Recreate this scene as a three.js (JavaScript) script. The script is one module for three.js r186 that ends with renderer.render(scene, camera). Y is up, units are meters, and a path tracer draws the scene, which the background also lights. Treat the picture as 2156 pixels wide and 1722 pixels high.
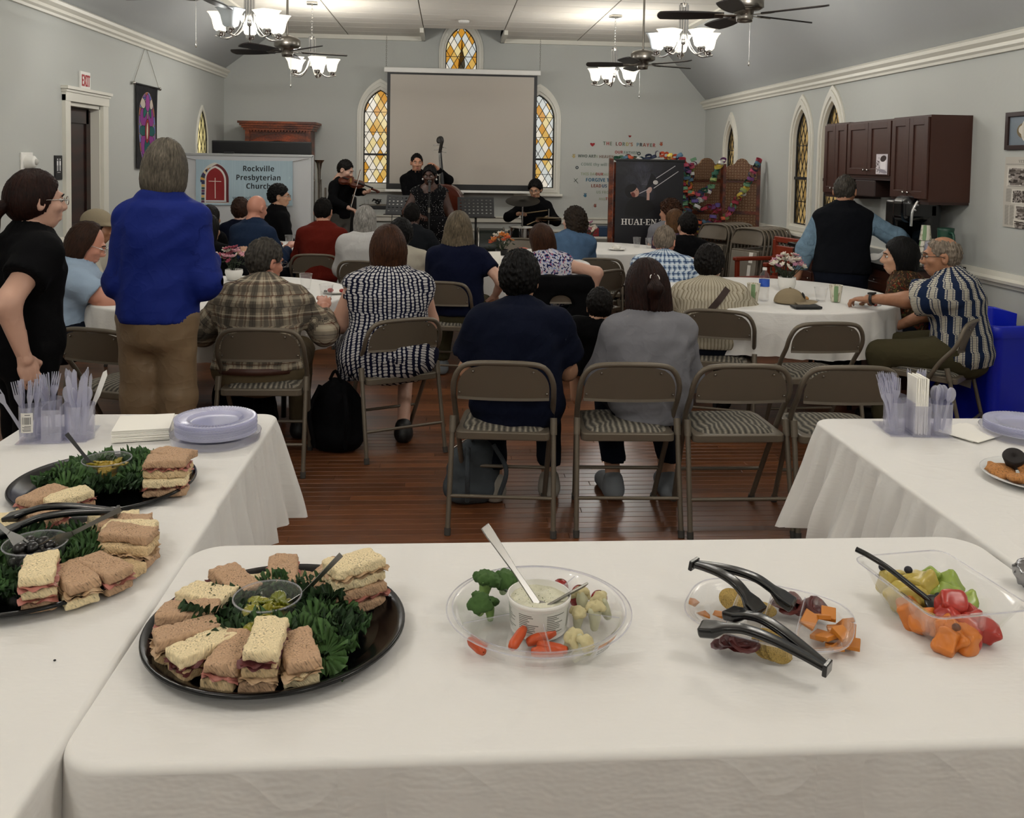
import * as THREE from 'three';
import { mergeGeometries, toCreasedNormals } from 'three/addons/utils/BufferGeometryUtils.js';
import { RoundedBoxGeometry } from 'three/addons/geometries/RoundedBoxGeometry.js';
import { ConvexGeometry } from 'three/addons/geometries/ConvexGeometry.js';
import { ImprovedNoise } from 'three/addons/math/ImprovedNoise.js';
import { FontLoader } from 'three/addons/loaders/FontLoader.js';
import { TextGeometry } from 'three/addons/geometries/TextGeometry.js';

// ---------------------------------------------------------------- camera, sky, exposure
const PI = Math.PI, rad = d => d * PI / 180;
const scene = new THREE.Scene();
const F = 1900, PY = 435, FH = 2 * (1722 - PY);          // focal length in pixels, principal row, full height of the lens circle
const camera = new THREE.PerspectiveCamera(2 * Math.atan(FH / 2 / F) * 180 / PI, 2156 / FH, 0.05, 60);
camera.position.set(0, 1.62, 0);
camera.rotation.set(rad(-2.9425), rad(-4.0506), rad(1.0), 'YXZ');
camera.setViewOffset(2156, FH, 0, FH / 2 - PY, 2156, 1722);
camera.updateProjectionMatrix();
scene.background = new THREE.Color(1, 0.98, 0.94);         // overcast daylight outside the leaded windows
scene.backgroundIntensity = 1.15;
const renderer = new THREE.WebGLRenderer({ antialias: true });
renderer.toneMapping = THREE.LinearToneMapping;
renderer.toneMappingExposure = 0.92;
renderer.shadowMap.enabled = true;
const LAMP = 0.72;                                           // candela of one lamp in a chandelier
// rows of chandeliers along the hall; the nearest two hang above and behind the photographer
const CHAND = [[-1.56, -10.4], [1.95, -10.7], [-1.56, -7.2], [1.97, -7.6], [-1.56, -4.0], [1.97, -4.3], [-1.56, -0.9], [1.97, -1.1], [-1.56, 1.9], [1.97, 1.7]];

// ---------------------------------------------------------------- helpers
let seed = 7;
const rnd = () => { seed = (seed + 0x6D2B79F5) | 0; let t = Math.imul(seed ^ seed >>> 15, 1 | seed); t = t + Math.imul(t ^ t >>> 7, 61 | t) ^ t; return ((t ^ t >>> 14) >>> 0) / 4294967296; };
const rr = (a, b) => a + (b - a) * rnd();
const perlin = new ImprovedNoise();
const nz = (x, y, z = 0) => perlin.noise(x, y, z);
const fbm = (x, y, z = 0) => nz(x, y, z) + .5 * nz(2 * x, 2 * y, 2 * z) + .25 * nz(4 * x, 4 * y, 4 * z);
const V = (x, y, z) => new THREE.Vector3(x, y, z);
const taken = {};
const numbered = n => { const k = taken[n] = (taken[n] ?? -1) + 1; return k ? n + '_' + String(k).padStart(3, '0') : n; };
function tag(o, label, category, group, kind) { if (label) o.userData.label = label; if (category) o.userData.category = category; if (group) o.userData.group = group; if (kind) o.userData.kind = kind; return o; }
function thing(name, label, category, p = [0, 0, 0], turn = 0, group) {
  const o = new THREE.Group(); o.name = numbered(name); o.position.set(...p); o.rotation.y = turn; scene.add(o);
  return tag(o, label, category, group);
}
function part(parent, name, geo, mat, label) {
  const m = new THREE.Mesh(geo, mat); m.name = name; m.castShadow = m.receiveShadow = true; parent.add(m);
  if (label) m.userData.label = label; return m;
}
function solo(name, label, category, geo, mat, p = [0, 0, 0], turn = 0, group) {
  const m = part(scene, numbered(name), geo, mat); m.position.set(...p); m.rotation.y = turn;
  return tag(m, label, category, group);
}
function struct(name, geo, mat, parent) { const m = part(parent || scene, name, geo, mat); if (!parent) m.userData.kind = 'structure'; return m; }
function copy(root, p, turn, label, group) {
  const c = root.clone(); c.name = numbered(root.name.replace(/_\d{3}$/, '')); scene.add(c);
  c.userData = { ...root.userData }; c.position.set(...p); c.rotation.set(0, turn ?? root.rotation.y, 0); if (label) c.userData.label = label; if (group) c.userData.group = group; return c;
}
function norm(g) {
  if (!g.index) { const n = g.attributes.position.count, ix = new Uint32Array(n); for (let i = 0; i < n; i++) ix[i] = i; g.setIndex(new THREE.BufferAttribute(ix, 1)); }
  if (!g.attributes.normal) g.computeVertexNormals();
  if (!g.attributes.uv) g.setAttribute('uv', new THREE.BufferAttribute(new Float32Array(g.attributes.position.count * 2), 2));
  for (const k of Object.keys(g.attributes)) if (!['position', 'normal', 'uv'].includes(k)) g.deleteAttribute(k);
  g.morphAttributes = {}; return g;
}
const merge = (...l) => { const a = l.flat(9).filter(Boolean).map(norm); return a.length === 1 ? a[0] : mergeGeometries(a); };
function xf(g, p = [0, 0, 0], r = [0, 0, 0], s = 1) {
  const m = new THREE.Matrix4().compose(V(...p), new THREE.Quaternion().setFromEuler(new THREE.Euler(...r)), Array.isArray(s) ? V(...s) : V(s, s, s));
  return g.applyMatrix4(m);
}
const box = (w, h, d, p, r) => xf(new THREE.BoxGeometry(w, h, d), p, r);
const rbox = (w, h, d, rad_, p, r, seg = 2) => xf(new RoundedBoxGeometry(w, h, d, seg, Math.min(rad_, w / 2.01, h / 2.01, d / 2.01)), p, r);
const cyl = (r1, r2, h, p, r, seg = 20) => xf(new THREE.CylinderGeometry(r1, r2, h, seg), p, r);
const sph = (rx, ry, rz, p, r, seg = 16) => xf(new THREE.SphereGeometry(1, seg, Math.ceil(seg * .7)), p, r, [rx, ry, rz]);
const lathe = (pts, seg = 32, p, r) => xf(new THREE.LatheGeometry(pts.map(q => new THREE.Vector2(Math.max(q[0], 1e-4), q[1])), seg), p, r);
const tube = (pts, r, seg = 24, rs = 8, closed = false, tension = .5) => new THREE.TubeGeometry(new THREE.CatmullRomCurve3(pts.map(q => V(...q)), closed, 'catmullrom', tension), seg, r, rs, closed);
function rod(a, b, r, r2 = r, seg = 10) {
  const A = V(...a), B = V(...b), d = B.clone().sub(A), g = new THREE.CylinderGeometry(r2, r, d.length(), seg);
  g.applyQuaternion(new THREE.Quaternion().setFromUnitVectors(V(0, 1, 0), d.clone().normalize())); g.translate(...A.add(B).multiplyScalar(.5).toArray()); return g;
}
const path = (pts, r, rs = 8) => merge(pts.slice(1).map((p, i) => rod(pts[i], p, r, r, rs)), pts.slice(1, -1).map(p => sph(r, r, r, p, undefined, rs)));
const shp = pts => new THREE.Shape(pts.map(p => new THREE.Vector2(...p)));
const ext = (shape, depth, bevel = 0, p, r, steps = 1) => xf(new THREE.ExtrudeGeometry(shape, { depth, bevelEnabled: bevel > 0, bevelSize: bevel, bevelThickness: bevel, bevelSegments: 2, curveSegments: 16, steps }), p, r);
const flip = (g, nn = true) => { if (nn && g.attributes.normal) { const n = g.attributes.normal.array; for (let k = 0; k < n.length; k++) n[k] = -n[k]; } const i = g.index.array; for (let k = 0; k < i.length; k += 3) { const t = i[k]; i[k] = i[k + 1]; i[k + 1] = t; } return g; };
// a parametric sheet: f(u, v) -> [x, y, z], uv in metres when su, sv are given
function sheet(nu, nv, f, su = 1, sv = 1) {
  const P = [], U = [], I = [];
  for (let j = 0; j <= nv; j++) for (let i = 0; i <= nu; i++) { P.push(...f(i / nu, j / nv)); U.push(i / nu * su, j / nv * sv); }
  for (let j = 0; j < nv; j++) for (let i = 0; i < nu; i++) { const a = j * (nu + 1) + i; I.push(a, a + 1, a + nu + 2, a, a + nu + 2, a + nu + 1); }
  const g = new THREE.BufferGeometry(); g.setAttribute('position', new THREE.Float32BufferAttribute(P, 3)); g.setAttribute('uv', new THREE.Float32BufferAttribute(U, 2)); g.setIndex(I); g.computeVertexNormals(); return g;
}
// signed distance fields and a surface-net mesher for bodies, hair, cloth and food
const cap = (a, b, r1, r2 = r1) => { const [ax, ay, az] = a, bx = b[0] - ax, by = b[1] - ay, bz = b[2] - az, L = bx * bx + by * by + bz * bz || 1e-9; return (x, y, z) => { const px = x - ax, py = y - ay, pz = z - az; let t = (px * bx + py * by + pz * bz) / L; t = t < 0 ? 0 : t > 1 ? 1 : t; const dx = px - bx * t, dy = py - by * t, dz = pz - bz * t; return Math.sqrt(dx * dx + dy * dy + dz * dz) - r1 - (r2 - r1) * t; }; };
const ell = (c, r) => { const m = Math.min(...r); return (x, y, z) => { const a = (x - c[0]) / r[0], b = (y - c[1]) / r[1], d = (z - c[2]) / r[2]; return (Math.sqrt(a * a + b * b + d * d) - 1) * m; }; };
const smin = (a, b, k) => { const h = k - Math.abs(a - b); return h > 0 ? Math.min(a, b) - h * h / (4 * k) : Math.min(a, b); };
const smax = (a, b, k) => -smin(-a, -b, k);
const uni = (l, k) => (x, y, z) => { let d = l[0](x, y, z); for (let i = 1; i < l.length; i++) d = smin(d, l[i](x, y, z), k); return d; };
function nets(f, lo, hi, h) {
  const n = [0, 1, 2].map(i => Math.ceil((hi[i] - lo[i]) / h) + 1), [nx, ny, nzz] = n, val = new Float32Array(nx * ny * nzz), B = 4;
  for (let k0 = 0; k0 < nzz; k0 += B) for (let j0 = 0; j0 < ny; j0 += B) for (let i0 = 0; i0 < nx; i0 += B) {
    const c = f(lo[0] + (i0 + 1.5) * h, lo[1] + (j0 + 1.5) * h, lo[2] + (k0 + 1.5) * h), far = Math.abs(c) > h * 7;
    for (let k = k0; k < Math.min(k0 + B, nzz); k++) for (let j = j0; j < Math.min(j0 + B, ny); j++) for (let i = i0; i < Math.min(i0 + B, nx); i++) val[(k * ny + j) * nx + i] = far ? c : f(lo[0] + i * h, lo[1] + j * h, lo[2] + k * h);
  }
  const P = [], id = new Int32Array(nx * ny * nzz).fill(-1), I = [], sx = 1, sy = nx, sz = nx * ny;
  const C = [[0, 0, 0], [1, 0, 0], [0, 1, 0], [1, 1, 0], [0, 0, 1], [1, 0, 1], [0, 1, 1], [1, 1, 1]], E = [[0, 1], [2, 3], [4, 5], [6, 7], [0, 2], [1, 3], [4, 6], [5, 7], [0, 4], [1, 5], [2, 6], [3, 7]], cv = new Float32Array(8);
  for (let k = 0; k < nzz - 1; k++) for (let j = 0; j < ny - 1; j++) for (let i = 0; i < nx - 1; i++) {
    const b = (k * ny + j) * nx + i; let m = 0;
    for (let q = 0; q < 8; q++) { cv[q] = val[b + C[q][0] * sx + C[q][1] * sy + C[q][2] * sz]; if (cv[q] < 0) m |= 1 << q; }
    if (m === 0 || m === 255) continue;
    let X = 0, Y = 0, Z = 0, N = 0;
    for (const [a, e] of E) if ((cv[a] < 0) !== (cv[e] < 0)) { const t = cv[a] / (cv[a] - cv[e]); X += C[a][0] + t * (C[e][0] - C[a][0]); Y += C[a][1] + t * (C[e][1] - C[a][1]); Z += C[a][2] + t * (C[e][2] - C[a][2]); N++; }
    id[b] = P.length / 3; P.push(lo[0] + (i + X / N) * h, lo[1] + (j + Y / N) * h, lo[2] + (k + Z / N) * h);
  }
  const quad = (a, b, c, d, fl) => { if (a < 0 || b < 0 || c < 0 || d < 0) return; if (fl) I.push(a, c, b, a, d, c); else I.push(a, b, c, a, c, d); };
  for (let k = 1; k < nzz - 1; k++) for (let j = 1; j < ny - 1; j++) for (let i = 1; i < nx - 1; i++) {
    const b = (k * ny + j) * nx + i, s = val[b] < 0;
    if (s !== (val[b + sx] < 0)) quad(id[b], id[b - sy], id[b - sy - sz], id[b - sz], s);
    if (s !== (val[b + sy] < 0)) quad(id[b], id[b - sz], id[b - sx - sz], id[b - sx], s);
    if (s !== (val[b + sz] < 0)) quad(id[b], id[b - sx], id[b - sx - sy], id[b - sy], s);
  }
  const g = new THREE.BufferGeometry(); g.setAttribute('position', new THREE.Float32BufferAttribute(P, 3)); g.setIndex(I); g.computeVertexNormals(); return g;
}
const setUV = (g, f) => { const p = g.attributes.position, u = new Float32Array(p.count * 2); for (let i = 0; i < p.count; i++) { const q = f(p.getX(i), p.getY(i), p.getZ(i)); u[2 * i] = q[0]; u[2 * i + 1] = q[1]; } g.setAttribute('uv', new THREE.BufferAttribute(u, 2)); return g; };
const planarUV = (g, ax = 0, ay = 1) => setUV(g, (...p) => [p[ax], p[ay]]);
// box projection in metres, for boxes and merged joinery
function boxUV(g) { g = norm(g); const p = g.attributes.position, n = g.attributes.normal, u = new Float32Array(p.count * 2); for (let i = 0; i < p.count; i++) { const a = [Math.abs(n.getX(i)), Math.abs(n.getY(i)), Math.abs(n.getZ(i))], q = [p.getX(i), p.getY(i), p.getZ(i)]; const k = a[0] > a[1] && a[0] > a[2] ? [2, 1] : a[1] > a[2] ? [0, 2] : [0, 1]; u[2 * i] = q[k[0]]; u[2 * i + 1] = q[k[1]]; } g.setAttribute('uv', new THREE.BufferAttribute(u, 2)); return g; }

// ---------------------------------------------------------------- textures and materials
const SRGB = THREE.SRGBColorSpace;
function tex(w, h, f, srgb = true, rep) {
  const d = new Uint8Array(w * h * 4);
  for (let y = 0; y < h; y++) for (let x = 0; x < w; x++) { const c = f(x / w, y / h, x, y), i = (y * w + x) * 4; const q = Array.isArray(c) ? c : [c, c, c]; d[i] = Math.max(0, Math.min(255, q[0])); d[i + 1] = Math.max(0, Math.min(255, q[1])); d[i + 2] = Math.max(0, Math.min(255, q[2])); d[i + 3] = q[3] ?? 255; }
  const t = new THREE.DataTexture(d, w, h); t.wrapS = t.wrapT = THREE.RepeatWrapping; t.magFilter = t.minFilter = THREE.LinearFilter; if (srgb) t.colorSpace = SRGB; if (rep) t.repeat.set(...rep); t.needsUpdate = true; return t;
}
function canvasTex(w, h, draw) { const c = document.createElement('canvas'); c.width = w; c.height = h; const x = c.getContext('2d'); draw(x, w, h); const t = new THREE.CanvasTexture(c); t.colorSpace = SRGB; t.wrapS = t.wrapT = THREE.RepeatWrapping; t.magFilter = THREE.LinearFilter; return t; }
const again = (t, u, v) => { const c = t.clone(); c.repeat.set(u, v); c.needsUpdate = true; return c; };
// tileable noise (period 1) from noise on a torus-like wrap
const tn = (u, v, k, s = 0) => { const a = nz(u * k, v * k, s), b = nz((u - 1) * k, v * k, s), c = nz(u * k, (v - 1) * k, s), d = nz((u - 1) * k, (v - 1) * k, s); return (a * (1 - u) + b * u) * (1 - v) + (c * (1 - u) + d * u) * v; };
const M = (c, rough = .7, o = {}) => new THREE.MeshStandardMaterial({ color: c, roughness: rough, ...o });
const MP = (c, rough = .5, o = {}) => new THREE.MeshPhysicalMaterial({ color: c, roughness: rough, ...o });
const bumpPlaster = tex(256, 256, (u, v) => 128 + 50 * tn(u, v, 8, 1) + 40 * tn(u, v, 30, 2), false, [1, 1]);
const bumpWeave = tex(256, 256, (u, v, x, y) => 128 + 40 * Math.sin(x * PI / 2) * Math.sin(y * PI / 2) + 40 * tn(u, v, 16, 3), false, [6, 6]);
const bumpWrinkle = tex(512, 512, (u, v) => { const a = Math.abs(tn(u, v, 5, 9)), b = Math.abs(tn(u, v, 11, 4)); return 200 - 150 * Math.pow(1 - Math.min(1, a * 4), 3) * .6 - 90 * Math.pow(1 - Math.min(1, b * 4), 3) * .5 + 20 * tn(u, v, 40, 7); }, false, [1.6, 1.6]);
const bumpGrit = tex(256, 256, (u, v) => 128 + 70 * tn(u, v, 40, 5) + 50 * tn(u, v, 18, 6), false, [8, 8]);
// slubby table linen: fine horizontal threads and faint creases
const bumpLinen = tex(512, 512, (u, v, x, y) => { const w = v + .012 * tn(u, v, 6, 3); return 128 + 30 * tn(u * .25 + .1, w, 60, 11) + 26 * tn(u * .5, w, 120, 12) + 26 * tn(u, v, 7, 13) - 70 * Math.pow(Math.max(0, 1 - Math.abs(tn(u, v, 4, 21)) * 9), 2); }, false, [1.4, 1.4]);
const woodTex = (base, dark, kx, ky) => tex(512, 512, (u, v) => { const g = .5 + .5 * tn(u * 1, v * 1, 1, 8), l = .5 + .6 * tn((u * kx) % 1, (v * ky) % 1, 24, 5), s = Math.min(1, Math.max(0, .45 * l + .35 * g + .25 * tn((u * kx) % 1, (v * ky) % 1, 60, 2))); return base.map((b, i) => dark[i] + (b - dark[i]) * s); });
const texOak = tex(512, 512, (u, v) => { const g = tn(u, v, 4, 8), l = tn(u, (v * 1) % 1, 50, 3), r = Math.sin((v * 40 + 3 * g + tn(u, v, 3, 1) * 6)); const s = .55 + .18 * r + .3 * l + .2 * g; return [150 * s + 30, 86 * s + 12, 36 * s + 4]; });

const mat = {
  wall: M(0xb7b9b4, .85, { bumpMap: bumpPlaster, bumpScale: .002 }),
  slope: M(0xa2a4a3, .75, { bumpMap: bumpPlaster, bumpScale: .002 }),
  trim: M(0xd9d6ca, .45),
  ceil: M(0xd8d4cb, .8, { bumpMap: bumpGrit, bumpScale: .0006 }),
  seam: M(0x8f8c85, .9),
  door: M(0x4a2a1c, .45, { map: null }),
  black: M(0x0b0b0c, .5), blackGloss: MP(0x08080a, .16, { clearcoat: .4, clearcoatRoughness: .1 }), blackSoft: M(0x0d0d10, .95, { bumpMap: bumpWeave, bumpScale: .001 }),
  white: M(0xe4e2dc, .6), paper: M(0xf0ede4, .9), steel: M(0xb9b7b2, .22, { metalness: 1 }), nickel: M(0x8d8880, .3, { metalness: 1 }), chrome: M(0xd8d8d8, .1, { metalness: 1 }), gold: M(0xb79a5b, .3, { metalness: 1 }),
  taupe: M(0x655c4f, .42, { metalness: .25 }), rubber: M(0x3b3834, .8),
  blade: M(0x1c1412, .4), cherry: M(0x3c1f15, .38), cherryDark: M(0x2a150f, .5), redwood: M(0x7c2c16, .4), hutch: M(0x7a3f18, .4),
  clear: MP(0xfdfdfd, .04, { transmission: .975, thickness: 0, ior: 1.45, specularIntensity: 1 }),
  clearTint: MP(0xf3f3f8, .06, { transmission: .88, thickness: 0, ior: 1.5 }),
  cutlery: MP(0xe4e4ee, .1, { transmission: .7, thickness: 0, ior: 1.5 }),
  skinA: MP(0xb98a72, .55, { sheen: .2 }), 
};
mat.door.map = again(texOak, 1, 1); mat.door.color.set(0x5b4034);
mat.hutch.map = texOak; mat.hutch.color.set(0xe8c8a8);
// ---------------------------------------------------------------- the hall
const XL = -3.19, XR = 3.76, ZB = -13.1, ZF = 3.6, CY = 3.36, XCL = -2.51, XCR = 3.04, HL = 2.84, HR = 2.54, T = .25, TS = .07;
function slab(w, h, d, c) {   // a board with chamfered upper edges, top at y = 0, uv in metres
  const a = w / 2, b = d / 2, P = [[-a, -h, -b], [a, -h, -b], [a, -h, b], [-a, -h, b], [-a, -c, -b], [a, -c, -b], [a, -c, b], [-a, -c, b], [-a + c, 0, -b + c], [a - c, 0, -b + c], [a - c, 0, b - c], [-a + c, 0, b - c]];
  const I = []; for (const o of [0, 4]) for (let i = 0; i < 4; i++) { const j = (i + 1) % 4; I.push(o + i, o + 4 + j, o + j, o + i, o + 4 + i, o + 4 + j); } I.push(8, 11, 10, 8, 10, 9);
  let g = new THREE.BufferGeometry(); g.setAttribute('position', new THREE.Float32BufferAttribute(P.flat(), 3)); g.setIndex(I); g = g.toNonIndexed(); g.computeVertexNormals(); return boxUV(g);
}
const tone = s => [106 * s, 65 * s, 39 * s];
const texBoard = tex(512, 512, (u, v) => { const l = tn(u, v, 3, 5), g = tn((u * .5), v, 40, 6), k = tn(u, (v * 2) % 1, 64, 3); return tone(1 + .16 * l + .22 * g + .14 * k); }, true, [.5, 4]);
const NB = 16, texFloor = tex(1024, 1024, (u, v) => {   // strips along u, NB in the tile's height of NB * .057 m
  const r = Math.floor(v * NB), e = (v * NB) % 1, s = ((u * 1.5 + r * .37 + (r % 3) * .21) % 1), b = 1 + .12 * Math.sin(r * 7.1) + .07 * Math.sin(r * 3.3 + Math.floor(u * 1.5 + r * .37) * 5);
  const gap = e < .045 || s < .004 ? .4 : 1; return tone(gap * b * (1 + .14 * tn(u, v, 90, 6) + .12 * tn(u, v, 6, 2)));
}, true, [1 / 1.8, 1 / (NB * .057)]);
const floorMat = MP(0xffffff, .36, { map: texFloor, clearcoat: .25, clearcoatRoughness: .25 });
const boardMats = [.82, .95, 1.05, 1.18, .7].map((s, i) => { const t = again(texBoard, .5, 4); t.offset.set(i * .23, i * .31); return MP(new THREE.Color(s, s * .98, s * .95), .34, { map: t, clearcoat: .25, clearcoatRoughness: .22 }); });
{
  const fl = new THREE.Group(); fl.name = 'floor'; fl.userData.kind = 'structure'; scene.add(fl);
  part(fl, 'subfloor', box(XR - XL + .5, .1, ZF - ZB + .5, [(XL + XR) / 2, -.08, (ZF + ZB) / 2]), mat.seam);
  const fz0 = -5.32, pl = (z0, z1) => { const g = new THREE.BoxGeometry(XR - XL, .028, z1 - z0); g.translate((XL + XR) / 2, -.014, (z0 + z1) / 2); return boxUV(g); };
  part(fl, 'far_boards', pl(ZB, fz0), floorMat); part(fl, 'near_boards', pl(-3.32, ZF), floorMat);
  for (let r = 0, z = fz0; z < -3.33; z += .0572, r++) {
    let x = XL; while (x < XR - .01) { let l = Math.min(rr(.7, 2.3), XR - x); if (XR - x - l < .4) l = XR - x; const g = slab(l - .0012, .028, .0555, .0016); const m = part(fl, 'board', g, boardMats[Math.floor(rnd() * 5)]); m.position.set(x + l / 2, rr(-.0006, 0), z + .0286); x += l; }
  }
}
// pointed arch outline, convex, counter-clockwise from the lower left corner
function arch(xc, w, y0, ys, ya, n = 10) {
  const p = [[xc - w / 2, y0], [xc + w / 2, y0]], a = w / 2, hh = ya - ys, R = (a * a + hh * hh) / (2 * a);
  const last = Math.atan2(hh, R - a);
  for (let i = 0; i <= n; i++) { const t = last * i / n; p.push([xc + a - R + R * Math.cos(t), ys + R * Math.sin(t)]); }
  for (let i = n - 1; i >= 0; i--) { const t = last * i / n; p.push([xc - a + R - R * Math.cos(t), ys + R * Math.sin(t)]); }
  return p;
}
function clipPoly(poly, hull) {   // Sutherland-Hodgman against a convex, counter-clockwise hull
  for (let i = 0; i < hull.length && poly.length; i++) {
    const [ax, ay] = hull[i], [bx, by] = hull[(i + 1) % hull.length], s = p => (bx - ax) * (p[1] - ay) - (by - ay) * (p[0] - ax), out = [];
    poly.forEach((p, k) => { const q = poly[(k + 1) % poly.length], a = s(p), b = s(q); if (a >= 0) out.push(p); if (a * b < 0) { const t = a / (a - b); out.push([p[0] + t * (q[0] - p[0]), p[1] + t * (q[1] - p[1])]); } });
    poly = out;
  }
  return poly;
}
const glassMat = (c, r = .12) => MP(c, r, { transmission: 1, thickness: 0, ior: 1.3, specularIntensity: .5 });
const glass = { milk: glassMat(0xd9d2c4), grey: glassMat(0xc2c6c4), pale: glassMat(0xd8c690), amber: glassMat(0xc08a34), gold: glassMat(0xcaa457), tan: glassMat(0x9c8354), tan2: glassMat(0x866c40), straw: glassMat(0xf2e2a0, .6) };
let winN = 0;
function windowAt(place, turn, o) {   // local axes: x along the wall, y up, z into the room; glass at z = -o.deep
  const g = new THREE.Group(); g.name = 'window_' + ++winN; g.userData.kind = 'structure'; g.position.set(...place); g.rotation.y = turn; scene.add(g);
  const { w, y0, ys, ya } = o, hull = arch(0, w, y0, ys, ya), outer = arch(0, w + .17, y0 - .1, ys, ya + .15), mid = arch(0, w + .05, y0 - .02, ys, ya + .045);
  const ring = (a, b, d, z) => { const s = shp(a); s.holes.push(new THREE.Path(b.slice().reverse().map(p => new THREE.Vector2(...p)))); return ext(s, d, .004, [0, 0, z]); };
  if (!o.plain) part(g, 'casing', merge(ring(outer, mid, .016, 0), ring(arch(0, w + .12, y0 - .06, ys, ya + .1), mid, .01, .02)), mat.trim);
  part(g, 'reveal', ring(mid, hull, o.deep + .02, -o.deep - .005), mat.trim);
  if (!o.plain) part(g, 'sill', rbox(w + .26, .035, .07, .008, [0, y0 - .1, .035]), mat.trim);
  const dw = o.dw || .105, dh = o.dh || .18, came = [], pick = o.pick;
  for (let j = 0; j * dh / 2 < ya - y0 + dh; j++) for (let i = -8; i <= 8; i++) {
    const cx = (i + (j % 2) / 2) * dw, cy = y0 + o.off + j * dh / 2, d = [[cx, cy - dh / 2], [cx + dw / 2, cy], [cx, cy + dh / 2], [cx - dw / 2, cy]];
    const c = clipPoly(d, hull); if (c.length < 3) continue;
    let ar = 0; c.forEach((p, k) => { const q = c[(k + 1) % c.length]; ar += p[0] * q[1] - p[1] * q[0]; }); if (ar < .0004) continue;
    const s = new THREE.ShapeGeometry(shp(c)); s.translate(0, 0, -o.deep + .006); part(g, 'pane', s, pick(i, j, cx, cy));
    for (const [a, b] of [[d[0], d[1]], [d[1], d[2]]]) { const l = clipSeg(a, b, hull); if (l) came.push(rod([...l[0], -o.deep + .008], [...l[1], -o.deep + .008], .0045, .0045, 5)); }
  }
  for (const y of o.bars || []) came.push(box(w, .008, .012, [0, y, -o.deep + .01]));
  came.push(ring(hull, arch(0, w - .024, y0 + .012, ys, ya - .014), .014, -o.deep));
  part(g, 'lead_came', merge(came), mat.black);
  if (o.rail) part(g, 'meeting_rail', box(w, .03, .03, [0, o.rail, -o.deep + .015]), mat.black);
  return g;
}
function clipSeg(a, b, hull) { let t0 = 0, t1 = 1; for (let i = 0; i < hull.length; i++) { const [ax, ay] = hull[i], [bx, by] = hull[(i + 1) % hull.length], s = p => (bx - ax) * (p[1] - ay) - (by - ay) * (p[0] - ax), u = s(a), v = s(b); if (u < 0 && v < 0) return null; if (u < 0) t0 = Math.max(t0, u / (u - v)); else if (v < 0) t1 = Math.min(t1, u / (u - v)); } if (t1 - t0 < .05) return null; const L = t => [a[0] + t * (b[0] - a[0]), a[1] + t * (b[1] - a[1])]; return [L(t0), L(t1)]; }
const hole = p => new THREE.Path(p.slice().reverse().map(q => new THREE.Vector2(...q)));
const winBack = [{ x: -.99, w: .48, y0: 1.25, ys: 2.23, ya: 2.6 }, { x: 1.30, w: .46, y0: 1.22, ys: 2.22, ya: 2.58 }, { x: .158, w: .46, y0: 2.5, ys: 3.16, ya: 3.54 }];
const winRight = [{ z: -11.86, w: .42, y0: .95, ys: 1.8, ya: 2.16 }, { z: -9.42, w: .44, y0: .98, ys: 1.86, ya: 2.22 }, { z: -8.66, w: .44, y0: .98, ys: 1.88, ya: 2.26 }];
const winLeft = { z: -11.94, w: .5, y0: .95, ys: 1.75, ya: 2.21 };
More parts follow.
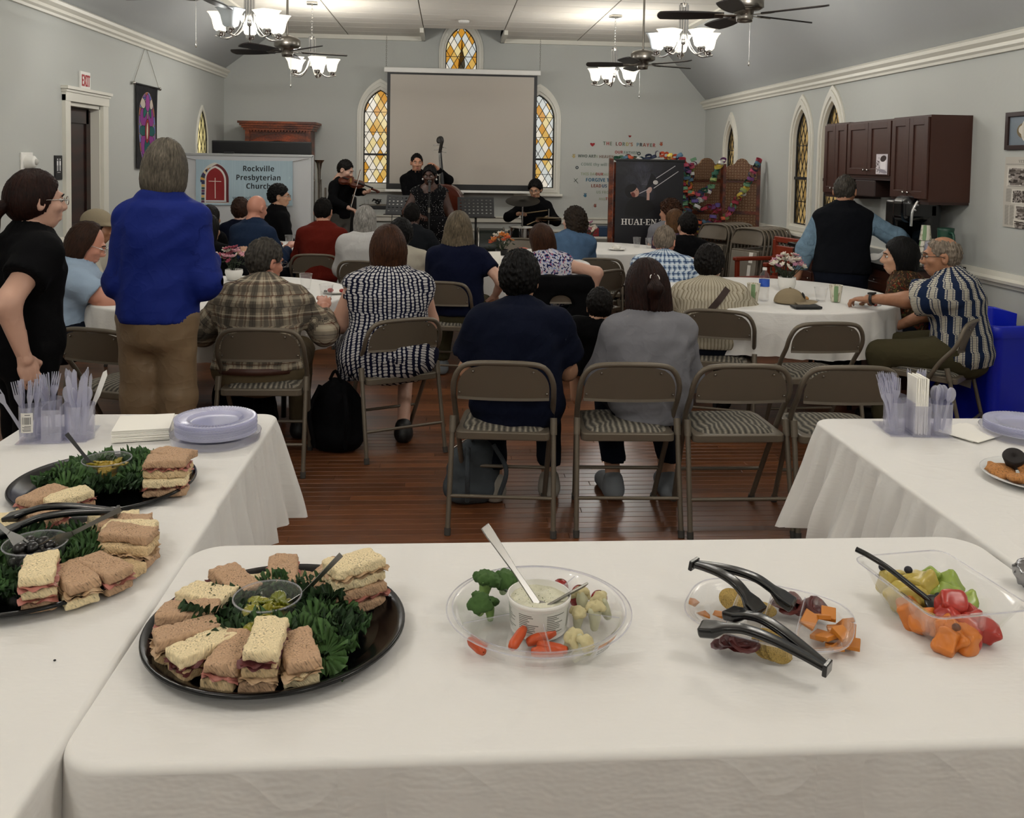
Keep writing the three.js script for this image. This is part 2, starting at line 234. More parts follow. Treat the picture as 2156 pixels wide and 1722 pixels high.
{
  // wall_back: gable shape with the window openings
  let s = shp([[XL - T, 0], [XR + T, 0], [XR + T, 4.4], [XL - T, 4.4]]);
  for (const q of winBack) s.holes.push(hole(arch(q.x, q.w, q.y0, q.ys, q.ya)));
  struct('wall_back', boxUV(ext(s, T, 0, [0, 0, ZB - T])), mat.wall);
  // wall_left, drawn in (-z, y) and turned
  s = shp([[-ZF, 0], [7.81, 0], [7.81, 2.04], [8.53, 2.04], [8.53, 0], [-ZB, 0], [-ZB, 4.2], [-ZF, 4.2]]);
  s.holes.push(hole(arch(-winLeft.z, winLeft.w, winLeft.y0, winLeft.ys, winLeft.ya)));
  struct('wall_left', boxUV(ext(s, TS, 0, [XL, 0, 0], [0, PI / 2, 0]).translate(-TS, 0, 0)), mat.wall);
  s = shp([[-ZF, 0], [-ZB, 0], [-ZB, 4.2], [-ZF, 4.2]]);
  for (const q of winRight) s.holes.push(hole(arch(-q.z, q.w, q.y0, q.ys, q.ya)));
  struct('wall_right', boxUV(ext(s, TS, 0, [XR, 0, 0], [0, PI / 2, 0])), mat.wall);
  struct('wall_front', boxUV(box(XR - XL + 2 * T, 4.4, T, [(XL + XR) / 2, 2.2, ZF + T / 2])), mat.wall);
  // windows
  const pickBack = n => (i, j, cx, cy) => { const v = Math.abs(Math.sin(i * 12.9 + j * 78.2 + n * 37.7) * 43758.5) % 1; return v < .24 ? glass.amber : v < .33 ? glass.gold : v < .5 ? glass.pale : v < (n === 0 ? .98 : .72) ? glass.milk : glass.grey; };
  winBack.forEach((q, n) => windowAt([q.x, 0, ZB], 0, { ...q, deep: .07, off: .05, pick: pickBack(n), rail: n < 2 ? q.y0 + .42 : 0, bars: n < 2 ? [q.y0 + .2, q.y0 + .74, q.y0 + 1.03] : [3.1] }));
  winRight.forEach((q, n) => windowAt([XR, 0, q.z], -PI / 2, { ...q, deep: .04, off: .03, dw: .1, dh: .2, pick: (i, j) => (i * 7 + j * 3 + n) % 5 ? glass.tan : glass.tan2, rail: q.y0 + .5, bars: [q.y0 + .25, q.y0 + .85] }));
  windowAt([XL, 0, winLeft.z], PI / 2, { ...winLeft, plain: true, deep: .012, off: .03, dw: .16, dh: .3, pick: () => glass.straw, bars: [] });
  // ceiling: flat panelled middle and two slopes
  const ce = new THREE.Group(); ce.name = 'ceiling'; ce.userData.kind = 'structure'; scene.add(ce);
  const X = [XCL, -1.45, -.36, .72, 1.83, XCR], Z = [ZF]; for (let k = 0; k <= 8; k++) Z.push(-9.8 - k * .4125);
  for (let c = 0; c < 5; c++) for (let r = 0; r < Z.length - 1; r++) {
    let z1 = Z[r], z0 = Z[r + 1]; if (c === 2 && z1 < -12) continue;
    if (c === 2 && z0 < -12.2) z0 = -12.2;
    const g = slab(X[c + 1] - X[c] - .012, .03, z1 - z0 - .008, .004); g.rotateX(PI);
    part(ce, 'panel', g, mat.ceil).position.set((X[c] + X[c + 1]) / 2, CY, (z0 + z1) / 2);
  }
  part(ce, 'backing', merge(box(X[2] - XCL, .06, ZF - ZB, [(X[2] + XCL) / 2, CY + .055, (ZF + ZB) / 2]), box(XCR - X[3], .06, ZF - ZB, [(XCR + X[3]) / 2, CY + .055, (ZF + ZB) / 2]), box(X[3] - X[2], .06, ZF + 12.2, [(X[3] + X[2]) / 2, CY + .055, (ZF - 12.2) / 2])), mat.seam);
  part(ce, 'notch', merge(box(.04, .9, .9, [X[2] - .02, CY + .45, ZB + .45]), box(.04, .9, .9, [X[3] + .02, CY + .45, ZB + .45]), box(1.16, .9, .04, [.18, CY + .46, -12.18]), box(1.16, .05, .96, [.18, CY + .9, ZB + .45])), mat.slope);
  const sl = (x0, y0, x1, y1) => { const s = shp([[x0, y0], [x1, y1], [x1, y1 + .12], [x0, y0 + .12]]); return boxUV(ext(s, ZF - ZB, 0, [0, 0, ZB])); };
  part(ce, 'slope', sl(XL - .02, HL - .02, XCL + .01, CY), mat.slope); part(ce, 'slope', sl(XCR - .01, CY, XR + .02, HR - .02), mat.slope);
  part(ce, 'roof', merge(box(XR - XL + .6, .1, ZF - ZB + .6, [(XL + XR) / 2, 4.45, (ZF + ZB) / 2])), mat.slope);
  // cornices, rails and skirting
  const prof = [[0, 0], [.03, 0], [.035, .02], [.055, .035], [.055, .06], [.085, .085], [.09, .11], [.05, .135], [0, .14]];
  const run = (pr, len, p, r) => ext(shp(pr), len, 0, p, r);
  struct('trim_1', run(prof, ZF - ZB, [XL, HL - .13, ZB]), mat.trim);
  struct('trim_2', run(prof.map(([x, y]) => [-x, y]).reverse(), ZF - ZB, [XR, HR - .13, ZB]), mat.trim);
  const rail = [[0, 0], [.016, 0], [.02, .02], [.04, .03], [.045, .05], [.02, .065], [.012, .1], [0, .1]];
  const railM = rail.map(([x, y]) => [-x, y]).reverse();
  struct('trim_3', merge(run(rail, 7.81 + ZF - .1, [XL, .82, -7.71]), run(rail, -ZB - 8.67, [XL, .82, ZB])), mat.trim);
  struct('trim_4', run(railM, ZF - ZB, [XR, .82, ZB]), mat.trim);
  struct('trim_5', merge(box(XR - XL, .07, .035, [(XL + XR) / 2, .75, ZB + .017]), box(XR - XL, .02, .05, [(XL + XR) / 2, .79, ZB + .025]), box(XR - XL, .03, .025, [(XL + XR) / 2, .6, ZB + .012])), mat.trim);
  struct('trim_6', merge(box(XCL * -1 - .36, .06, .05, [(XCL - .36) / 2, CY - .03, ZB + .025]), box(XCR - .72, .06, .05, [(XCR + .72) / 2, CY - .03, ZB + .025]), box(.05, .06, .9, [-.385, CY - .03, ZB + .45]), box(.05, .06, .9, [.745, CY - .03, ZB + .45])), mat.trim);
  struct('trim_7', merge(run([[-.03, -.03], [.05, -.02], [.05, .02], [-.03, .01]], ZF - ZB, [XCL, CY - .005, ZB]), run([[-.05, -.02], [.03, -.03], [.03, .01], [-.05, .02]], ZF - ZB, [XCR, CY - .005, ZB])), mat.trim);
  struct('baseboard_left', merge(box(.02, .14, 7.71 + ZF, [XL + .01, .07, (ZF - 7.71) / 2]), box(.02, .14, -ZB - 8.67, [XL + .01, .07, (ZB - 8.67) / 2])), mat.trim);
  struct('baseboard_right', box(.02, .14, ZF - ZB, [XR - .01, .07, (ZF + ZB) / 2]), mat.trim);
  struct('baseboard_back', box(XR - XL, .14, .02, [(XL + XR) / 2, .07, ZB + .01]), mat.trim);
  // door in the left wall
  const d = new THREE.Group(); d.name = 'door_1'; d.userData.kind = 'structure'; scene.add(d);
  const rev = (z, y, w, h, dd) => box(dd, h, w, [XL - dd / 2 + .004, y, z]);
  part(d, 'jamb', merge(rev(-7.82, 1.02, .03, 2.04, T), rev(-8.52, 1.02, .03, 2.04, T), rev(-8.17, 2.03, .7, .03, T)), mat.trim);
  part(d, 'casing', merge(box(.03, 2.1, .1, [XL + .015, 1.05, -7.77]), box(.03, 2.1, .12, [XL + .015, 1.05, -8.6]), box(.035, .1, .95, [XL + .017, 2.1, -8.195]), box(.06, .025, 1.0, [XL + .03, 2.16, -8.195]), box(.045, .02, .97, [XL + .022, 2.135, -8.195])), mat.trim);
  part(d, 'leaf', boxUV(merge(box(.04, 2.02, .67, [XL - .11, 1.01, -8.17]), box(.02, .12, .6, [XL - .085, .25, -8.17]), box(.02, 2, .09, [XL - .085, 1, -7.88]), box(.02, 2, .09, [XL - .085, 1, -8.46]), box(.02, .12, .6, [XL - .085, 1.94, -8.17]), box(.02, .1, .6, [XL - .085, .95, -8.17]))), mat.door);
  part(d, 'handle', merge(box(.006, .14, .04, [XL - .072, .98, -7.89]), sph(.028, .028, .028, [XL - .04, .99, -7.89])), mat.gold);
  // a church spire seen through the upper window and the neighbouring building beyond the right wall
  const st = thing('steeple', 'brown church steeple seen through the topmost leaded window', 'steeple', [.38, 0, -30]);
  part(st, 'spire', lathe([[0, 5.72], [.03, 5.2], [.05, 5.15], [.1, 4.85], [.12, 4.7], [.1, 4.62], [.16, 4.3], [.16, 0]], 8), M(0x4a3c22, .8));
  solo('neighbouring_house', 'shaded brick house wall beyond the right-hand windows', 'house', box(.3, 5, 24, [0, 2.5, 0]), M(0xa08a68, .9), [13, 0, -9]);
}
// ---------------------------------------------------------------- chandeliers and ceiling fans
const shadeOn = new THREE.MeshStandardMaterial({ color: 0xfff6e0, roughness: .4, emissive: new THREE.Color(1, .93, .78), emissiveIntensity: 1.15 });
const shadeOff = MP(0xe6ebee, .3, { transmission: .35, thickness: 0 });
const bulbMat = new THREE.MeshStandardMaterial({ color: 0xffffff, emissive: new THREE.Color(1, .95, .85), emissiveIntensity: 3 });
function flare() {   // square bell shade, open at the top
  const rows = [[.036, 0], [.05, .012], [.058, .045], [.066, .085], [.086, .125], [.1, .14]];
  return sheet(32, 20, (u, v) => { const q = v * 2 < 1 ? v * 2 : 2 - v * 2, k = q * (rows.length - 1), i = Math.min(rows.length - 2, Math.floor(k)), t = k - i, r = rows[i][0] + (rows[i + 1][0] - rows[i][0]) * t - (v > .5 ? .004 : 0), y = rows[i][1] + (rows[i + 1][1] - rows[i][1]) * t, a = u * 2 * PI, c = Math.cos(a), s = Math.sin(a), n = 5, m = Math.pow(Math.pow(Math.abs(c), n) + Math.pow(Math.abs(s), n), -1 / n); return [r * c * m * .92, y, -r * s * m * .92]; });
}
const flareG = flare();
function chandelier(x, z, turn, off, label) {
  const c = thing('chandelier', label, 'chandelier', [x, 2.6, z], turn, 'five-light chandeliers');
  part(c, 'canopy', rbox(.12, .025, .12, .006, [0, .745, 0]), mat.steel);
  const links = []; for (let i = 0; i < 11; i++) links.push(xf(new THREE.TorusGeometry(.013, .003, 6, 12), [0, .735 - .034 * i, 0], [0, i % 2 * PI / 2, 0], [.75, 1.4, .75]));
  part(c, 'chain', merge(links), mat.chrome);
  part(c, 'column', merge(cyl(.018, .018, .3, [0, .22, 0]), cyl(.034, .02, .03, [0, .355, 0]), sph(.022, .03, .022, [0, .05, 0]), [0, 1, 2, 3, 4].map(k => rod([.035 * Math.cos(k * 1.2566), .36, .035 * Math.sin(k * 1.2566)], [.035 * Math.cos(k * 1.2566), .12, .035 * Math.sin(k * 1.2566)], .008))), mat.chrome);
  for (let k = 0; k < 5; k++) {
    const a = k * 2 * PI / 5, C = Math.cos(a), S = Math.sin(a), p = (r, y) => [r * C, y, r * S];
    const arm = part(c, 'arm', merge(tube([p(.035, .14), p(.05, .06), p(.09, -.02), p(.16, -.07), p(.225, -.065), p(.27, -.055)], .008, 20, 7), lathe([[.006, -.06], [.03, -.05], [.036, -.02], [.034, -.012]], 16, p(.225, 0))), mat.chrome);
    const lit = !off.includes(k);
    const s = part(c, 'lamp_shade', flareG, lit ? shadeOn : shadeOff, lit ? undefined : 'unlit white glass shade'); s.position.set(.225 * C, -.014, .225 * S); s.rotation.y = -a;
    const b = part(c, 'bulb', sph(.022, .034, .022, [.225 * C, .035, .225 * S], undefined, 10), lit ? bulbMat : mat.white);
    if (lit) { const l = new THREE.PointLight(new THREE.Color(1, .985, .965), LAMP, 0, 2); l.position.set(.225 * C, .05, .225 * S); l.castShadow = true; l.shadow.radius = 2; c.add(l); }
  }
}
const chLabel = ['far left chandelier, nearest to the hutch', 'far right chandelier, above the poster banner', 'near left chandelier with one bluish unlit shade', 'near right chandelier with one grey unlit shade', 'chandelier hanging ahead on the left above the buffet', 'chandelier hanging ahead on the right above the buffet', 'left chandelier overhead of the front table', 'right chandelier overhead of the front table', 'left chandelier at the rear of the hall', 'right chandelier at the rear of the hall'];
CHAND.forEach(([x, z], i) => chandelier(x, z, [.1, .35, .5, .15, .3, .6, .2, .1, 0, .4][i], i === 2 ? [2] : i === 3 ? [3] : [], chLabel[i]));
const bladeG = (() => { const s = new THREE.Shape(); s.moveTo(.14, -.035); s.bezierCurveTo(.25, -.075, .45, -.075, .56, -.06); s.quadraticCurveTo(.6, 0, .56, .06); s.bezierCurveTo(.45, .075, .25, .06, .14, .03); s.closePath(); return ext(s, .007, .002, [0, 0, 0], [-PI / 2, 0, 0]); })();
function fan(x, z, turn, label) {
  const f = thing('ceiling_fan', label, 'ceiling fan', [x, 2.62, z], turn, 'five-blade ceiling fans');
  part(f, 'down_rod', merge(rod([0, .12, 0], [0, .72, 0], .011), lathe([[.06, .74], [.055, .7], [.012, .66]], 20)), mat.nickel);
  part(f, 'motor', lathe([[.012, .16], [.05, .15], [.1, .135], [.125, .11], [.125, .05], [.1, .035], [.06, .03], [.055, -.02], [.05, -.045], [.02, -.05], [0, -.05]], 36), mat.nickel);
  for (let k = 0; k < 5; k++) { const a = k * 2 * PI / 5; const h = part(f, 'blade', bladeG, mat.blade); h.rotation.set(0, a, 0, 'YXZ'); h.rotation.x = rad(12); const b = part(f, 'blade_iron', merge(box(.1, .006, .03, [.1, -.002, 0]), box(.06, .006, .07, [.17, -.004, 0])), mat.nickel); b.rotation.copy(h.rotation); }
  part(f, 'pull_chain', merge(rod([.03, -.04, .02], [.03, -.3, .02], .0018, .0018, 5), lathe([[.002, -.3], [.007, -.315], [.007, -.335], [.002, -.34]], 8, [.03, 0, .02])), mat.steel);
}
fan(-1.56, -8.85, .35, 'left ceiling fan hanging between the two left chandeliers'); fan(1.97, -9.2, 2.9, 'right ceiling fan hanging between the two right chandeliers');
fan(-1.6, -5.75, .2, 'left ceiling fan cut by the top edge with a long pull chain'); fan(1.97, -6.0, .42, 'right ceiling fan nearest the camera with dark blades');
solo('smoke_detector', 'white round smoke detector on the ceiling before the top window', 'detector', lathe([[.005, 0], [.06, 0], [.07, .02], [.07, .04], [0, .04]], 24), mat.white, [.165, CY - .04, -11.4]);

// ---------------------------------------------------------------- things on the walls
const font = await new FontLoader().loadAsync('fonts/droid/droid_sans_bold.typeface.json');
const fontS = await new FontLoader().loadAsync('fonts/droid/droid_serif_bold.typeface.json');
const text = (t, size, depth = .002, f = font) => new TextGeometry(t, { font: f, size, depth, curveSegments: 3 });
{ // exit sign
  const e = thing('exit_sign', 'white exit sign with red letters above the brown door', 'sign', [XL, 2.17, -8.165], PI / 2);
  part(e, 'plate', rbox(.21, .16, .02, .004, [0, .075, .01]), mat.white); const g = text('EXIT', .1, .003); g.computeBoundingBox(); const b = g.boundingBox; xf(g, [-(b.max.x + b.min.x) * .31, .028, .02], [0, 0, 0], [.62, 1, 1]); part(e, 'lettering', g, M(0xa31c20, .6));
}
{ const d = thing('wall_dispenser', 'white plate with round knob on the left wall', 'wall device', [XL, 1.48, -7.07], PI / 2);
  part(d, 'plate', rbox(.19, .15, .012, .004, [0, .06, .006]), mat.white); part(d, 'dome', xf(lathe([[0, .07], [.03, .068], [.045, .055], [.05, .02], [.052, 0]], 28), [-.01, .065, .012], [PI / 2, 0, 0]), mat.white); part(d, 'knob', xf(lathe([[0, .012], [.02, .012], [.024, 0]], 20), [-.01, .065, .08], [PI / 2, 0, 0]), M(0xb7b5ae, .6)); }
{ const t = canvasTex(128, 192, (x, w, h) => { x.fillStyle = '#0c0b0b'; x.fillRect(0, 0, w, h); x.fillStyle = '#e8e8e8'; for (const c of [40, 88]) { x.beginPath(); x.arc(c, 28, 8, 0, 7); x.fill(); x.fillRect(c - 12, 40, 24, 38); x.fillRect(c - 9, 76, 7, 48); x.fillRect(c + 2, 76, 7, 48); } x.fillRect(64, 20, 2, 100); x.font = 'bold 16px sans-serif'; x.fillRect(34, 134, 60, 3); });
  const d = thing('restroom_sign', 'small black sign with two white figures beside the door', 'sign', [XL, 1.395, -7.625], PI / 2); part(d, 'plate', rbox(.14, .2, .01, .003, [0, .1, .005]), mat.black); part(d, 'print', planarFit(new THREE.PlaneGeometry(.13, .19).translate(0, .1, .0115)), M(0xffffff, .6, { map: t })); }
function planarFit(g) { return g; }
{ // quilted hanging on the left wall
  const t = canvasTex(512, 1024, (x, w, h) => {
    x.fillStyle = '#0d0c10'; x.fillRect(0, 0, w, h); x.save(); x.translate(256, 540); 
    x.beginPath(); x.ellipse(0, 0, 205, 460, 0, 0, 7); x.fillStyle = '#8f8478'; x.fill(); x.lineWidth = 9; x.strokeStyle = '#b08a6a'; x.stroke(); x.clip();
    const petal = (cx, cy, rx, ry, a, c) => { x.save(); x.translate(cx, cy); x.rotate(a); x.beginPath(); x.ellipse(0, 0, rx, ry, 0, 0, 7); x.fillStyle = c; x.fill(); x.lineWidth = 7; x.strokeStyle = '#141018'; x.stroke(); x.restore(); };
    x.fillStyle = '#5a5a8a'; for (let i = 0; i < 24; i++) { const a = i / 24 * 6.283; x.save(); x.translate(190 * Math.cos(a), 440 * Math.sin(a)); x.rotate(a); x.fillStyle = ['#4d5a9a', '#6b4a8a', '#90503f', '#5b6aa0'][i % 4]; x.fillRect(-28, -52, 56, 100); x.lineWidth = 5; x.strokeStyle = '#15101a'; x.strokeRect(-28, -52, 56, 100); x.restore(); }
    for (const s of [-1, 1]) { petal(s * 85, -150, 75, 120, 0, '#7c2f78'); petal(s * 85, 190, 75, 130, 0, '#7c2f78'); petal(s * 95, 20, 90, 62, 0, '#0f4d4a'); petal(s * 45, -260, 34, 120, s * -.25, '#0f5a52'); petal(s * 105, -320, 50, 70, s * .5, '#b8ada0'); }
    petal(0, -330, 50, 110, 0, '#8a3a80'); petal(0, 250, 60, 150, 0, '#0f4d4a'); petal(0, 20, 46, 150, 0, '#8c1f24'); petal(0, 20, 20, 110, 0, '#c9b9a0'); x.restore();
  });
  const g = thing('quilted_banner', 'black fabric wall hanging with a purple and green oval stained-glass design', 'wall hanging', [XL, 1.47, -9.76], PI / 2);
  part(g, 'cloth', sheet(10, 20, (u, v) => [(u - .5) * .66, v * .86, .025 + .006 * Math.sin(u * 9 + v * 4)]), M(0xffffff, .95, { map: t, side: THREE.DoubleSide, bumpMap: bumpWrinkle, bumpScale: .004 }));
  part(g, 'rod', rod([-.4, .86, .025], [.4, .86, .025], .01), mat.black); part(g, 'finial', merge(sph(.02, .02, .02, [-.41, .86, .025]), sph(.02, .02, .02, [.41, .86, .025])), mat.steel);
  part(g, 'cord', merge(rod([-.39, .87, .02], [0, 1.28, .01], .003, .003, 5), rod([.39, .87, .02], [0, 1.28, .01], .003, .003, 5)), M(0x9a968a, .8));
}
{ // sticker lettering on the back wall
  const g = thing('wall_lettering', 'multicoloured sticker lettering of a prayer on the back wall', 'lettering', [0, 0, ZB + .002]);
  const cols = ['#5f6a58', '#9c4238', '#6e7563', '#a9a892', '#6b3f34', '#9a3b33', '#61705f', '#a89a55', '#a83a33', '#a86a3a', '#8f9a86', '#5b7a8a', '#20282a', '#8a4a30', '#96322a'].map(c => M(c, .8)), cm = {}; const C = c => cm[c] ??= M(c, .8);
  let x = 2.245, k = 0; for (const ch of "THE LORD'S PRAYER") { if (ch === ' ') { x += .045; k++; continue; } const q = text(ch, .052); q.translate(0, 0, 0); q.computeBoundingBox(); const m = part(g, 'letter', q, cols[k % cols.length]); m.position.set(x, 1.865 - (x - 2.245) * .02, 0); x += q.boundingBox.max.x + .006; k++; }
  for (const [t, X, Y, s, c] of [['OUR', 2.42, 1.745, .042, '#96352e'], ['FATHER', 2.55, 1.74, .042, '#77827a'], ['WHO ART', 1.88, 1.68, .042, '#4c5a50'], ['IN', 2.11, 1.68, .04, '#9aa08c'], ['HEAVEN', 2.19, 1.675, .042, '#7a6455'], ['COME thy will be', 1.925, 1.56, .042, '#7d8a82'], ['THIS DAY', 1.925, 1.42, .04, '#9aa285'], ['OUR', 2.14, 1.42, .04, '#a0463a'], ['DAILY BR', 2.245, 1.42, .038, '#98a088'], ['FORGIVE THOSE', 2.0, 1.33, .05, '#1f5f7c'], ['LEAD', 2.08, 1.245, .046, '#80402f'], ['US', 2.24, 1.245, .046, '#2f4a6a'], ['NOT', 2.34, 1.245, .046, '#39443c'], ['US FROM', 2.16, 1.155, .04, '#929a86'], ['AND', 2.2, 1.06, .036, '#a4a890'], ['THE', 2.3, 1.06, .04, '#9a4030']]) { const m = part(g, 'text_line', text(t, s), C(c)); m.position.set(X, Y, 0); }
  const heart = s => { const h = new THREE.Shape(); h.moveTo(0, -s); h.bezierCurveTo(-s * 2, s * .3, -s, s * 1.3, 0, s * .5); h.bezierCurveTo(s, s * 1.3, s * 2, s * .3, 0, -s); return ext(h, .002); };
  const hand = s => merge(sph(s, s * 1.1, .002, [0, 0, 0], undefined, 10), [-.8, -.3, .25, .75].map((q, i) => sph(s * .22, s * .5, .002, [q * s, s * 1.4, 0], [0, 0, -q * .4], 8)), sph(s * .5, s * .22, .002, [-s * 1.2, .1 * s, 0], [0, 0, -.5], 8));
  const ring = s => xf(new THREE.TorusGeometry(s, s * .4, 5, 8), [0, 0, 0], [0, 0, 0], [1, 1, .1]);
  for (const [q, X, Y, c] of [[heart(.03), 2.09, 1.87, '#93252a'], [heart(.018), 2.64, 2.0, '#7a2222'], [hand(.02), 3.11, 1.89, '#a8593f'], [hand(.02), 1.82, 1.69, '#b0a070'], [hand(.02), 2.0, 1.12, '#3f6f88'], [hand(.018), 2.15, .97, '#8c5348'], [ring(.017), 1.87, 1.53, '#2c3640'], [ring(.017), 2.38, 1.5, '#96443a'], [ring(.02), 2.78, 1.75, '#233033'], [merge(rod([-.03, .03, 0], [.03, -.04, 0], .004), rod([-.03, -.02, 0], [.02, .03, 0], .004)), 1.86, 1.34, '#5a6058']]) part(g, 'sticker', q, C(c)).position.set(X, Y, 0);
}
{ // projection screen hung on chains
  const s = thing('projection_screen', 'large pulled-down projection screen with black border hung on chains', 'projection screen', [.17, 0, -12.8]);
  part(s, 'case', merge(rbox(2.2, .07, .08, .012, [.01, 2.855, 0]), box(.05, .012, .082, [1.03, 2.86, 0])), mat.white); part(s, 'border', box(2.11, 1.65, .004, [.01, 2.0, 0]), mat.black);
  part(s, 'fabric', box(2.02, 1.53, .004, [.01, 2.03, .003]), M(0xb5aea4, .9)); part(s, 'bottom_bar', merge(rbox(2.15, .035, .035, .008, [.01, 1.165, 0]), box(.07, .02, .02, [.01, 1.145, 0])), mat.white);
  for (const x of [-1.06, 1.1]) { const l = []; for (let i = 0; i < 16; i++) l.push(xf(new THREE.TorusGeometry(.011, .003, 5, 8), [x, 2.9 + i * .028, 0], [0, i % 2 * PI / 2, 0], [.7, 1.5, .7])); part(s, 'chain', merge(l), mat.nickel); }
}
{ // right wall: framed print, newspaper page
  const t = canvasTex(256, 256, (x, w, h) => { x.fillStyle = '#6f7a84'; x.fillRect(0, 0, w, h); x.fillStyle = '#6b5a3a'; x.beginPath(); x.ellipse(128, 128, 66, 70, 0, 0, 7); x.fill(); x.fillStyle = '#cfc9bd'; x.beginPath(); x.ellipse(128, 128, 36, 92, 0, 0, 7); x.fill(); for (const s of [-1, 1]) { x.beginPath(); x.ellipse(128 + s * 18, 120, 36, 40, 0, 0, 7); x.fill(); } x.fillStyle = '#8f897c'; for (let i = 0; i < 11; i++) x.fillRect(104, 66 + i * 12, 48, 3); });
  const f = thing('framed_print', 'dark framed print with a white scroll on grey', 'picture', [XR, 1.75, -5.66], -PI / 2); const fr = shp([[-.2, 0], [.2, 0], [.2, .245], [-.2, .245]]); fr.holes.push(hole([[-.175, .025], [.175, .025], [.175, .22], [-.175, .22]]));
  part(f, 'frame', ext(fr, .018, .003), mat.cherryDark); part(f, 'print', new THREE.PlaneGeometry(.36, .2).translate(0, .1225, .006), M(0xffffff, .5, { map: t }));
  const n = canvasTex(512, 640, (x, w, h) => { x.fillStyle = '#b9b4aa'; x.fillRect(0, 0, w, h); x.fillStyle = '#4a4642'; x.font = '34px serif'; x.fillText('VETE', 150, 52); x.fillRect(10, 64, w, 3); const blur = (X, Y, W, H) => { for (let i = 0; i < 240; i++) { const g = Math.floor(rr(25, 170)); x.fillStyle = `rgb(${g + 8},${g},${g - 6})`; x.fillRect(X + rnd() * W, Y + rnd() * H, W * .1, H * .14); } x.strokeStyle = '#cfcac0'; x.lineWidth = 12; x.strokeRect(X - 4, Y - 4, W + 14, H + 20); }; blur(40, 96, 460, 150); blur(100, 300, 120, 100); blur(140, 440, 340, 110); blur(130, 575, 360, 60);
    x.fillStyle = '#6a6660'; for (const [X, Y, W, H] of [[30, 290, 60, 120], [250, 290, 240, 120], [20, 440, 50, 180], [78, 440, 48, 180]]) for (let y = Y; y < Y + H; y += 5) x.fillRect(X, y, W * rr(.8, 1), 2); x.fillRect(40, 262, 440, 5); });
  solo('newspaper_page', 'old newspaper page with black and white photographs pinned to the right wall', 'poster', sheet(6, 10, (u, v) => [u * .5, v * .47, .004 + .006 * Math.sin(u * 5 + v * 3) ** 2]), M(0xffffff, .9, { map: n, side: THREE.DoubleSide }), [XR - .002, 1.23, -5.86], -PI / 2);
}
// ---------------------------------------------------------------- folding chairs
const texPad = tex(256, 256, (u, v) => { const w = .5 + .5 * Math.sin(u * 2 * PI * 12 + 2.5 * tn(u, v, 5, 3)), n = tn(u, v, 30, 8), c = 58 + 72 * w + 26 * n; return [c * 1.02, c * .97, c * .87]; });
const bumpPad = tex(256, 256, (u, v) => 128 + 110 * Math.sin(u * 2 * PI * 12 + 2.5 * tn(u, v, 5, 3)), false);
const padMat = M(0xffffff, .95, { map: again(texPad, 3.1, 3.1), bumpMap: again(bumpPad, 3.1, 3.1), bumpScale: .004 });
const padGrey = M(0x8b8478, .95, { bumpMap: bumpWeave, bumpScale: .001 });
function backPanel(curve = 1) {   // pressed metal back inside the hoop, slightly dished
  const w = .2, y0 = .585, y1 = .738, r = .11;
  return merge(sheet(24, 10, (u, v) => { const y = y0 + (y1 - y0) * v, e = Math.max(0, (y - (y1 - r)) / r), hw = w - (e > 0 ? r - r * Math.sqrt(Math.max(0, 1 - e * e)) : 0), x = (u * 2 - 1) * hw; return [x, y, -.135 - (y - .44) * .21 - .022 * curve * (1 - (x / w) ** 2)]; }), sheet(24, 1, (u, v) => { const x = (u * 2 - 1) * w; return [x, y0 - .006 + v * .012, -.135 - (y0 - .44) * .21 - .022 * curve * (1 - (x / w) ** 2) - .004 + .002 * v]; }));
}
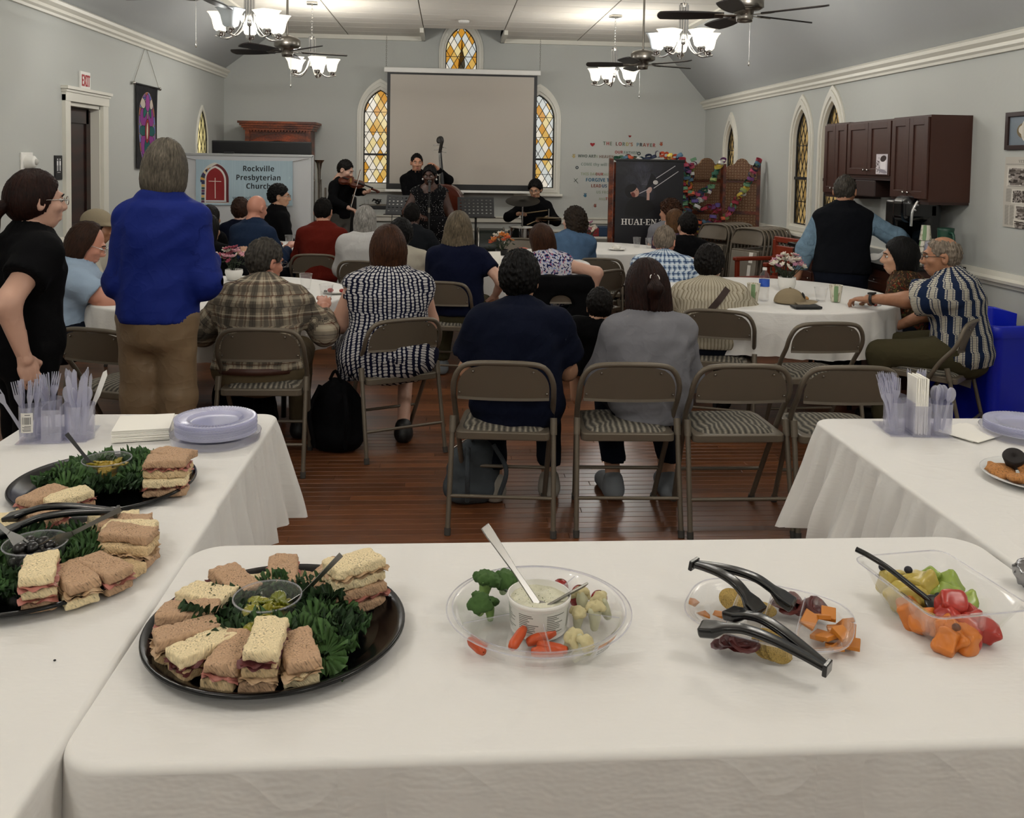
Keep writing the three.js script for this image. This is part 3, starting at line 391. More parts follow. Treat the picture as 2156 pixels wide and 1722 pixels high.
function makeChair(label) {
  const c = thing('folding_chair', label, 'chair', [0, 0, 0], 0, 'metal folding chairs');
  const z = y => -.2 + (.75 - y) * .545;   // the hoop runs straight down to the front feet
  const hoop = [[-.19, .02, z(.02)], [-.205, .3, z(.3)], [-.217, .5, -.07 - .0], [-.219, .6, -.15], [-.215, .66, -.178], [-.19, .715, -.193], [-.14, .742, -.203], [0, .75, -.215], [.14, .742, -.203], [.19, .715, -.193], [.215, .66, -.178], [.219, .6, -.15], [.217, .5, -.07], [.205, .3, z(.3)], [.19, .02, z(.02)]];
  part(c, 'back_hoop', tube(hoop, .0125, 90, 8), mat.taupe);
  part(c, 'backrest', backPanel(), mat.taupe);
  part(c, 'rivets', merge([[-.13, .71], [.13, .71], [-.19, .61], [.19, .61]].map(([x, y]) => sph(.005, .005, .004, [x, y, -.137 - (y - .44) * .21 - .022 * (1 - (x / .2) ** 2) - .003]))), mat.nickel);
  for (const s of [-1, 1]) { const l = part(c, 'leg', rod([s * .222, .475, -.125], [s * .228, .02, -.235], .0115), mat.taupe); part(l, 'hinge_sleeve', rod([s * .222, .49, -.12], [s * .223, .42, -.138], .0155), mat.taupe); part(l, 'foot_cap', rod([s * .228, .03, -.233], [s * .2285, 0, -.24], .015, .014), mat.rubber); }
  for (const s of [-1, 1]) part(c, 'foot_cap', rod([s * .19, .03, z(.03)], [s * .189, 0, z(0)], .016, .015), mat.rubber);
  part(c, 'stretcher', rod([-.227, .16, -.203], [.227, .16, -.203], .008), mat.taupe); part(c, 'stretcher', rod([-.2, .19, z(.19)], [.2, .19, z(.19)], .008), mat.taupe);
  const sh = new THREE.Shape(); sh.moveTo(-.175, -.165); sh.lineTo(.175, -.165); sh.quadraticCurveTo(.2, -.165, .2, -.14); sh.lineTo(.19, .15); sh.quadraticCurveTo(.185, .2, .14, .2); sh.lineTo(-.14, .2); sh.quadraticCurveTo(-.185, .2, -.19, .15); sh.lineTo(-.2, -.14); sh.quadraticCurveTo(-.2, -.165, -.175, -.165);
  part(c, 'seat', xf(new THREE.ExtrudeGeometry(sh, { depth: .026, bevelEnabled: true, bevelSize: .006, bevelThickness: .005, bevelSegments: 2 }), [0, .43, 0], [PI / 2, 0, 0], [1, 1, 1]), mat.taupe);
  part(c, 'seat_pad', sheet(24, 24, (u, v) => { const a = u * 2 - 1, b = v * 2 - 1, k = Math.max(Math.abs(a), Math.abs(b)), n = 6, q = k === 0 ? 1 : k / Math.pow(Math.abs(a) ** n + Math.abs(b) ** n, 1 / n), hw = .182 - .006 * b; return [a * q * hw, .432 + .024 * Math.pow(1 - k ** 4, .6), b * q * .175 + .018]; }, .38, .36), padMat);
  return c;
}
const chair0 = makeChair('x');
let chair0used = false;
// x, z of the back's top, facing angle
function chairAt(x, z, deg, label) { const a = rad(deg), p = [x + .2 * Math.sin(a), 0, z + .2 * Math.cos(a)]; if (!chair0used) { chair0used = true; chair0.position.set(...p); chair0.rotation.y = a; chair0.userData.label = label; return chair0; } return copy(chair0, p, a, label); }
for (const a of [
  [-1.74, -4.55, 160, 'folding chair just right of the standing woman in black'], [-.94, -4.58, 179, 'folding chair under the man in the plaid shirt'], [-.22, -4.87, 205, 'folding chair under the woman in the navy and white dress'], [-.05, -6.36, 170, 'folding chair under the blond woman in the navy top'],
  [.247, -3.84, 174, 'folding chair under the man in the navy polo shirt'], [.8, -3.815, 178, 'folding chair under the woman in the grey sweatshirt'], [1.29, -3.79, 180, 'empty folding chair in front row, between the grey sweatshirt and the buffet corner'], [1.76, -3.76, 178, 'empty folding chair partly hidden by the right buffet cloth'], [2.11, -4.82, 183, 'empty folding chair before the round table with the water bottle'], [3.03, -4.95, 225, 'folding chair under the man in the striped shirt'], [1.6, -5.22, 160, 'folding chair under the person in the cream striped shirt'], [.83, -6.5, 178, 'folding chair with a black jacket hung over its back'], [1.3, -7.12, 222, 'empty folding chair turned sideways right of the flowered blouse'], [-1.18, -8.1, 178, 'folding chair under the man in the rust red shirt'], [-.72, -7.6, 165, 'folding chair under the white-haired woman'], [-2.66, -7.2, 120, 'folding chair behind the woman in the pale blue tee'], [1.36, -8.0, 175, 'folding chair under the woman in the denim shirt'], [.8, -9.95, 0, 'empty folding chair beyond the table before the drums'], [2.12, -7.86, 180, 'folding chair under the bearded man in a black tee'],
]) chairAt(...a);
// folded chairs leaning on a rack
{
  const c = thing('folded_chair', 'x', 'chair', [0, 0, 0], 0, 'folded chairs stacked by the right wall');
  part(c, 'back_hoop', tube([[-.2, .05, .02], [-.21, .5, .01], [-.22, .78, 0], [-.19, .885, 0], [-.14, .915, 0], [0, .925, 0], [.14, .915, 0], [.19, .885, 0], [.22, .78, 0], [.21, .5, .01], [.2, .05, .02]], .0125, 60, 7), mat.taupe);
  part(c, 'backrest', xf(backPanel(.2), [0, .172, .15 + .04], [0, 0, 0], [1, 1, 1]), mat.taupe);
  part(c, 'seat', rbox(.37, .4, .03, .012, [0, .5, .022]), mat.taupe); part(c, 'seat_pad', rbox(.34, .36, .016, .008, [0, .5, .042]), padGrey);
  part(c, 'leg', path([[-.225, .62, -.012], [-.225, .02, -.012]], .011), mat.taupe); part(c, 'leg', path([[.225, .62, -.012], [.225, .02, -.012]], .011), mat.taupe); part(c, 'stretcher', rod([-.22, .16, -.012], [.22, .16, -.012], .008), mat.taupe);
  const a = rad(-58); let first = true;
  for (const [row, n, x0, z0] of [[0, 8, 2.93, -9.98], [1, 8, 3.1, -9.3]]) for (let i = 0; i < n; i++) {
    const p = [x0 + i * .052, .02, z0 - i * .034], l = row ? (i === 0 ? 'folded chair with a taped label, front of the nearer stack' : 'folded metal chair packed in the nearer stack by the right wall') : (i === 0 ? 'folded chair at the front of the farther stack' : 'folded metal chair packed in the farther stack by the right wall');
    const q = first ? c : copy(c, p, a, l); first = false; q.position.set(...p); q.rotation.set(rad(-7), a, 0, 'YXZ'); q.userData.label = l;
    if (row && i === 0) { part(q, 'tape_label', merge(box(.05, .11, .002, [.1, .62, .052]), box(.04, .16, .002, [.09, .46, .052]), box(.04, .07, .002, [.08, .32, .052])), mat.paper, 'white strips of tape'); }
  }
}
{ // red wooden armchair
  const c = thing('armchair', 'red-brown wooden armchair beside the stacked folding chairs', 'chair', [3.2, 0, -8.75], rad(-75)); const m = mat.redwood;
  part(c, 'seat', rbox(.5, .09, .46, .02, [0, .44, 0]), M(0x7a2f1c, .7)); part(c, 'backrest', merge(rbox(.5, .06, .04, .01, [0, .86, -.24]), rbox(.44, .24, .03, .01, [0, .68, -.23])), m);
  for (const s of [-1, 1]) { part(c, 'armrest', merge(rbox(.06, .04, .48, .012, [s * .26, .66, 0]), rbox(.04, .22, .04, .008, [s * .26, .55, .2])), m); part(c, 'leg', rbox(.045, .44, .045, .008, [s * .23, .22, .2]), m); part(c, 'leg', rbox(.045, .86, .045, .008, [s * .23, .43, -.23]), m); }
}
// ---------------------------------------------------------------- tables and cloths
const linen = M(0xdedcd8, .85, { bumpMap: bumpLinen, bumpScale: .0026, side: THREE.DoubleSide });
function clothGeo(per, o) {   // per: [x, z, nx, nz, s, corner] round the edge (closed); top rings, a soft rim, then the hanging skirt
  const P = [], U = [], I = [], N = per.length - 1, rows = [];
  const cx = per.reduce((a, p) => a + p[0], 0) / per.length, cz = per.reduce((a, p) => a + p[1], 0) / per.length;
  for (let r = 0; r <= 10; r++) { const k = [0, .2, .4, .6, .75, .85, .92, .96, .98, .993, 1][r]; rows.push(per.map(([x, z]) => { const X = cx + (x - cx) * k, Z = cz + (z - cz) * k; return [X, o.y + .0016 * fbm(X * 5, Z * 5, o.ph) * (1 - k ** 6), Z, X, Z]; })); }
  const K = o.rows || 16;
  for (let r = 0; r <= K + 4; r++) {
    const ph = Math.min(1, r / 4) * PI / 2, v = Math.max(0, r - 4) / K; rows.push(per.map(([x, z, nx, nz, s, c]) => {
      const lim = o.drop(nx, nz, x, z), f = Math.sin(s * o.freq + 2 * nz_(s * 2.3, o.ph)) * .6 + .5 * Math.sin(s * o.freq * 2.3 + 3 * nz_(s * 3.1, o.ph + 3)) + .5 * nz_(s * 9, v * 1.5 + o.ph), amp = o.amp * Math.pow(v, .8) * (lim > .02 ? 1 : .05);
      const rb = lim > .02 ? .012 : .003, d = rb * Math.sin(ph) + amp * (f + .9) * .6 + (c || 0) * (o.flare || .1) * v * (lim > .02 ? 1 : 0), y = o.y - rb * (1 - Math.cos(ph)) - lim * v * (1 + (c || 0) * (o.point || .35)) - (lim > .02 && v ? .006 * nz_(s * 6, o.ph + 8) * v : 0);
      return [x + nx * d, y, z + nz * d, s, -v * lim + 5];
    }));
  }
  for (const row of rows) for (const q of row) { P.push(q[0], q[1], q[2]); U.push(q[3], q[4]); }
  for (let r = 0; r < rows.length - 1; r++) if (r !== 10) for (let i = 0; i < N; i++) { const a = r * (N + 1) + i, b = a + N + 1; I.push(a, b + 1, a + 1, a, b, b + 1); }
  const g = new THREE.BufferGeometry(); g.setAttribute('position', new THREE.Float32BufferAttribute(P, 3)); g.setAttribute('uv', new THREE.Float32BufferAttribute(U, 2)); g.setIndex(I); g.computeVertexNormals(); return g;
}
const nz_ = (a, b) => nz(a, b, 4.7);
const ringPer = (R, n = 180) => Array.from({ length: n + 1 }, (_, i) => { const a = i / n * 2 * PI; return [R * Math.cos(a), R * Math.sin(a), Math.cos(a), Math.sin(a), a === 2 * PI ? 0 : R * a, 0]; });
function rectPer(x0, x1, z0, z1, r, step = .014) {
  const o = []; let s = 0; const C = [[x1 - r, z1 - r, 0], [x0 + r, z1 - r, PI / 2], [x0 + r, z0 + r, PI], [x1 - r, z0 + r, 1.5 * PI]], n = 12;
  C.forEach(([cx, cz, a0], q) => {
    for (let i = 0; i <= n; i++) { const a = a0 + i / n * PI / 2; o.push([cx + r * Math.cos(a), cz + r * Math.sin(a), Math.cos(a), Math.sin(a), 0, Math.sin(i / n * PI)]); }
    const [nx, nz2, b0] = C[(q + 1) % 4], A = o[o.length - 1], B = [nx + r * Math.cos(b0), nz2 + r * Math.sin(b0)], L = Math.hypot(B[0] - A[0], B[1] - A[1]), m = Math.ceil(L / step);
    for (let i = 1; i < m; i++) { const t = i / m, dd = Math.min(t, 1 - t) * L; o.push([A[0] + (B[0] - A[0]) * t, A[1] + (B[1] - A[1]) * t, A[2], A[3], 0, 0]); }
  });
  o.push([...o[0]]); for (let i = 1; i < o.length; i++) { s += Math.hypot(o[i][0] - o[i - 1][0], o[i][1] - o[i - 1][1]) || 1e-5; o[i][4] = s; }
  // spread the corner fullness a little along the sides
  const c0 = o.map(q => q[5]); for (let i = 0; i < o.length; i++) { let a = 0, w = 0; for (let k = -10; k <= 10; k++) { const e = Math.exp(-k * k / 50); a += c0[(i + k + o.length) % o.length] * e; w += e; } o[i][5] = a / w; } return o;
}
const legs = (x, z, h) => [path([[x - .02, .015, z], [x, h, z]], .014)];
const tables = [['round table seating the plaid shirt and the dotted dress', -1.44, -5.88, .81], ['round table with the water bottle and flowers on the right', 2.2, -6.02, .82], ['round table with a name card, behind the navy polo man', .42, -7.75, .8], ['round table at far right before the poster banner', 1.56, -9.12, .64], ['round table at far left before the whiteboard', -1.2, -9.15, .62]];
tables.forEach(([l, x, z, R], i) => {
  const t = thing('round_table', l.replace('round table', 'round folding table'), 'table', [x, 0, z], 0, 'round folding tables');
  part(t, 'tabletop', cyl(R - .012, R - .012, .025, [0, .722, 0], undefined, 48), mat.white);
  for (const [a, b] of [[-1, -1], [-1, 1], [1, -1], [1, 1]]) part(t, 'leg', path([[a * .45, .71, b * .3], [a * .45, .02, b * .33]], .016), mat.black);
  part(t, 'leg_brace', merge(rod([-.45, .3, -.31], [-.45, .3, .31], .01), rod([.45, .3, -.31], [.45, .3, .31], .01), rod([-.45, .45, 0], [.1, .7, 0], .008), rod([.45, .45, 0], [-.1, .7, 0], .008)), mat.black);
  solo('round_tablecloth', 'white cloth draped over the ' + l, 'tablecloth', clothGeo(ringPer(R), { y: .742, ph: i * 3.1, freq: 32, amp: .03, drop: (nx, nzz) => .27 + .015 * Math.sin(nx * 3 + nzz * 5 + i) }), linen, [x, 0, z], 0, 'white round tablecloths');
});
function buffet(label, x0, x1, z0, z1) { const t = thing('buffet_table', label, 'table', [(x0 + x1) / 2, 0, (z0 + z1) / 2]); const w = x1 - x0, d = z1 - z0; part(t, 'tabletop', rbox(w - .02, .03, d - .02, .01, [0, .72, 0]), mat.white); for (const [a, b] of [[-1, -1], [-1, 1], [1, -1], [1, 1]]) part(t, 'leg', rod([a * (w / 2 - .12), .71, b * (d / 2 - .12)], [a * (w / 2 - .1), 0, b * (d / 2 - .1)], .016), mat.black); }
buffet('rectangular buffet table across the front under a white cloth', -.55, 1.24, -2.02, -1.29); buffet('long buffet table on the left under a white cloth', -1.34, -.58, -3.08, -1.0); buffet('long buffet table on the right under a white cloth', 1.275, 2.04, -3.0, -1.1);
solo('front_tablecloth', 'white cloth over the front buffet table with a hanging front edge', 'tablecloth', clothGeo(rectPer(-.55, 1.24, -2.02, -1.29, .07), { y: .745, ph: 1.7, freq: 16, amp: .01, flare: .03, point: .1, drop: (nx, nzz) => nx > .6 ? .012 : .3 }), linen);
solo('left_tablecloth', 'white cloth on the far half of the left buffet table, with caddy and plates', 'tablecloth', clothGeo(rectPer(-1.34, -.575, -3.08, -2.0, .05), { y: .743, ph: 5.2, freq: 44, amp: .05, flare: .13, point: .3, drop: (nx, nzz) => nzz > .5 ? .01 : .3 }), linen);
solo('left_tablecloth', 'white cloth on the near half of the left buffet table, overlapping the far one', 'tablecloth', clothGeo(rectPer(-1.35, -.565, -2.24, -1.0, .03), { y: .752, ph: 9.4, freq: 40, amp: .02, flare: .02, point: .05, drop: (nx, nzz) => nzz < -.5 ? .004 : .28 }), linen);
solo('right_tablecloth', 'white cloth with deep folds over the right buffet table', 'tablecloth', clothGeo(rectPer(1.275, 2.04, -3.0, -1.1, .06), { y: .744, ph: 3.3, freq: 42, amp: .1, flare: .15, point: .35, drop: () => .31 }), linen);
// ---------------------------------------------------------------- back of the hall: hutch, television, whiteboard, banners, screen
{
  const h = thing('hutch', 'carved wooden hutch with a cornice and arched glass door', 'cabinet', [-2.33, 0, -12.75]), m = mat.hutch;
  part(h, 'carcass', boxUV(merge(box(.86, 1.97, .42, [0, .985, -.03]), box(.06, 1.97, .04, [-.41, .985, .2]), box(.06, 1.97, .04, [.41, .985, .2]))), m);
  part(h, 'cornice', boxUV(merge(box(.92, .03, .48, [0, 1.985, 0]), box(.96, .03, .52, [0, 2.015, .01]), box(1.0, .03, .56, [0, 2.045, .02]), box(1.04, .03, .6, [0, 2.075, .03]))), m);
  part(h, 'dentils', merge(Array.from({ length: 20 }, (_, i) => box(.022, .02, .02, [-.4 + i * .042, 1.96, .225]))), m);
  const up = .1, d = shp([[-.36, 1], [.36, 1], [.36, 1.72 + up], [.2, 1.79 + up], [0, 1.82 + up], [-.2, 1.79 + up], [-.36, 1.72 + up]]), o = shp([[-.28, 1.08], [.28, 1.08], [.28, 1.67 + up], [.15, 1.72 + up], [0, 1.735 + up], [-.15, 1.72 + up], [-.28, 1.67 + up]]); d.holes.push(new THREE.Path(o.getPoints().reverse()));
  const dd = part(h, 'door', boxUV(ext(d, .03, .006, [0, 0, .19])), M(0xffc890, .4, { map: texOak })); part(dd, 'glazing_bar', box(.02, .74, .015, [0, 1.45, .2]), m); part(dd, 'pane', new THREE.PlaneGeometry(.56, .76).translate(0, 1.45, .198), MP(0x14110e, .12));
}
{ const t = thing('television', 'black flat television behind the whiteboard', 'television', [-2.23, 0, -11]);
  part(t, 'cabinet', rbox(1.17, .68, .05, .01, [0, 1.455, 0]), mat.black); part(t, 'display', new THREE.PlaneGeometry(1.14, .64).translate(0, 1.455, .0265), MP(0x050507, .25)); part(t, 'stand', merge(rod([0, .05, -.03], [0, 1.5, -.03], .03), box(.6, .04, .45, [0, .02, 0])), mat.black); }
{ const w = thing('whiteboard', 'white rolling board with aluminium frame holding a church banner', 'whiteboard', [-2.21, 0, -10.2]);
  part(w, 'board', rbox(1.38, .92, .02, .004, [0, 1.16, 0]), M(0xc9cbcd, .35)); part(w, 'frame', merge(rbox(1.42, .03, .03, .006, [0, 1.625, .004]), rbox(1.42, .03, .03, .006, [0, .7, .004]), rbox(.025, .95, .03, .006, [-.7, 1.16, .004]), rbox(.025, .95, .03, .006, [.7, 1.16, .004])), M(0xaeb0b0, .4, { metalness: .5 }));
  for (const s of [-1, 1]) part(w, 'leg', merge(rod([s * .68, .05, -.02], [s * .68, .72, -.02], .014), box(.04, .03, .5, [s * .68, .03, 0])), mat.nickel);
  solo('marker', 'black and white marker pen on the whiteboard top edge', 'marker', merge(rod([-.05, 0, 0], [.03, 0, 0], .009), rod([.03, 0, 0], [.06, 0, 0], .01)), M(0x1a1a1c, .5), [-2.43, 1.649, -10.19]);
  const t = canvasTex(1024, 480, (x, W, H) => {
    x.fillStyle = '#a9c0cb'; x.fillRect(0, 0, W, H); x.fillStyle = '#b7cbd4'; for (let i = 0; i < 20; i++) x.fillRect(rnd() * W, 0, 3, H);
    const ar = (cx, w, y0, ys, ya, c) => { x.beginPath(); arch(cx, w, -y0, -ys, -ya).forEach(([a, b], i) => i ? x.lineTo(a, -b) : x.moveTo(a, -b)); x.closePath(); x.fillStyle = c; x.fill(); };
    ar(200, 290, 460, 210, 28, '#d8d4c8'); for (let i = 0; i < 9; i++) { const a = PI * .5 + i / 9 * 1.5; x.fillStyle = ['#1e2750', '#c79a4e', '#24323a', '#3b2a58', '#d9c9a0', '#182042', '#c27a3a', '#25504a', '#2a2f60'][i]; x.save(); x.translate(188, 220); x.rotate(PI + i * .2 - .05); x.fillRect(95, -14, 46, 36); x.restore(); } for (let i = 0; i < 8; i++) { x.fillStyle = ['#1c2248', '#c9a25c', '#2c4a44', '#5a2f50'][i % 4]; x.fillRect(58, 236 + i * 28, 36, 25); }
    ar(226, 240, 452, 210, 42, '#5d1116'); ar(205, 226, 446, 212, 62, '#d9d6d0'); ar(203, 192, 436, 214, 84, '#8c1518'); x.fillStyle = '#e8ded2'; x.fillRect(198, 190, 8, 220); x.fillRect(132, 224, 136, 7); x.fillStyle = '#c8cdd0'; x.fillRect(100, 430, 220, 14);
    x.fillStyle = '#10141c'; x.font = 'bold 78px sans-serif'; x.textAlign = 'center'; x.fillText('Rockville', 660, 112); x.fillText('Presbyterian', 660, 208); x.fillText('Church', 660, 300); x.textAlign = 'left'; x.font = '46px sans-serif'; x.fillText('www.rockv', 386, 416); x.fillStyle = '#dfe4e6'; x.fillRect(905, 330, 70, 84);
  });
  const b = thing('church_banner', 'pale blue vinyl banner reading Rockville Presbyterian Church with a red door', 'banner', [-2.25, 0, -10.17]);
  part(b, 'vinyl', sheet(30, 14, (u, v) => [(u - .5) * 1.05, 1.07 + v * .5 - .02 * Math.sin(u * PI) * v * .3, .012 + .006 * Math.sin(u * 14 + v * 6) * (1 - v * .5) + .004 * Math.sin(u * 31 - v * 11)]), M(0xffffff, .55, { map: t, side: THREE.DoubleSide }));
  part(b, 'cord', merge(rod([-.52, 1.56, .01], [-.7, 1.6, .01], .003), rod([.52, 1.56, .01], [.7, 1.6, .01], .003)), mat.nickel);
}
{ // trombone on its stand
  const t = thing('trombone', 'trombone resting upright on a stand beside the whiteboard', 'trombone', [-1.57, 0, -11]); const br = M(0x9a938a, .25, { metalness: 1 });
  part(t, 'slide', merge(tube([[-.04, 1.35, 0], [-.04, .5, 0], [-.02, .45, 0], [.02, .45, 0], [.04, .5, 0], [.04, 1.35, 0]], .008, 60, 7)), br); part(t, 'bell', merge(xf(lathe([[.012, -.3], [.014, -.1], [.022, .1], [.035, .18], [.062, .22], [.065, .222]], 24), [.01, 1.36, -.04], [0, 0, 0]), tube([[.01, 1.1, -.04], [.02, .9, -.04], [.06, .85, -.04], [.09, .9, -.03], [.09, 1.25, -.02]], .012, 30, 7)), br); part(t, 'stand', merge(rod([0, .1, -.05], [0, .9, -.05], .01), rod([0, .1, -.05], [.2, 0, .1], .008), rod([0, .1, -.05], [-.2, 0, .1], .008), rod([0, .1, -.05], [0, 0, -.28], .008)), mat.black);
}
// ---------------------------------------------------------------- carved folding screen with paper chains, roll-up poster
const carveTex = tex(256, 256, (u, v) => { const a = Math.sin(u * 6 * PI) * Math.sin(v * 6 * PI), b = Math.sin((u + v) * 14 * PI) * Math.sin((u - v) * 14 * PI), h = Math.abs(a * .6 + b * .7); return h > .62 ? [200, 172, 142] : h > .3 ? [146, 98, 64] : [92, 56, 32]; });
const carveBump = tex(256, 256, (u, v) => { const a = Math.sin(u * 6 * PI) * Math.sin(v * 6 * PI), b = Math.sin((u + v) * 14 * PI) * Math.sin((u - v) * 14 * PI); return 255 * Math.min(1, Math.abs(a * .6 + b * .7)); }, false);
const carveMat = M(0xffffff, .6, { map: again(carveTex, 5, 5), bumpMap: again(carveBump, 5, 5), bumpScale: .008 });
const screenPanels = [];
{
  const s = thing('folding_screen', 'carved dark wooden folding screen draped with paper chains', 'room divider', [0, 0, 0]); const wm = M(0x5c3018, .5, { map: texOak, color: 0xc89a78 });
  const pts = [[1.93, -10.45], [2.39, -10.62], [2.84, -10.48], [3.29, -10.66], [3.70, -10.5]];
  for (let i = 0; i < 4; i++) {
    const [ax, az] = pts[i], [bx, bz] = pts[i + 1], L = Math.hypot(bx - ax, bz - az), g = new THREE.Group(); g.name = 'panel'; g.position.set(ax, .02, az); g.rotation.y = -Math.atan2(bz - az, bx - ax); s.add(g); screenPanels.push([g, L]);
    part(g, 'frame', boxUV(merge(box(.04, 1.6, .025, [.02, .8, 0]), box(.04, 1.6, .025, [L - .02, .8, 0]), [.03, .42, .8, 1.02, 1.4].map(y => box(L, .04, .022, [L / 2, y, 0])), box(.025, .8, .02, [L / 2, .4, 0]))), wm);
    const top = new THREE.Shape(); top.moveTo(.04, 1.4); top.lineTo(.04, 1.56); top.bezierCurveTo(.1, 1.6, .13, 1.58, .15, 1.62); top.bezierCurveTo(.18, 1.68, L - .18, 1.68, L - .15, 1.62); top.bezierCurveTo(L - .13, 1.58, L - .1, 1.6, L - .04, 1.56); top.lineTo(L - .04, 1.4); part(g, 'crest', boxUV(ext(top, .016, .003, [0, 0, -.008])), carveMat);
    for (const [y0, y1] of [[.44, .78], [.82, 1.0], [1.04, 1.38], [.05, .4]]) part(g, 'carved_infill', boxUV(box(L - .08, y1 - y0, .012, [L / 2, (y0 + y1) / 2, 0])), carveMat);
  }
}
{ // paper chains: three swags in front of the screen
  const cols = [0x9a3040, 0xd9694a, 0x6f9a78, 0x2d5a48, 0x6a5a9a, 0x39415a, 0xc8b04a, 0xd0cfcb, 0x7c4a80, 0x4a6a80, 0x8a9a5a, 0xb8506a, 0x3c3a44].map(c => M(c, .85, { side: THREE.DoubleSide }));
  const link = (() => { const n = 18; return sheet(n, 1, (u, v) => { const a = u * 2 * PI; return [.042 * Math.cos(a), (v - .5) * .036, .03 * Math.sin(a)]; }); })();
  const chain = (label, pts, step) => { const t = thing('paper_chain', label, 'paper chain', [0, 0, 0], 0, 'paper chains on the carved screen'); const c = new THREE.CatmullRomCurve3(pts.map(p => V(...p))), n = Math.round(c.getLength() / step); for (let i = 0; i <= n; i++) { const p = c.getPointAt(i / n), m = part(t, 'link', link, cols[Math.floor(rnd() * cols.length)]); m.position.set(p.x + rr(-.012, .012), p.y + rr(-.012, .012), p.z + rr(-.012, .012)); m.rotation.set(rr(-.5, .5) + (i % 2 ? 1.1 : 0), rr(-1.2, 1.2), rr(-.6, .6)); } };
  const y = (v) => v;
  chain('paper chain laid along the top of the carved screen', [[1.95, 1.66, -10.42], [2.12, 1.68, -10.48], [2.3, 1.66, -10.55], [2.5, 1.72, -10.55], [2.7, 1.68, -10.48]], .05);
  chain('wide paper chain swag from the poster to the middle of the screen', [[2.68, 1.7, -10.36], [2.66, 1.5, -10.36], [2.68, 1.3, -10.36], [2.8, 1.16, -10.36], [2.96, 1.2, -10.38], [3.08, 1.38, -10.42], [3.16, 1.56, -10.46], [3.24, 1.66, -10.5]], .04);
  chain('narrow paper chain swag from mid screen to its right end', [[2.72, 1.62, -10.4], [2.78, 1.42, -10.34], [2.74, 1.2, -10.34], [2.86, .98, -10.34], [3.1, .92, -10.36], [3.28, 1.02, -10.42], [3.42, 1.22, -10.44], [3.54, 1.42, -10.44], [3.64, 1.62, -10.46], [3.66, 1.68, -10.5]], .042);
  chain('paper chain draped in the gap between the two swags', [[2.86, 1.66, -10.4], [2.8, 1.34, -10.31], [2.92, 1.1, -10.31], [3.06, 1.12, -10.33]], .042);
  chain('thick paper chain garland hanging beside the poster edge', [[2.7, 1.66, -10.3], [2.76, 1.5, -10.3], [2.72, 1.36, -10.3], [2.84, 1.26, -10.3], [2.98, 1.3, -10.33]], .038);
  chain('paper chain loop at the centre of the heart-shaped swag', [[2.72, 1.08, -10.3], [2.82, .9, -10.3], [2.98, .86, -10.3], [3.1, 1.0, -10.33], [3.16, 1.14, -10.36]], .04);
  chain('short paper chain tail hanging low on the screen', [[2.92, .92, -10.33], [2.94, .8, -10.33], [2.9, .68, -10.33]], .05);
}
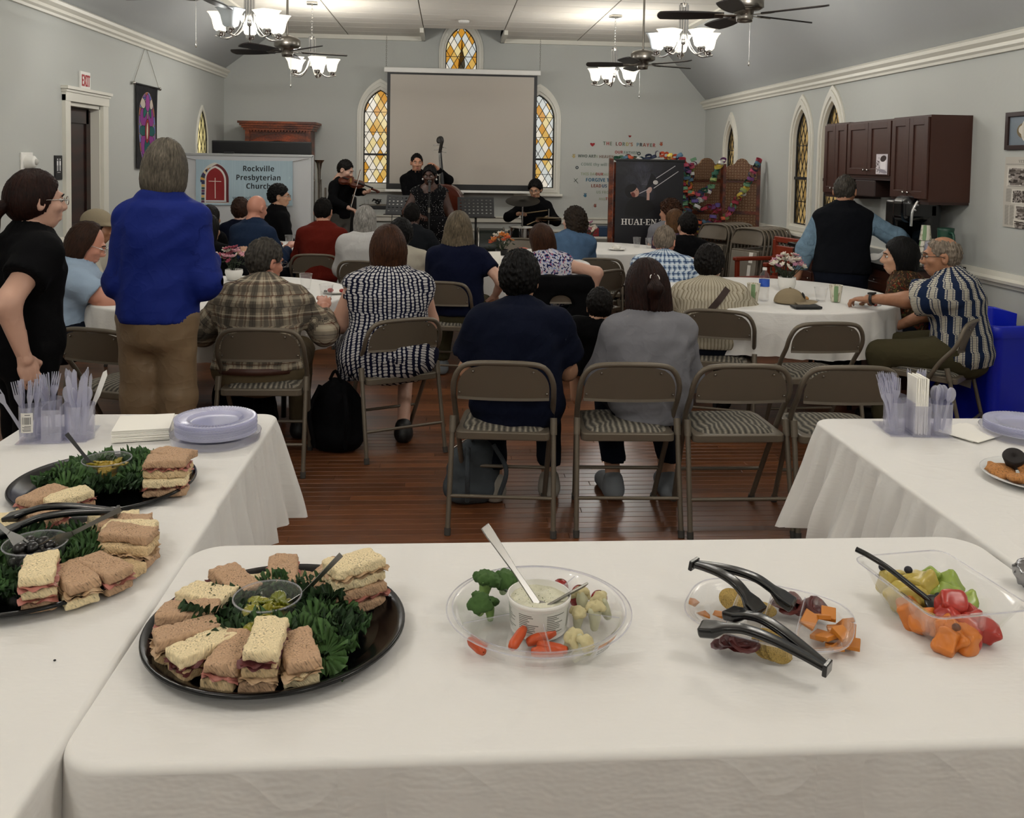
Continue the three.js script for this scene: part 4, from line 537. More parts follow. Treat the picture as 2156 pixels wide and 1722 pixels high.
{
  const t = canvasTex(640, 800, (x, W, H) => {
    x.fillStyle = '#14141a'; x.fillRect(0, 0, W, H); for (let i = 0; i < 260; i++) { const g = rr(30, 95), X = W * (.35 + rr(-.32, .34) * rr(.3, 1)), Y = H * rr(.02, .42); x.fillStyle = `rgba(${g},${g},${g + 12},${rr(.03, .12)})`; x.beginPath(); x.ellipse(X, Y, rr(10, 70), rr(8, 60), rr(0, 3), 0, 7); x.fill(); }
    for (let i = 0; i < 60; i++) { x.strokeStyle = `rgba(150,150,165,${rr(.03, .12)})`; x.lineWidth = rr(1, 4); x.beginPath(); const X = rr(180, 330), Y = rr(30, 180); x.moveTo(X, Y); x.quadraticCurveTo(X + rr(-40, 40), Y + 50, 270 + rr(-30, 40), 220); x.stroke(); }
    x.fillStyle = '#07070a'; x.beginPath(); x.moveTo(90, 500); x.bezierCurveTo(90, 400, 130, 330, 230, 325); x.bezierCurveTo(330, 330, 370, 400, 380, 440); x.bezierCurveTo(320, 470, 300, 520, 250, 520); x.closePath(); x.fill(); x.beginPath(); x.ellipse(150, 280, 62, 62, 0, 0, 7); x.fill();
    x.fillStyle = '#b98d7d'; x.beginPath(); x.ellipse(180, 285, 40, 50, -.5, 0, 7); x.fill(); x.fillStyle = '#6a3028'; x.beginPath(); x.ellipse(168, 312, 18, 24, -.6, 0, 7); x.fill(); x.fillStyle = '#07070a'; x.beginPath(); x.ellipse(150, 252, 52, 34, -.5, 0, 7); x.fill(); x.beginPath(); x.ellipse(200, 272, 5, 3, 0, 0, 7); x.fill(); x.fillStyle = '#c6a093'; x.beginPath(); x.ellipse(318, 270, 22, 34, .6, 0, 7); x.fill(); x.fillRect(296, 290, 26, 70); x.fillStyle = '#090910'; x.beginPath(); x.moveTo(336, 110); x.lineTo(400, 170); x.lineTo(280, 270); x.closePath(); x.fill(); x.fillStyle = '#c8c4c0'; x.beginPath(); x.ellipse(376, 196, 24, 20, 0, 0, 7); x.fill();
    x.strokeStyle = '#c8c4c6'; x.lineWidth = 6; for (const [a, b, c, d] of [[380, 160, 560, 42], [360, 250, 590, 92], [225, 300, 330, 250]]) { x.beginPath(); x.moveTo(a, b); x.lineTo(c, d); x.stroke(); }
    x.fillStyle = '#e6e2dc'; x.font = 'bold 76px serif'; x.fillText('HUAI-EN TSA', 58, 588); x.font = '44px sans-serif'; x.fillText('T396A', 380, 640); x.strokeStyle = '#e6e2dc'; x.lineWidth = 5; x.beginPath(); x.moveTo(340, 730); x.bezierCurveTo(380, 690, 400, 700, 360, 750); x.bezierCurveTo(420, 690, 430, 690, 420, 740); x.bezierCurveTo(450, 700, 470, 700, 480, 715); x.bezierCurveTo(520, 660, 530, 660, 500, 740); x.bezierCurveTo(520, 700, 540, 700, 545, 715); x.bezierCurveTo(560, 690, 590, 690, 640, 680); x.stroke();
  });
  const b = thing('poster_banner', 'tall black roll-up poster of a trombonist reading HUAI-EN TSA', 'banner', [2.25, 0, -10.0]);
  part(b, 'sheet', sheet(2, 8, (u, v) => [(u - .5) * .77, .66 + v * .98, .01]), M(0xffffff, .4, { map: t, side: THREE.DoubleSide })); part(b, 'lower_sheet', box(.77, .58, .004, [0, .37, .008]), mat.black); part(b, 'top_bar', rbox(.79, .025, .02, .005, [0, 1.645, .01]), mat.black); part(b, 'base', rbox(.8, .08, .2, .02, [0, .04, 0]), mat.nickel); part(b, 'pole', rod([0, .05, -.03], [0, 1.64, -.03], .01), mat.nickel);
  solo('wooden_post', 'reddish wooden upright at the left of the poster banner', 'post', boxUV(box(.045, 1.66, .05, [0, .83, 0])), mat.hutch, [1.83, 0, -10.1]);
}
// ---------------------------------------------------------------- kitchenette on the right wall
function shaker(parent, name, x, y0, y1, z0, z1, knobAt) {   // door facing -x with a recessed field
  const zc = (z0 + z1) / 2, w = z1 - z0, h = y1 - y0, yc = (y0 + y1) / 2, e = .055;
  const d = part(parent, name, boxUV(merge(rbox(.018, h, e, .003, [x, yc, z0 + e / 2]), rbox(.018, h, e, .003, [x, yc, z1 - e / 2]), rbox(.018, e, w - 2 * e + .004, .003, [x, y1 - e / 2, zc]), rbox(.018, e, w - 2 * e + .004, .003, [x, y0 + e / 2, zc]), box(.008, h - .08, w - .08, [x + .005, yc, zc]))), mat.cherry);
  if (knobAt) part(d, 'knob', xf(lathe([[0, .024], [.009, .022], [.011, .016], [.005, .01], [.005, 0]], 14), [x - .008, knobAt[0], knobAt[1]], [0, 0, PI / 2]), mat.steel); return d;
}
const wallCab = (label, z0, z1, y0, y1) => { const c = thing('wall_cabinet', label, 'cabinet', [0, 0, 0], 0, 'wall cabinets of the kitchenette'); part(c, 'carcass', boxUV(box(.31, y1 - y0, z1 - z0 - .004, [XR - .155, (y0 + y1) / 2, (z0 + z1) / 2])), mat.cherry); part(c, 'bottom_lip', box(.3, .02, z1 - z0 - .01, [XR - .155, y0 - .01, (z0 + z1) / 2]), mat.cherryDark); const m = (z0 + z1) / 2; shaker(c, 'door', XR - .32, y0 + .02, y1 - .015, z0 + .012, m - .003, [y0 + .06, m - .035]); shaker(c, 'door', XR - .32, y0 + .02, y1 - .015, m + .003, z1 - .012, [y0 + .06, m + .035]); };
wallCab('dark cherry wall cabinet overlapping the window, farthest from the camera', -8.08, -7.6, 1.36, 2.0); wallCab('short middle wall cabinet with a coffee cup picture', -7.6, -6.82, 1.53, 1.995); wallCab('nearest wall cabinet with its plain side panel in view', -6.82, -6.27, 1.37, 2.0);
{ const t = canvasTex(128, 160, (x, w, h) => { x.fillStyle = '#c9c2c6'; x.fillRect(0, 0, w, h); x.fillStyle = '#e6e0e2'; x.fillRect(48, 40, 62, 80); x.fillStyle = '#2a1713'; x.beginPath(); x.ellipse(80, 36, 34, 24, -.3, 0, 7); x.fill(); x.fillStyle = '#8f8890'; x.beginPath(); x.ellipse(74, 136, 50, 14, .2, 0, 7); x.fill(); x.fillStyle = '#2c1a18'; for (let i = 0; i < 26; i++) { x.beginPath(); x.ellipse(rr(4, 44), rr(30, 150), 5, 3, rr(0, 3), 0, 7); x.fill(); } });
  solo('coffee_picture', 'small print of a coffee cup taped on a cabinet door', 'picture', new THREE.PlaneGeometry(.19, .16), M(0xffffff, .7, { map: t, side: THREE.DoubleSide }), [XR - .332, 1.64, -6.95], -PI / 2); }
solo('under_cabinet_box', 'dark box mounted beneath the middle wall cabinet', 'appliance', rbox(.28, .14, .36, .01), mat.cherryDark, [XR - .16, 1.44, -7.3]);
for (const [i, z0, z1] of [[0, -8.17, -7.7], [1, -7.7, -7.2], [2, -7.2, -6.75], [3, -6.75, -6.28]]) {
  const c = thing('base_cabinet', 'dark cherry base cabinet with a drawer, ' + ['beside the red armchair', 'left of the man in the vest', 'in front of the man in the vest', 'nearest the green pitcher'][i], 'cabinet', [0, 0, 0], 0, 'base cabinets of the kitchenette');
  part(c, 'carcass', boxUV(merge(box(.54, .78, z1 - z0 - .004, [XR - .27, .48, (z0 + z1) / 2]), box(.48, .1, z1 - z0 - .004, [XR - .24, .05, (z0 + z1) / 2]))), mat.cherry); const zc = (z0 + z1) / 2;
  shaker(c, 'drawer', XR - .55, .7, .85, z0 + .01, z1 - .01, [.775, zc]); shaker(c, 'door', XR - .55, .13, .68, z0 + .01, z1 - .01, [.62, z1 - .05]);
}
solo('countertop', 'black countertop along the base cabinets', 'countertop', rbox(.6, .035, 1.94, .008), MP(0x0e0d0d, .25), [XR - .3, .888, -7.22]);
{ const c = thing('coffee_machine', 'black single-cup coffee machine with a chrome curved front', 'coffee machine', [3.5, .906, -6.52]); part(c, 'body', merge(rbox(.3, .06, .22, .02, [0, .03, 0]), rbox(.14, .46, .22, .05, [.08, .25, 0]), rbox(.3, .2, .22, .06, [0, .4, 0], undefined, 4)), mat.blackGloss); part(c, 'chrome_band', tube([[-.1, .28, .113], [-.09, .4, .113], [-.03, .48, .113], [.06, .5, .113]], .012, 20, 8), mat.chrome); part(c, 'reservoir', rbox(.26, .34, .16, .03, [.02, .3, -.2]), mat.blackGloss); part(c, 'buttons', merge(sph(.012, .012, .006, [-.06, .44, .12]), sph(.01, .01, .006, [-.075, .4, .12])), mat.chrome); }
const cupTex = canvasTex(256, 128, (x, w, h) => { x.fillStyle = '#ddd8c8'; x.fillRect(0, 0, w, h); for (let i = 0; i < 170; i++) { x.strokeStyle = ['#6a5d48', '#8f8a62', '#9a8a70'][i % 3]; x.lineWidth = 2; x.beginPath(); const a = rr(0, w), b = rr(0, h); x.arc(a, b, rr(2, 6), rr(0, 6), rr(0, 6) + 2); x.stroke(); } x.fillStyle = '#7d9a70'; x.beginPath(); x.ellipse(64, 100, 16, 22, 0, 0, 7); x.fill(); x.beginPath(); x.ellipse(192, 100, 16, 22, 0, 0, 7); x.fill(); });
const paperCup = M(0xffffff, .7, { map: cupTex });
const cupG = (r0 = .03, r1 = .042, h = .11) => { const g = lathe([[.001, .002], [r0, .002], [r1, h], [r1 + .002, h + .003], [r1 - .002, h], [r0 - .002, .006], [.001, .006]], 24); return g; };
{ for (let i = 0; i < 5; i++) solo('paper_cup', i === 4 ? 'topmost upturned cup of the paper cup tower' : 'upturned patterned paper cup nested in the cup tower', 'cup', xf(cupG(), [0, .113, 0], [PI, 0, 0]), paperCup, [3.5, .906 + i * .045, -6.38], i, 'paper cup tower on the counter');
  for (let i = 0; i < 5; i++) solo('plastic_cup', 'clear plastic cup in the stack beside the paper cups', 'cup', xf(cupG(.032, .045, .1), [0, .105, 0], [PI, 0, 0]), mat.clearTint, [3.48, .906 + i * .02, -6.28], 0, 'clear cups on the counter'); }
{ const p = thing('pitcher', 'dark green plastic pitcher standing on the counter', 'pitcher', [3.55, .906, -6.2]); part(p, 'body', lathe([[.001, 0], [.045, 0], [.052, .02], [.055, .26], [.058, .28], [.05, .28], [.05, .02], [.001, .012]], 28), M(0x12402f, .4)); part(p, 'lid', lathe([[0, .285], [.056, .285], [.058, .27]], 24), M(0x0f3527, .4)); part(p, 'handle', tube([[0, .25, .055], [0, .24, .1], [0, .12, .105], [0, .06, .05]], .01, 20, 7), M(0x12402f, .4)); }
solo('receipt', 'crumpled white printed paper lying on the counter edge', 'paper', xf(sheet(8, 8, (u, v) => [(u - .5) * .14, .02 + .02 * Math.sin(u * 5) * Math.cos(v * 4), (v - .5) * .1]), [0, .02, 0], [0, 0, .5]), M(0xd8d5d0, .8, { side: THREE.DoubleSide }), [3.27, .91, -6.62]);
// recycling bin
{ const b = thing('recycling_bin', 'blue plastic recycling bin with a paper notice on its side', 'bin', [3.42, 0, -5.4], rad(8)); const blue = MP(0x0a1fb0, .35);
  const per = (w, d, r) => rectPer(-w, w, -d, d, r, .2).map(q => [q[0], q[1]]);
  const rows = [[.2, .26, 0], [.22, .28, .03], [.26, .34, .62], [.285, .36, .63], [.285, .36, .69], [.27, .345, .7], [.26, .335, .69], [.21, .27, .05]].map(([w, d, y]) => per(w, d, .06).map(p => [p[0], y, p[1]])); const n = rows[0].length - 1;
  part(b, 'body', merge(flip(sheet(n, rows.length - 1, (u, v) => rows[Math.round(v * (rows.length - 1))][Math.round(u * n)])), box(.4, .02, .52, [0, .04, 0])), blue);
  const t = canvasTex(256, 256, (x, w, h) => { x.fillStyle = '#b9b7b4'; x.fillRect(0, 0, w, h); x.fillStyle = '#7a3340'; x.font = 'bold 34px sans-serif'; x.fillText('RECYCLE ONLY !', 8, 78, 236); x.fillStyle = '#26262a'; x.font = 'bold 26px sans-serif'; x.fillText('NO TRASH PLEASE', 24, 200, 200); });
  part(b, 'notice', xf(sheet(4, 4, (u, v) => [(u - .5) * .24, (v - .5) * .27, .004 * Math.sin(u * 5)]), [-.252, .4, .02], [0, -PI / 2, 0]).rotateZ(-.06).translate(-.018, 0, 0), M(0xffffff, .8, { map: t, side: THREE.DoubleSide }));
}
// low boxes by the back wall
for (const [l, c, x, w, h, z] of [['red plastic crate on the shelf by the back wall', 0x8c2a30, 2.02, .24, .12, -12.75], ['blue storage box on the shelf by the back wall', 0x243c5a, 2.24, .22, .14, -12.75], ['white game box on the shelf by the back wall', 0xb9b5aa, 1.9, .12, .1, -12.85]]) solo('storage_box', l, 'box', rbox(w, h, .25, .015, [0, h / 2, 0]), M(c, .6), [x, .56, z]);
{ const s = thing('low_shelf', 'low white shelf holding boxes by the back wall', 'shelf', [2.1, 0, -12.8]); part(s, 'board', rbox(.7, .03, .36, .006, [0, .545, 0]), mat.white); part(s, 'side', box(.03, .53, .34, [-.33, .265, 0]), mat.white); part(s, 'side', box(.03, .53, .34, [.33, .265, 0]), mat.white); }
// ---------------------------------------------------------------- people
const streak = tex(1024, 64, (u, v) => 190 + 95 * tn(u, v * .25, 110, 3) + 80 * tn(u, v * .25, 38, 5) + 40 * tn(u, v, 7, 2), true);
const hairMat = (c, rough = .55) => MP(c, rough, { specularIntensity: .3, map: streak, bumpMap: streak, bumpScale: .003 });
const cloth = (c, o = {}) => MP(c, .95, { bumpMap: bumpWrinkle, bumpScale: .003, specularIntensity: .25, ...o });
const printed = (t, size, o = {}) => { const r = again(t, 1 / size[0], 1 / size[1]); return MP(0xffffff, .9, { map: r, bumpMap: bumpWrinkle, bumpScale: .003, specularIntensity: .3, ...o }); };
const skinMat = c => MP(c, .5, { bumpMap: bumpGrit, bumpScale: .0004, sheen: .15 });
const SK = { light: skinMat(0xb8866c), fair: skinMat(0xc39a86), pink: skinMat(0xb9806a), tan: skinMat(0x9c6e52), asian: skinMat(0xb58a6e), brown: skinMat(0x3e2419), dark: skinMat(0x2f1c14), olive: skinMat(0xa37a5e) };
const HC = { black: hairMat(0x0b0908), softblack: hairMat(0x17120f), darkbrown: hairMat(0x241410), auburn: hairMat(0x2c150e), brown: hairMat(0x3c2417), chestnut: hairMat(0x4a2c1a), grey: hairMat(0x5f5a52), salt: hairMat(0x4d4841), white: hairMat(0xb5b1aa), ash: hairMat(0x7a6d58), ashgrey: hairMat(0x6f675a), sandy: hairMat(0x6b4a2c), silver: hairMat(0x9a8c7c), buzz: hairMat(0x14100d, .8) };
// hand: wrist at the origin, fingers along +z, palm facing -y, thumb on +x
const handCache = {};
function handGeo(curl, cell) {
  const key = curl + '_' + cell; if (handCache[key]) return handCache[key].clone();
  const l = [cap([0, 0, -.03], [0, 0, .01], .025, .028), ell([0, -.002, .05], [.042, .017, .05])];
  [[.03, .07, .0085], [.011, .078, .009], [-.01, .074, .0085], [-.029, .06, .0075]].forEach(([x, len, r], i) => { let y = 0, z = .088 - (i === 3 ? .01 : 0), a = curl * .4; let px = x, py = y, pz = z; [.45, .32, .23].forEach((k, j) => { const L = len * k, nx = px + (i - 1.5) * -.002, ny = py - Math.sin(a) * L, nz2 = pz + Math.cos(a) * L; l.push(cap([px, py, pz], [nx, ny, nz2], r - j * .0008, r - (j + 1) * .0008)); px = nx; py = ny; pz = nz2; a += curl * .75; }); });
  l.push(cap([.025, -.004, .02], [.055, -.012 - curl * .01, .052], .013, .011), cap([.055, -.012 - curl * .01, .052], [.058 - curl * .015, -.02 - curl * .02, .085], .0105, .0085));
  const g = nets(uni(l, .008), [-.07, -.12, -.07], [.09, .04, .2], cell); return (handCache[key] = g).clone();
}
const headCache = {};
function headGeo(cell, wide) {
  const key = cell + '_' + wide; if (headCache[key]) return headCache[key].clone();
  const w = wide, sk = uni([ell([0, .02, -.012], [.074 * w, .098, .094]), ell([0, -.03, .02], [.064 * w, .085, .07]), ell([0, -.085, .032], [.045 * w, .036, .046]), cap([-.025, .022, .085], [.025, .022, .085], .011), cap([0, .012, .088], [0, -.028, .107], .008, .012), ell([.012, -.034, .094], [.012, .009, .012]), ell([-.012, -.034, .094], [.012, .009, .012]), cap([-.018, -.063, .083], [.018, -.063, .083], .008), cap([-.016, -.073, .081], [.016, -.073, .081], .008), ell([.042 * w, -.025, .06], [.022, .02, .022]), ell([-.042 * w, -.025, .06], [.022, .02, .022]), cap([0, -.07, -.025], [0, -.17, -.05], .053 * w, .056 * w)], .016);
  const ear = s => uni([ell([s * .078 * w, -.008, -.012], [.009, .03, .019]), ell([s * .082 * w, -.006, -.018], [.008, .026, .013])], .006), e1 = ear(1), e2 = ear(-1), c1 = ell([.086 * w, -.006, -.008], [.006, .016, .009]), c2 = ell([-.086 * w, -.006, -.008], [.006, .016, .009]);
  const so = [ell([.031, .002, .098], [.019, .011, .016]), ell([-.031, .002, .098], [.019, .011, .016]), ell([0, -.0685, .1], [.022, .0022, .012])];
  const f = (x, y, z) => { let d = sk(x, y, z); for (const s of so) d = smax(d, -s(x, y, z), .01); d = smin(d, smax(e1(x, y, z), -c1(x, y, z), .003), .006); return smin(d, smax(e2(x, y, z), -c2(x, y, z), .003), .006); };
  return (headCache[key] = nets(f, [-.11, -.2, -.13], [.11, .13, .13], cell)).clone();
}
function hairField(h, w) {
  const t = h.t ?? .012, l = [ell([0, .022, -.016], [.074 * w + t, .098 + t * 1.1, .094 + t])];
  for (const e of h.add || []) l.push(e.length === 2 ? ell(...e) : cap(...e));
  const base = uni(l, h.k ?? .025), face = ell([0, -.05 + (h.line || 0), .085], [.07 * w + (h.face || 0), .115, .09]), er = h.ears ? [ell([.085 * w, -.012, -.002], [.03, .036, .026]), ell([-.085 * w, -.012, -.002], [.03, .036, .026])] : [], nape = h.nape ?? -.075, amp = h.amp ?? .0018, n = h.n ?? 46, curl = h.curl || 0;
  return (x, y, z) => {
    let d = base(x, y, z); if (d < .03) { d += amp * Math.sin(n * Math.atan2(x, -(z + .012)) + 4 * nz(x * 14, y * 9, z * 14)); if (curl) d += curl * nz(x * 55, y * 55, z * 55); }
    d = smax(d, -face(x, y, z), .012); for (const e of er) d = smax(d, -e(x, y, z), .008);
    d = smax(d, (nape + (h.slope ?? .25) * (z + .05) - y) * .9 + (h.end ?? .008) * nz(Math.atan2(x, z) * 14, 2, 1), .006); if (h.bald) d = smax(d, -h.bald(x, y, z), .006); if (h.front !== undefined) d = smax(d, z - h.front, .01); return d;
  };
}
function ik(S, W, a, b, pole) {   // two-bone arm: elbow position
  const d = W.clone().sub(S), L = Math.min(d.length(), (a + b) * .995), u = d.clone().normalize(), x = (a * a - b * b + L * L) / (2 * L), h = Math.sqrt(Math.max(0, a * a - x * x)), p = pole.clone().sub(u.clone().multiplyScalar(pole.dot(u))).normalize();
  return [S.clone().addScaledVector(u, x).addScaledVector(p, h), S.clone().addScaledVector(u, L)];
}
function loft(keys, inf) {   // keys [x, y, z, a, b]: elliptical sections along a bent axis in the body's own frame
  const n = keys.length;
  return (x, y, z) => {
    let best = 1e9;
    for (let i = 0; i < n - 1; i++) {
      const A = keys[i], B = keys[i + 1], dx = B[0] - A[0], dy = B[1] - A[1], dz = B[2] - A[2], L = dx * dx + dy * dy + dz * dz; let t = ((x - A[0]) * dx + (y - A[1]) * dy + (z - A[2]) * dz) / L; const t0 = t; t = t < 0 ? 0 : t > 1 ? 1 : t;
      if (i > 0 && t0 < -.02 || i < n - 2 && t0 > 1.02) { if (t0 < -1 || t0 > 2) continue; }
      const s = Math.sqrt(L), l = Math.hypot(dy, dz), ny = -dz / l, nzz = dy / l, ox = x - A[0] - dx * t, oy = y - A[1] - dy * t, oz = z - A[2] - dz * t, a = A[3] + (B[3] - A[3]) * t + inf, b = A[4] + (B[4] - A[4]) * t + inf, q = oy * ny + oz * nzz, ax = (t0 - t) * s, m = Math.min(a, b), k = Math.sqrt((ox / a) ** 2 + (q / b) ** 2 + (ax / (m * .7)) ** 2);
      const d = (k - 1) * m; if (d < best) best = d;
    }
    return best;
  };
}
function person(o) {
  const sit = o.sit !== false, cell = o.cell || .013, w = o.w || 1, fat = o.d || 1, lean = rad(o.lean || 0), hipY = sit ? (o.hip || .535) : (o.hip || .9), side = rad(o.side || 0);
  // spine
  const build = S => { const sp = t => { let y = hipY, z = o.back || 0, x = 0; const n = 12, dt = t / n; for (let i = 0; i < n; i++) { const s = dt * (i + .5), th = lean * (sit ? Math.min(1.25, .35 + Math.max(0, s) / S * 1.9) : Math.min(1, .6 + s)); y += Math.cos(th) * dt; z += Math.sin(th) * dt; x += Math.sin(side) * dt; } return [x, y, z]; }; const nb = sp(.5 * S), th = lean * .8 + rad(o.neck || 0), hs = o.hs || 1, hc = [nb[0] + Math.sin(side) * .1, nb[1] + Math.cos(th) * (.132 * hs + (S - 1) * .05), nb[2] + Math.sin(th) * .17 + .02]; return { sp, nb, hc, hs }; };
  let S = o.S || 1, B = build(S); if (o.top) { const ht = B.hc[1] + .125 * B.hs; for (let i = 0; i < 6; i++) { const h = build(S); S *= 1 + (o.top - (h.hc[1] + .125 * h.hs)) / .62 * .9; } B = build(S); }
  const { sp, nb, hc, hs } = B, sw = (o.sw || .15) * (1 + .5 * (w - 1));
  const sec = [[-.07, .15, .115], [0, .172, .128], [.1, .16, .118], [.2, .15 * (o.waist || 1), .108], [.34, .165, .118], [.43, .155, .102], [.49, .1, .072], [.52, .062, .055]].map(([t, a, b]) => [...sp(t * S), a * w, b * fat * (o.belly && t > .05 && t < .3 ? o.belly : 1)]);
  const sh = s => { const p = sp(.412 * S); return V(p[0] + s * sw, p[1] + (o.shrug || 0), p[2] + .005); };
  const arms = [1, -1].map(s => { const a = (s > 0 ? o.L : o.R) || {}, W = V(...(a.w || [s * .13, sit ? .66 : .85, sit ? .32 : .12])), P = V(...(a.pole || [s * .45, -1, -.3])), al = .275 * Math.max(.9, S) * (o.al || 1), fl = .245 * Math.max(.9, S) * (o.al || 1), [E, Wr] = ik(sh(s), W, al, fl, P); return { s, S: sh(s), E, W: Wr, curl: a.curl ?? .6, up: a.up, hand: a.hand !== false }; });
  const A = v => [v.x, v.y, v.z], at = o.armT || 1;
  const legs = [1, -1].map(s => sit ? { H: [s * .095 * w, hipY - .005, .02 + (o.back || 0)], K: (s > 0 ? o.kL : o.kR) || [s * .12 * w, .5, .43 + (o.back || 0)], F: (s > 0 ? o.fL : o.fR) || [s * .12 * w, .085, .4 + (o.back || 0)], s } : { H: [s * .085 * w, hipY - .02, 0], K: (s > 0 ? o.kL : o.kR) || [s * .09 * w, .48, .02], F: (s > 0 ? o.fL : o.fR) || [s * .1 * w, .085, -.02], s });
  const lo = [1e9, 1e9, 1e9], hi = [-1e9, -1e9, -1e9], grow = (p, r) => { for (let i = 0; i < 3; i++) { lo[i] = Math.min(lo[i], p[i] - r); hi[i] = Math.max(hi[i], p[i] + r); } };
  sec.forEach(k => grow(k, .02 + Math.max(k[3], k[4]) * 1.02)); arms.forEach(a => [a.S, a.E, a.W].forEach(v => grow(A(v), .09))); legs.forEach(l => [l.H, l.K, l.F].forEach(p => grow(p, .14 * Math.max(1, w))));
  const g = thing('person', o.label, 'person', [o.at[0], 0, o.at[1]], rad(o.face)); if (o.y) g.position.y = o.y;
  // skin
  const ua = .046 * at, fa = .042 * at;
  const bare = [loft(sec, -.006), ...[1, -1].map(s => cap([nb[0], nb[1] - .035, nb[2]], A(sh(s)), .04, .042 * at)), ...arms.flatMap(a => [cap(A(a.S), A(a.E), ua, fa), cap(A(a.E), A(a.W), fa, .027)]), ...legs.flatMap(l => [cap(l.H, l.K, .075 * w, .055), cap(l.K, l.F, .052, .036)]), cap(nb, [hc[0], hc[1] - .06, hc[2] - .03], .056, .053)];
  const bodyG = nets(uni(bare, .03), [lo[0], 0.02, lo[2]], [hi[0], Math.max(hi[1], hc[1] - .05), hi[2]], cell * 1.6);
  const hm = new THREE.Matrix4().compose(V(...hc), new THREE.Quaternion().setFromEuler(new THREE.Euler(rad(o.hp || 0), rad(o.hy || 0), rad(o.hr || 0), 'YXZ')), V(hs, hs, hs));
  const hcell = o.face3 ? (cell < .014 ? .0048 : .006) : Math.max(.008, cell * .6), wide = o.hw || 1, list = [bodyG, headGeo(hcell, wide).applyMatrix4(hm)];
  for (const a of arms) if (a.hand) { const d = a.W.clone().sub(a.E).normalize(), up = V(...(a.up || [0, 1, 0])), x = up.clone().cross(d).normalize(), y = d.clone().cross(x), h = handGeo(a.curl, cell < .012 ? .0055 : .0085); if (a.s > 0) { h.scale(-1, 1, 1); flip(h, false); } h.applyMatrix4(new THREE.Matrix4().makeBasis(x, y, d).setPosition(a.W)); list.push(h); }
  part(g, 'body', setUV(merge(list), (x, y, z) => [x + z, y]), o.skin);
  // garments
  const cutAt = (p, n) => (x, y, z) => (x - p[0]) * n[0] + (y - p[1]) * n[1] + (z - p[2]) * n[2];
  const wr = o.wr ?? .006, wrinkle = (x, y, z) => wr * (nz(x * 7 + 3, y * 9, z * 7) + .6 * nz(x * 16, y * 20 + x * 14, z * 14 + 5) + .25 * Math.sin((x * .9 + y * .7 + z * .4) * 42 + 6 * nz(x * 5, y * 5, z * 5)));
  const armUV = (x, y, z) => { let best = 9, r = null; for (const a of arms) for (const [p, q, off] of [[a.S, a.E, 0], [a.E, a.W, .28]]) { const d = q.clone().sub(p), L = d.length(); d.normalize(); const v = V(x, y, z).sub(p), t = v.dot(d); const e = v.clone().addScaledVector(d, -Math.max(0, Math.min(L, t))).length(); if (e < best) { best = e; const pr = V(0, 0, 1); const u2 = pr.clone().cross(d).normalize(), w2 = d.clone().cross(u2); r = [Math.atan2(v.dot(u2), v.dot(w2)) * .065, -(t + off) + 1]; } } return [best, r]; };
  const lowT = (o.shirt?.hem ?? -.06) * S, hemP = sp(lowT), up = sp(lowT + .05).map((v, i) => v - hemP[i]), ul = Math.hypot(...up), hemN = up.map(v => -v / ul);
  const garment = (name, top, matl) => {
    const inf = top.inf ?? .014, keys = sec.slice(); const parts = [loft(keys, inf)];
    const f1 = uni(parts.concat([1, -1].map(s => cap([nb[0], nb[1] - .035, nb[2]], A(sh(s)), .045 + inf, .046 * at + inf))), .05), sl = [];
    const holes = []; for (const a of arms) { const k = top.sleeve ?? .55; if (k <= 0) { holes.push(cap(A(a.S.clone().add(V(a.s * .012, -.02, 0))), A(a.E), ua + .006, fa + .01)); continue; } const m = .014 + (top.loose || 0); if (k <= 1) { const e = a.S.clone().lerp(a.E, k), n = a.E.clone().sub(a.S).normalize(); sl.push([cap(A(a.S), A(a.S.clone().lerp(a.E, Math.min(1, k + .15))), ua + m + .004, ua + m + .012 + (top.flare || 0)), cutAt(A(e), A(n))]); } else { sl.push([cap(A(a.S), A(a.E), ua + m, fa + m + .004), null]); const e = a.E.clone().lerp(a.W, k - 1), n = a.W.clone().sub(a.E).normalize(); sl.push([cap(A(a.E), A(a.E.clone().lerp(a.W, Math.min(1, k - .9))), fa + m + .004, .03 + m), cutAt(A(e), A(n))]); } }
    const hem = cutAt(hemP, hemN), nk = top.neck ?? .012, nkC = [nb[0], nb[1] + nk, nb[2] + .03], nkc = cap([nb[0], nb[1] + nk, nb[2] + .02], [hc[0], hc[1], hc[2]], .062 + (top.open || 0), .07 + (top.open || 0));
    const f = (x, y, z) => { let d = f1(x, y, z); for (const [c, p] of sl) { let e = c(x, y, z); if (p) e = smax(e, p(x, y, z), .006); d = smin(d, e, .035); } if (top.collar) d = smin(d, smax(smax(nkc(x, y, z) - .008, y - nkC[1] - .03 - (nb[2] + .03 - z) * .1, .006), nkC[1] - .05 - y, .01), .012); for (const h of holes) d = smax(d, -h(x, y, z), .012); d += wrinkle(x, y, z); d = smax(d, hem(x, y, z), .006); return smax(d, -(top.collar ? nkc(x, y, z) + .004 : smax(nkc(x, y, z), -(y - nkC[1] + .035), .01)), .006); };
    person.field = f; const q = nets(f, [lo[0], Math.max(.02, hemP[1] - .1), lo[2]], [hi[0], hc[1], hi[2]], cell); const ts = loft(keys, 0);
    return part(g, name, setUV(q, (x, y, z) => { const [e, r] = armUV(x, y, z); if (r && e < .075 && ts(x, y, z) > .03) return r; let c = sec[0]; for (const k of sec) if (Math.abs(k[1] - y) < Math.abs(c[1] - y)) c = k; return [Math.atan2(x - c[0], -(z - c[2])) * .165 * w, y]; }), matl);
  };
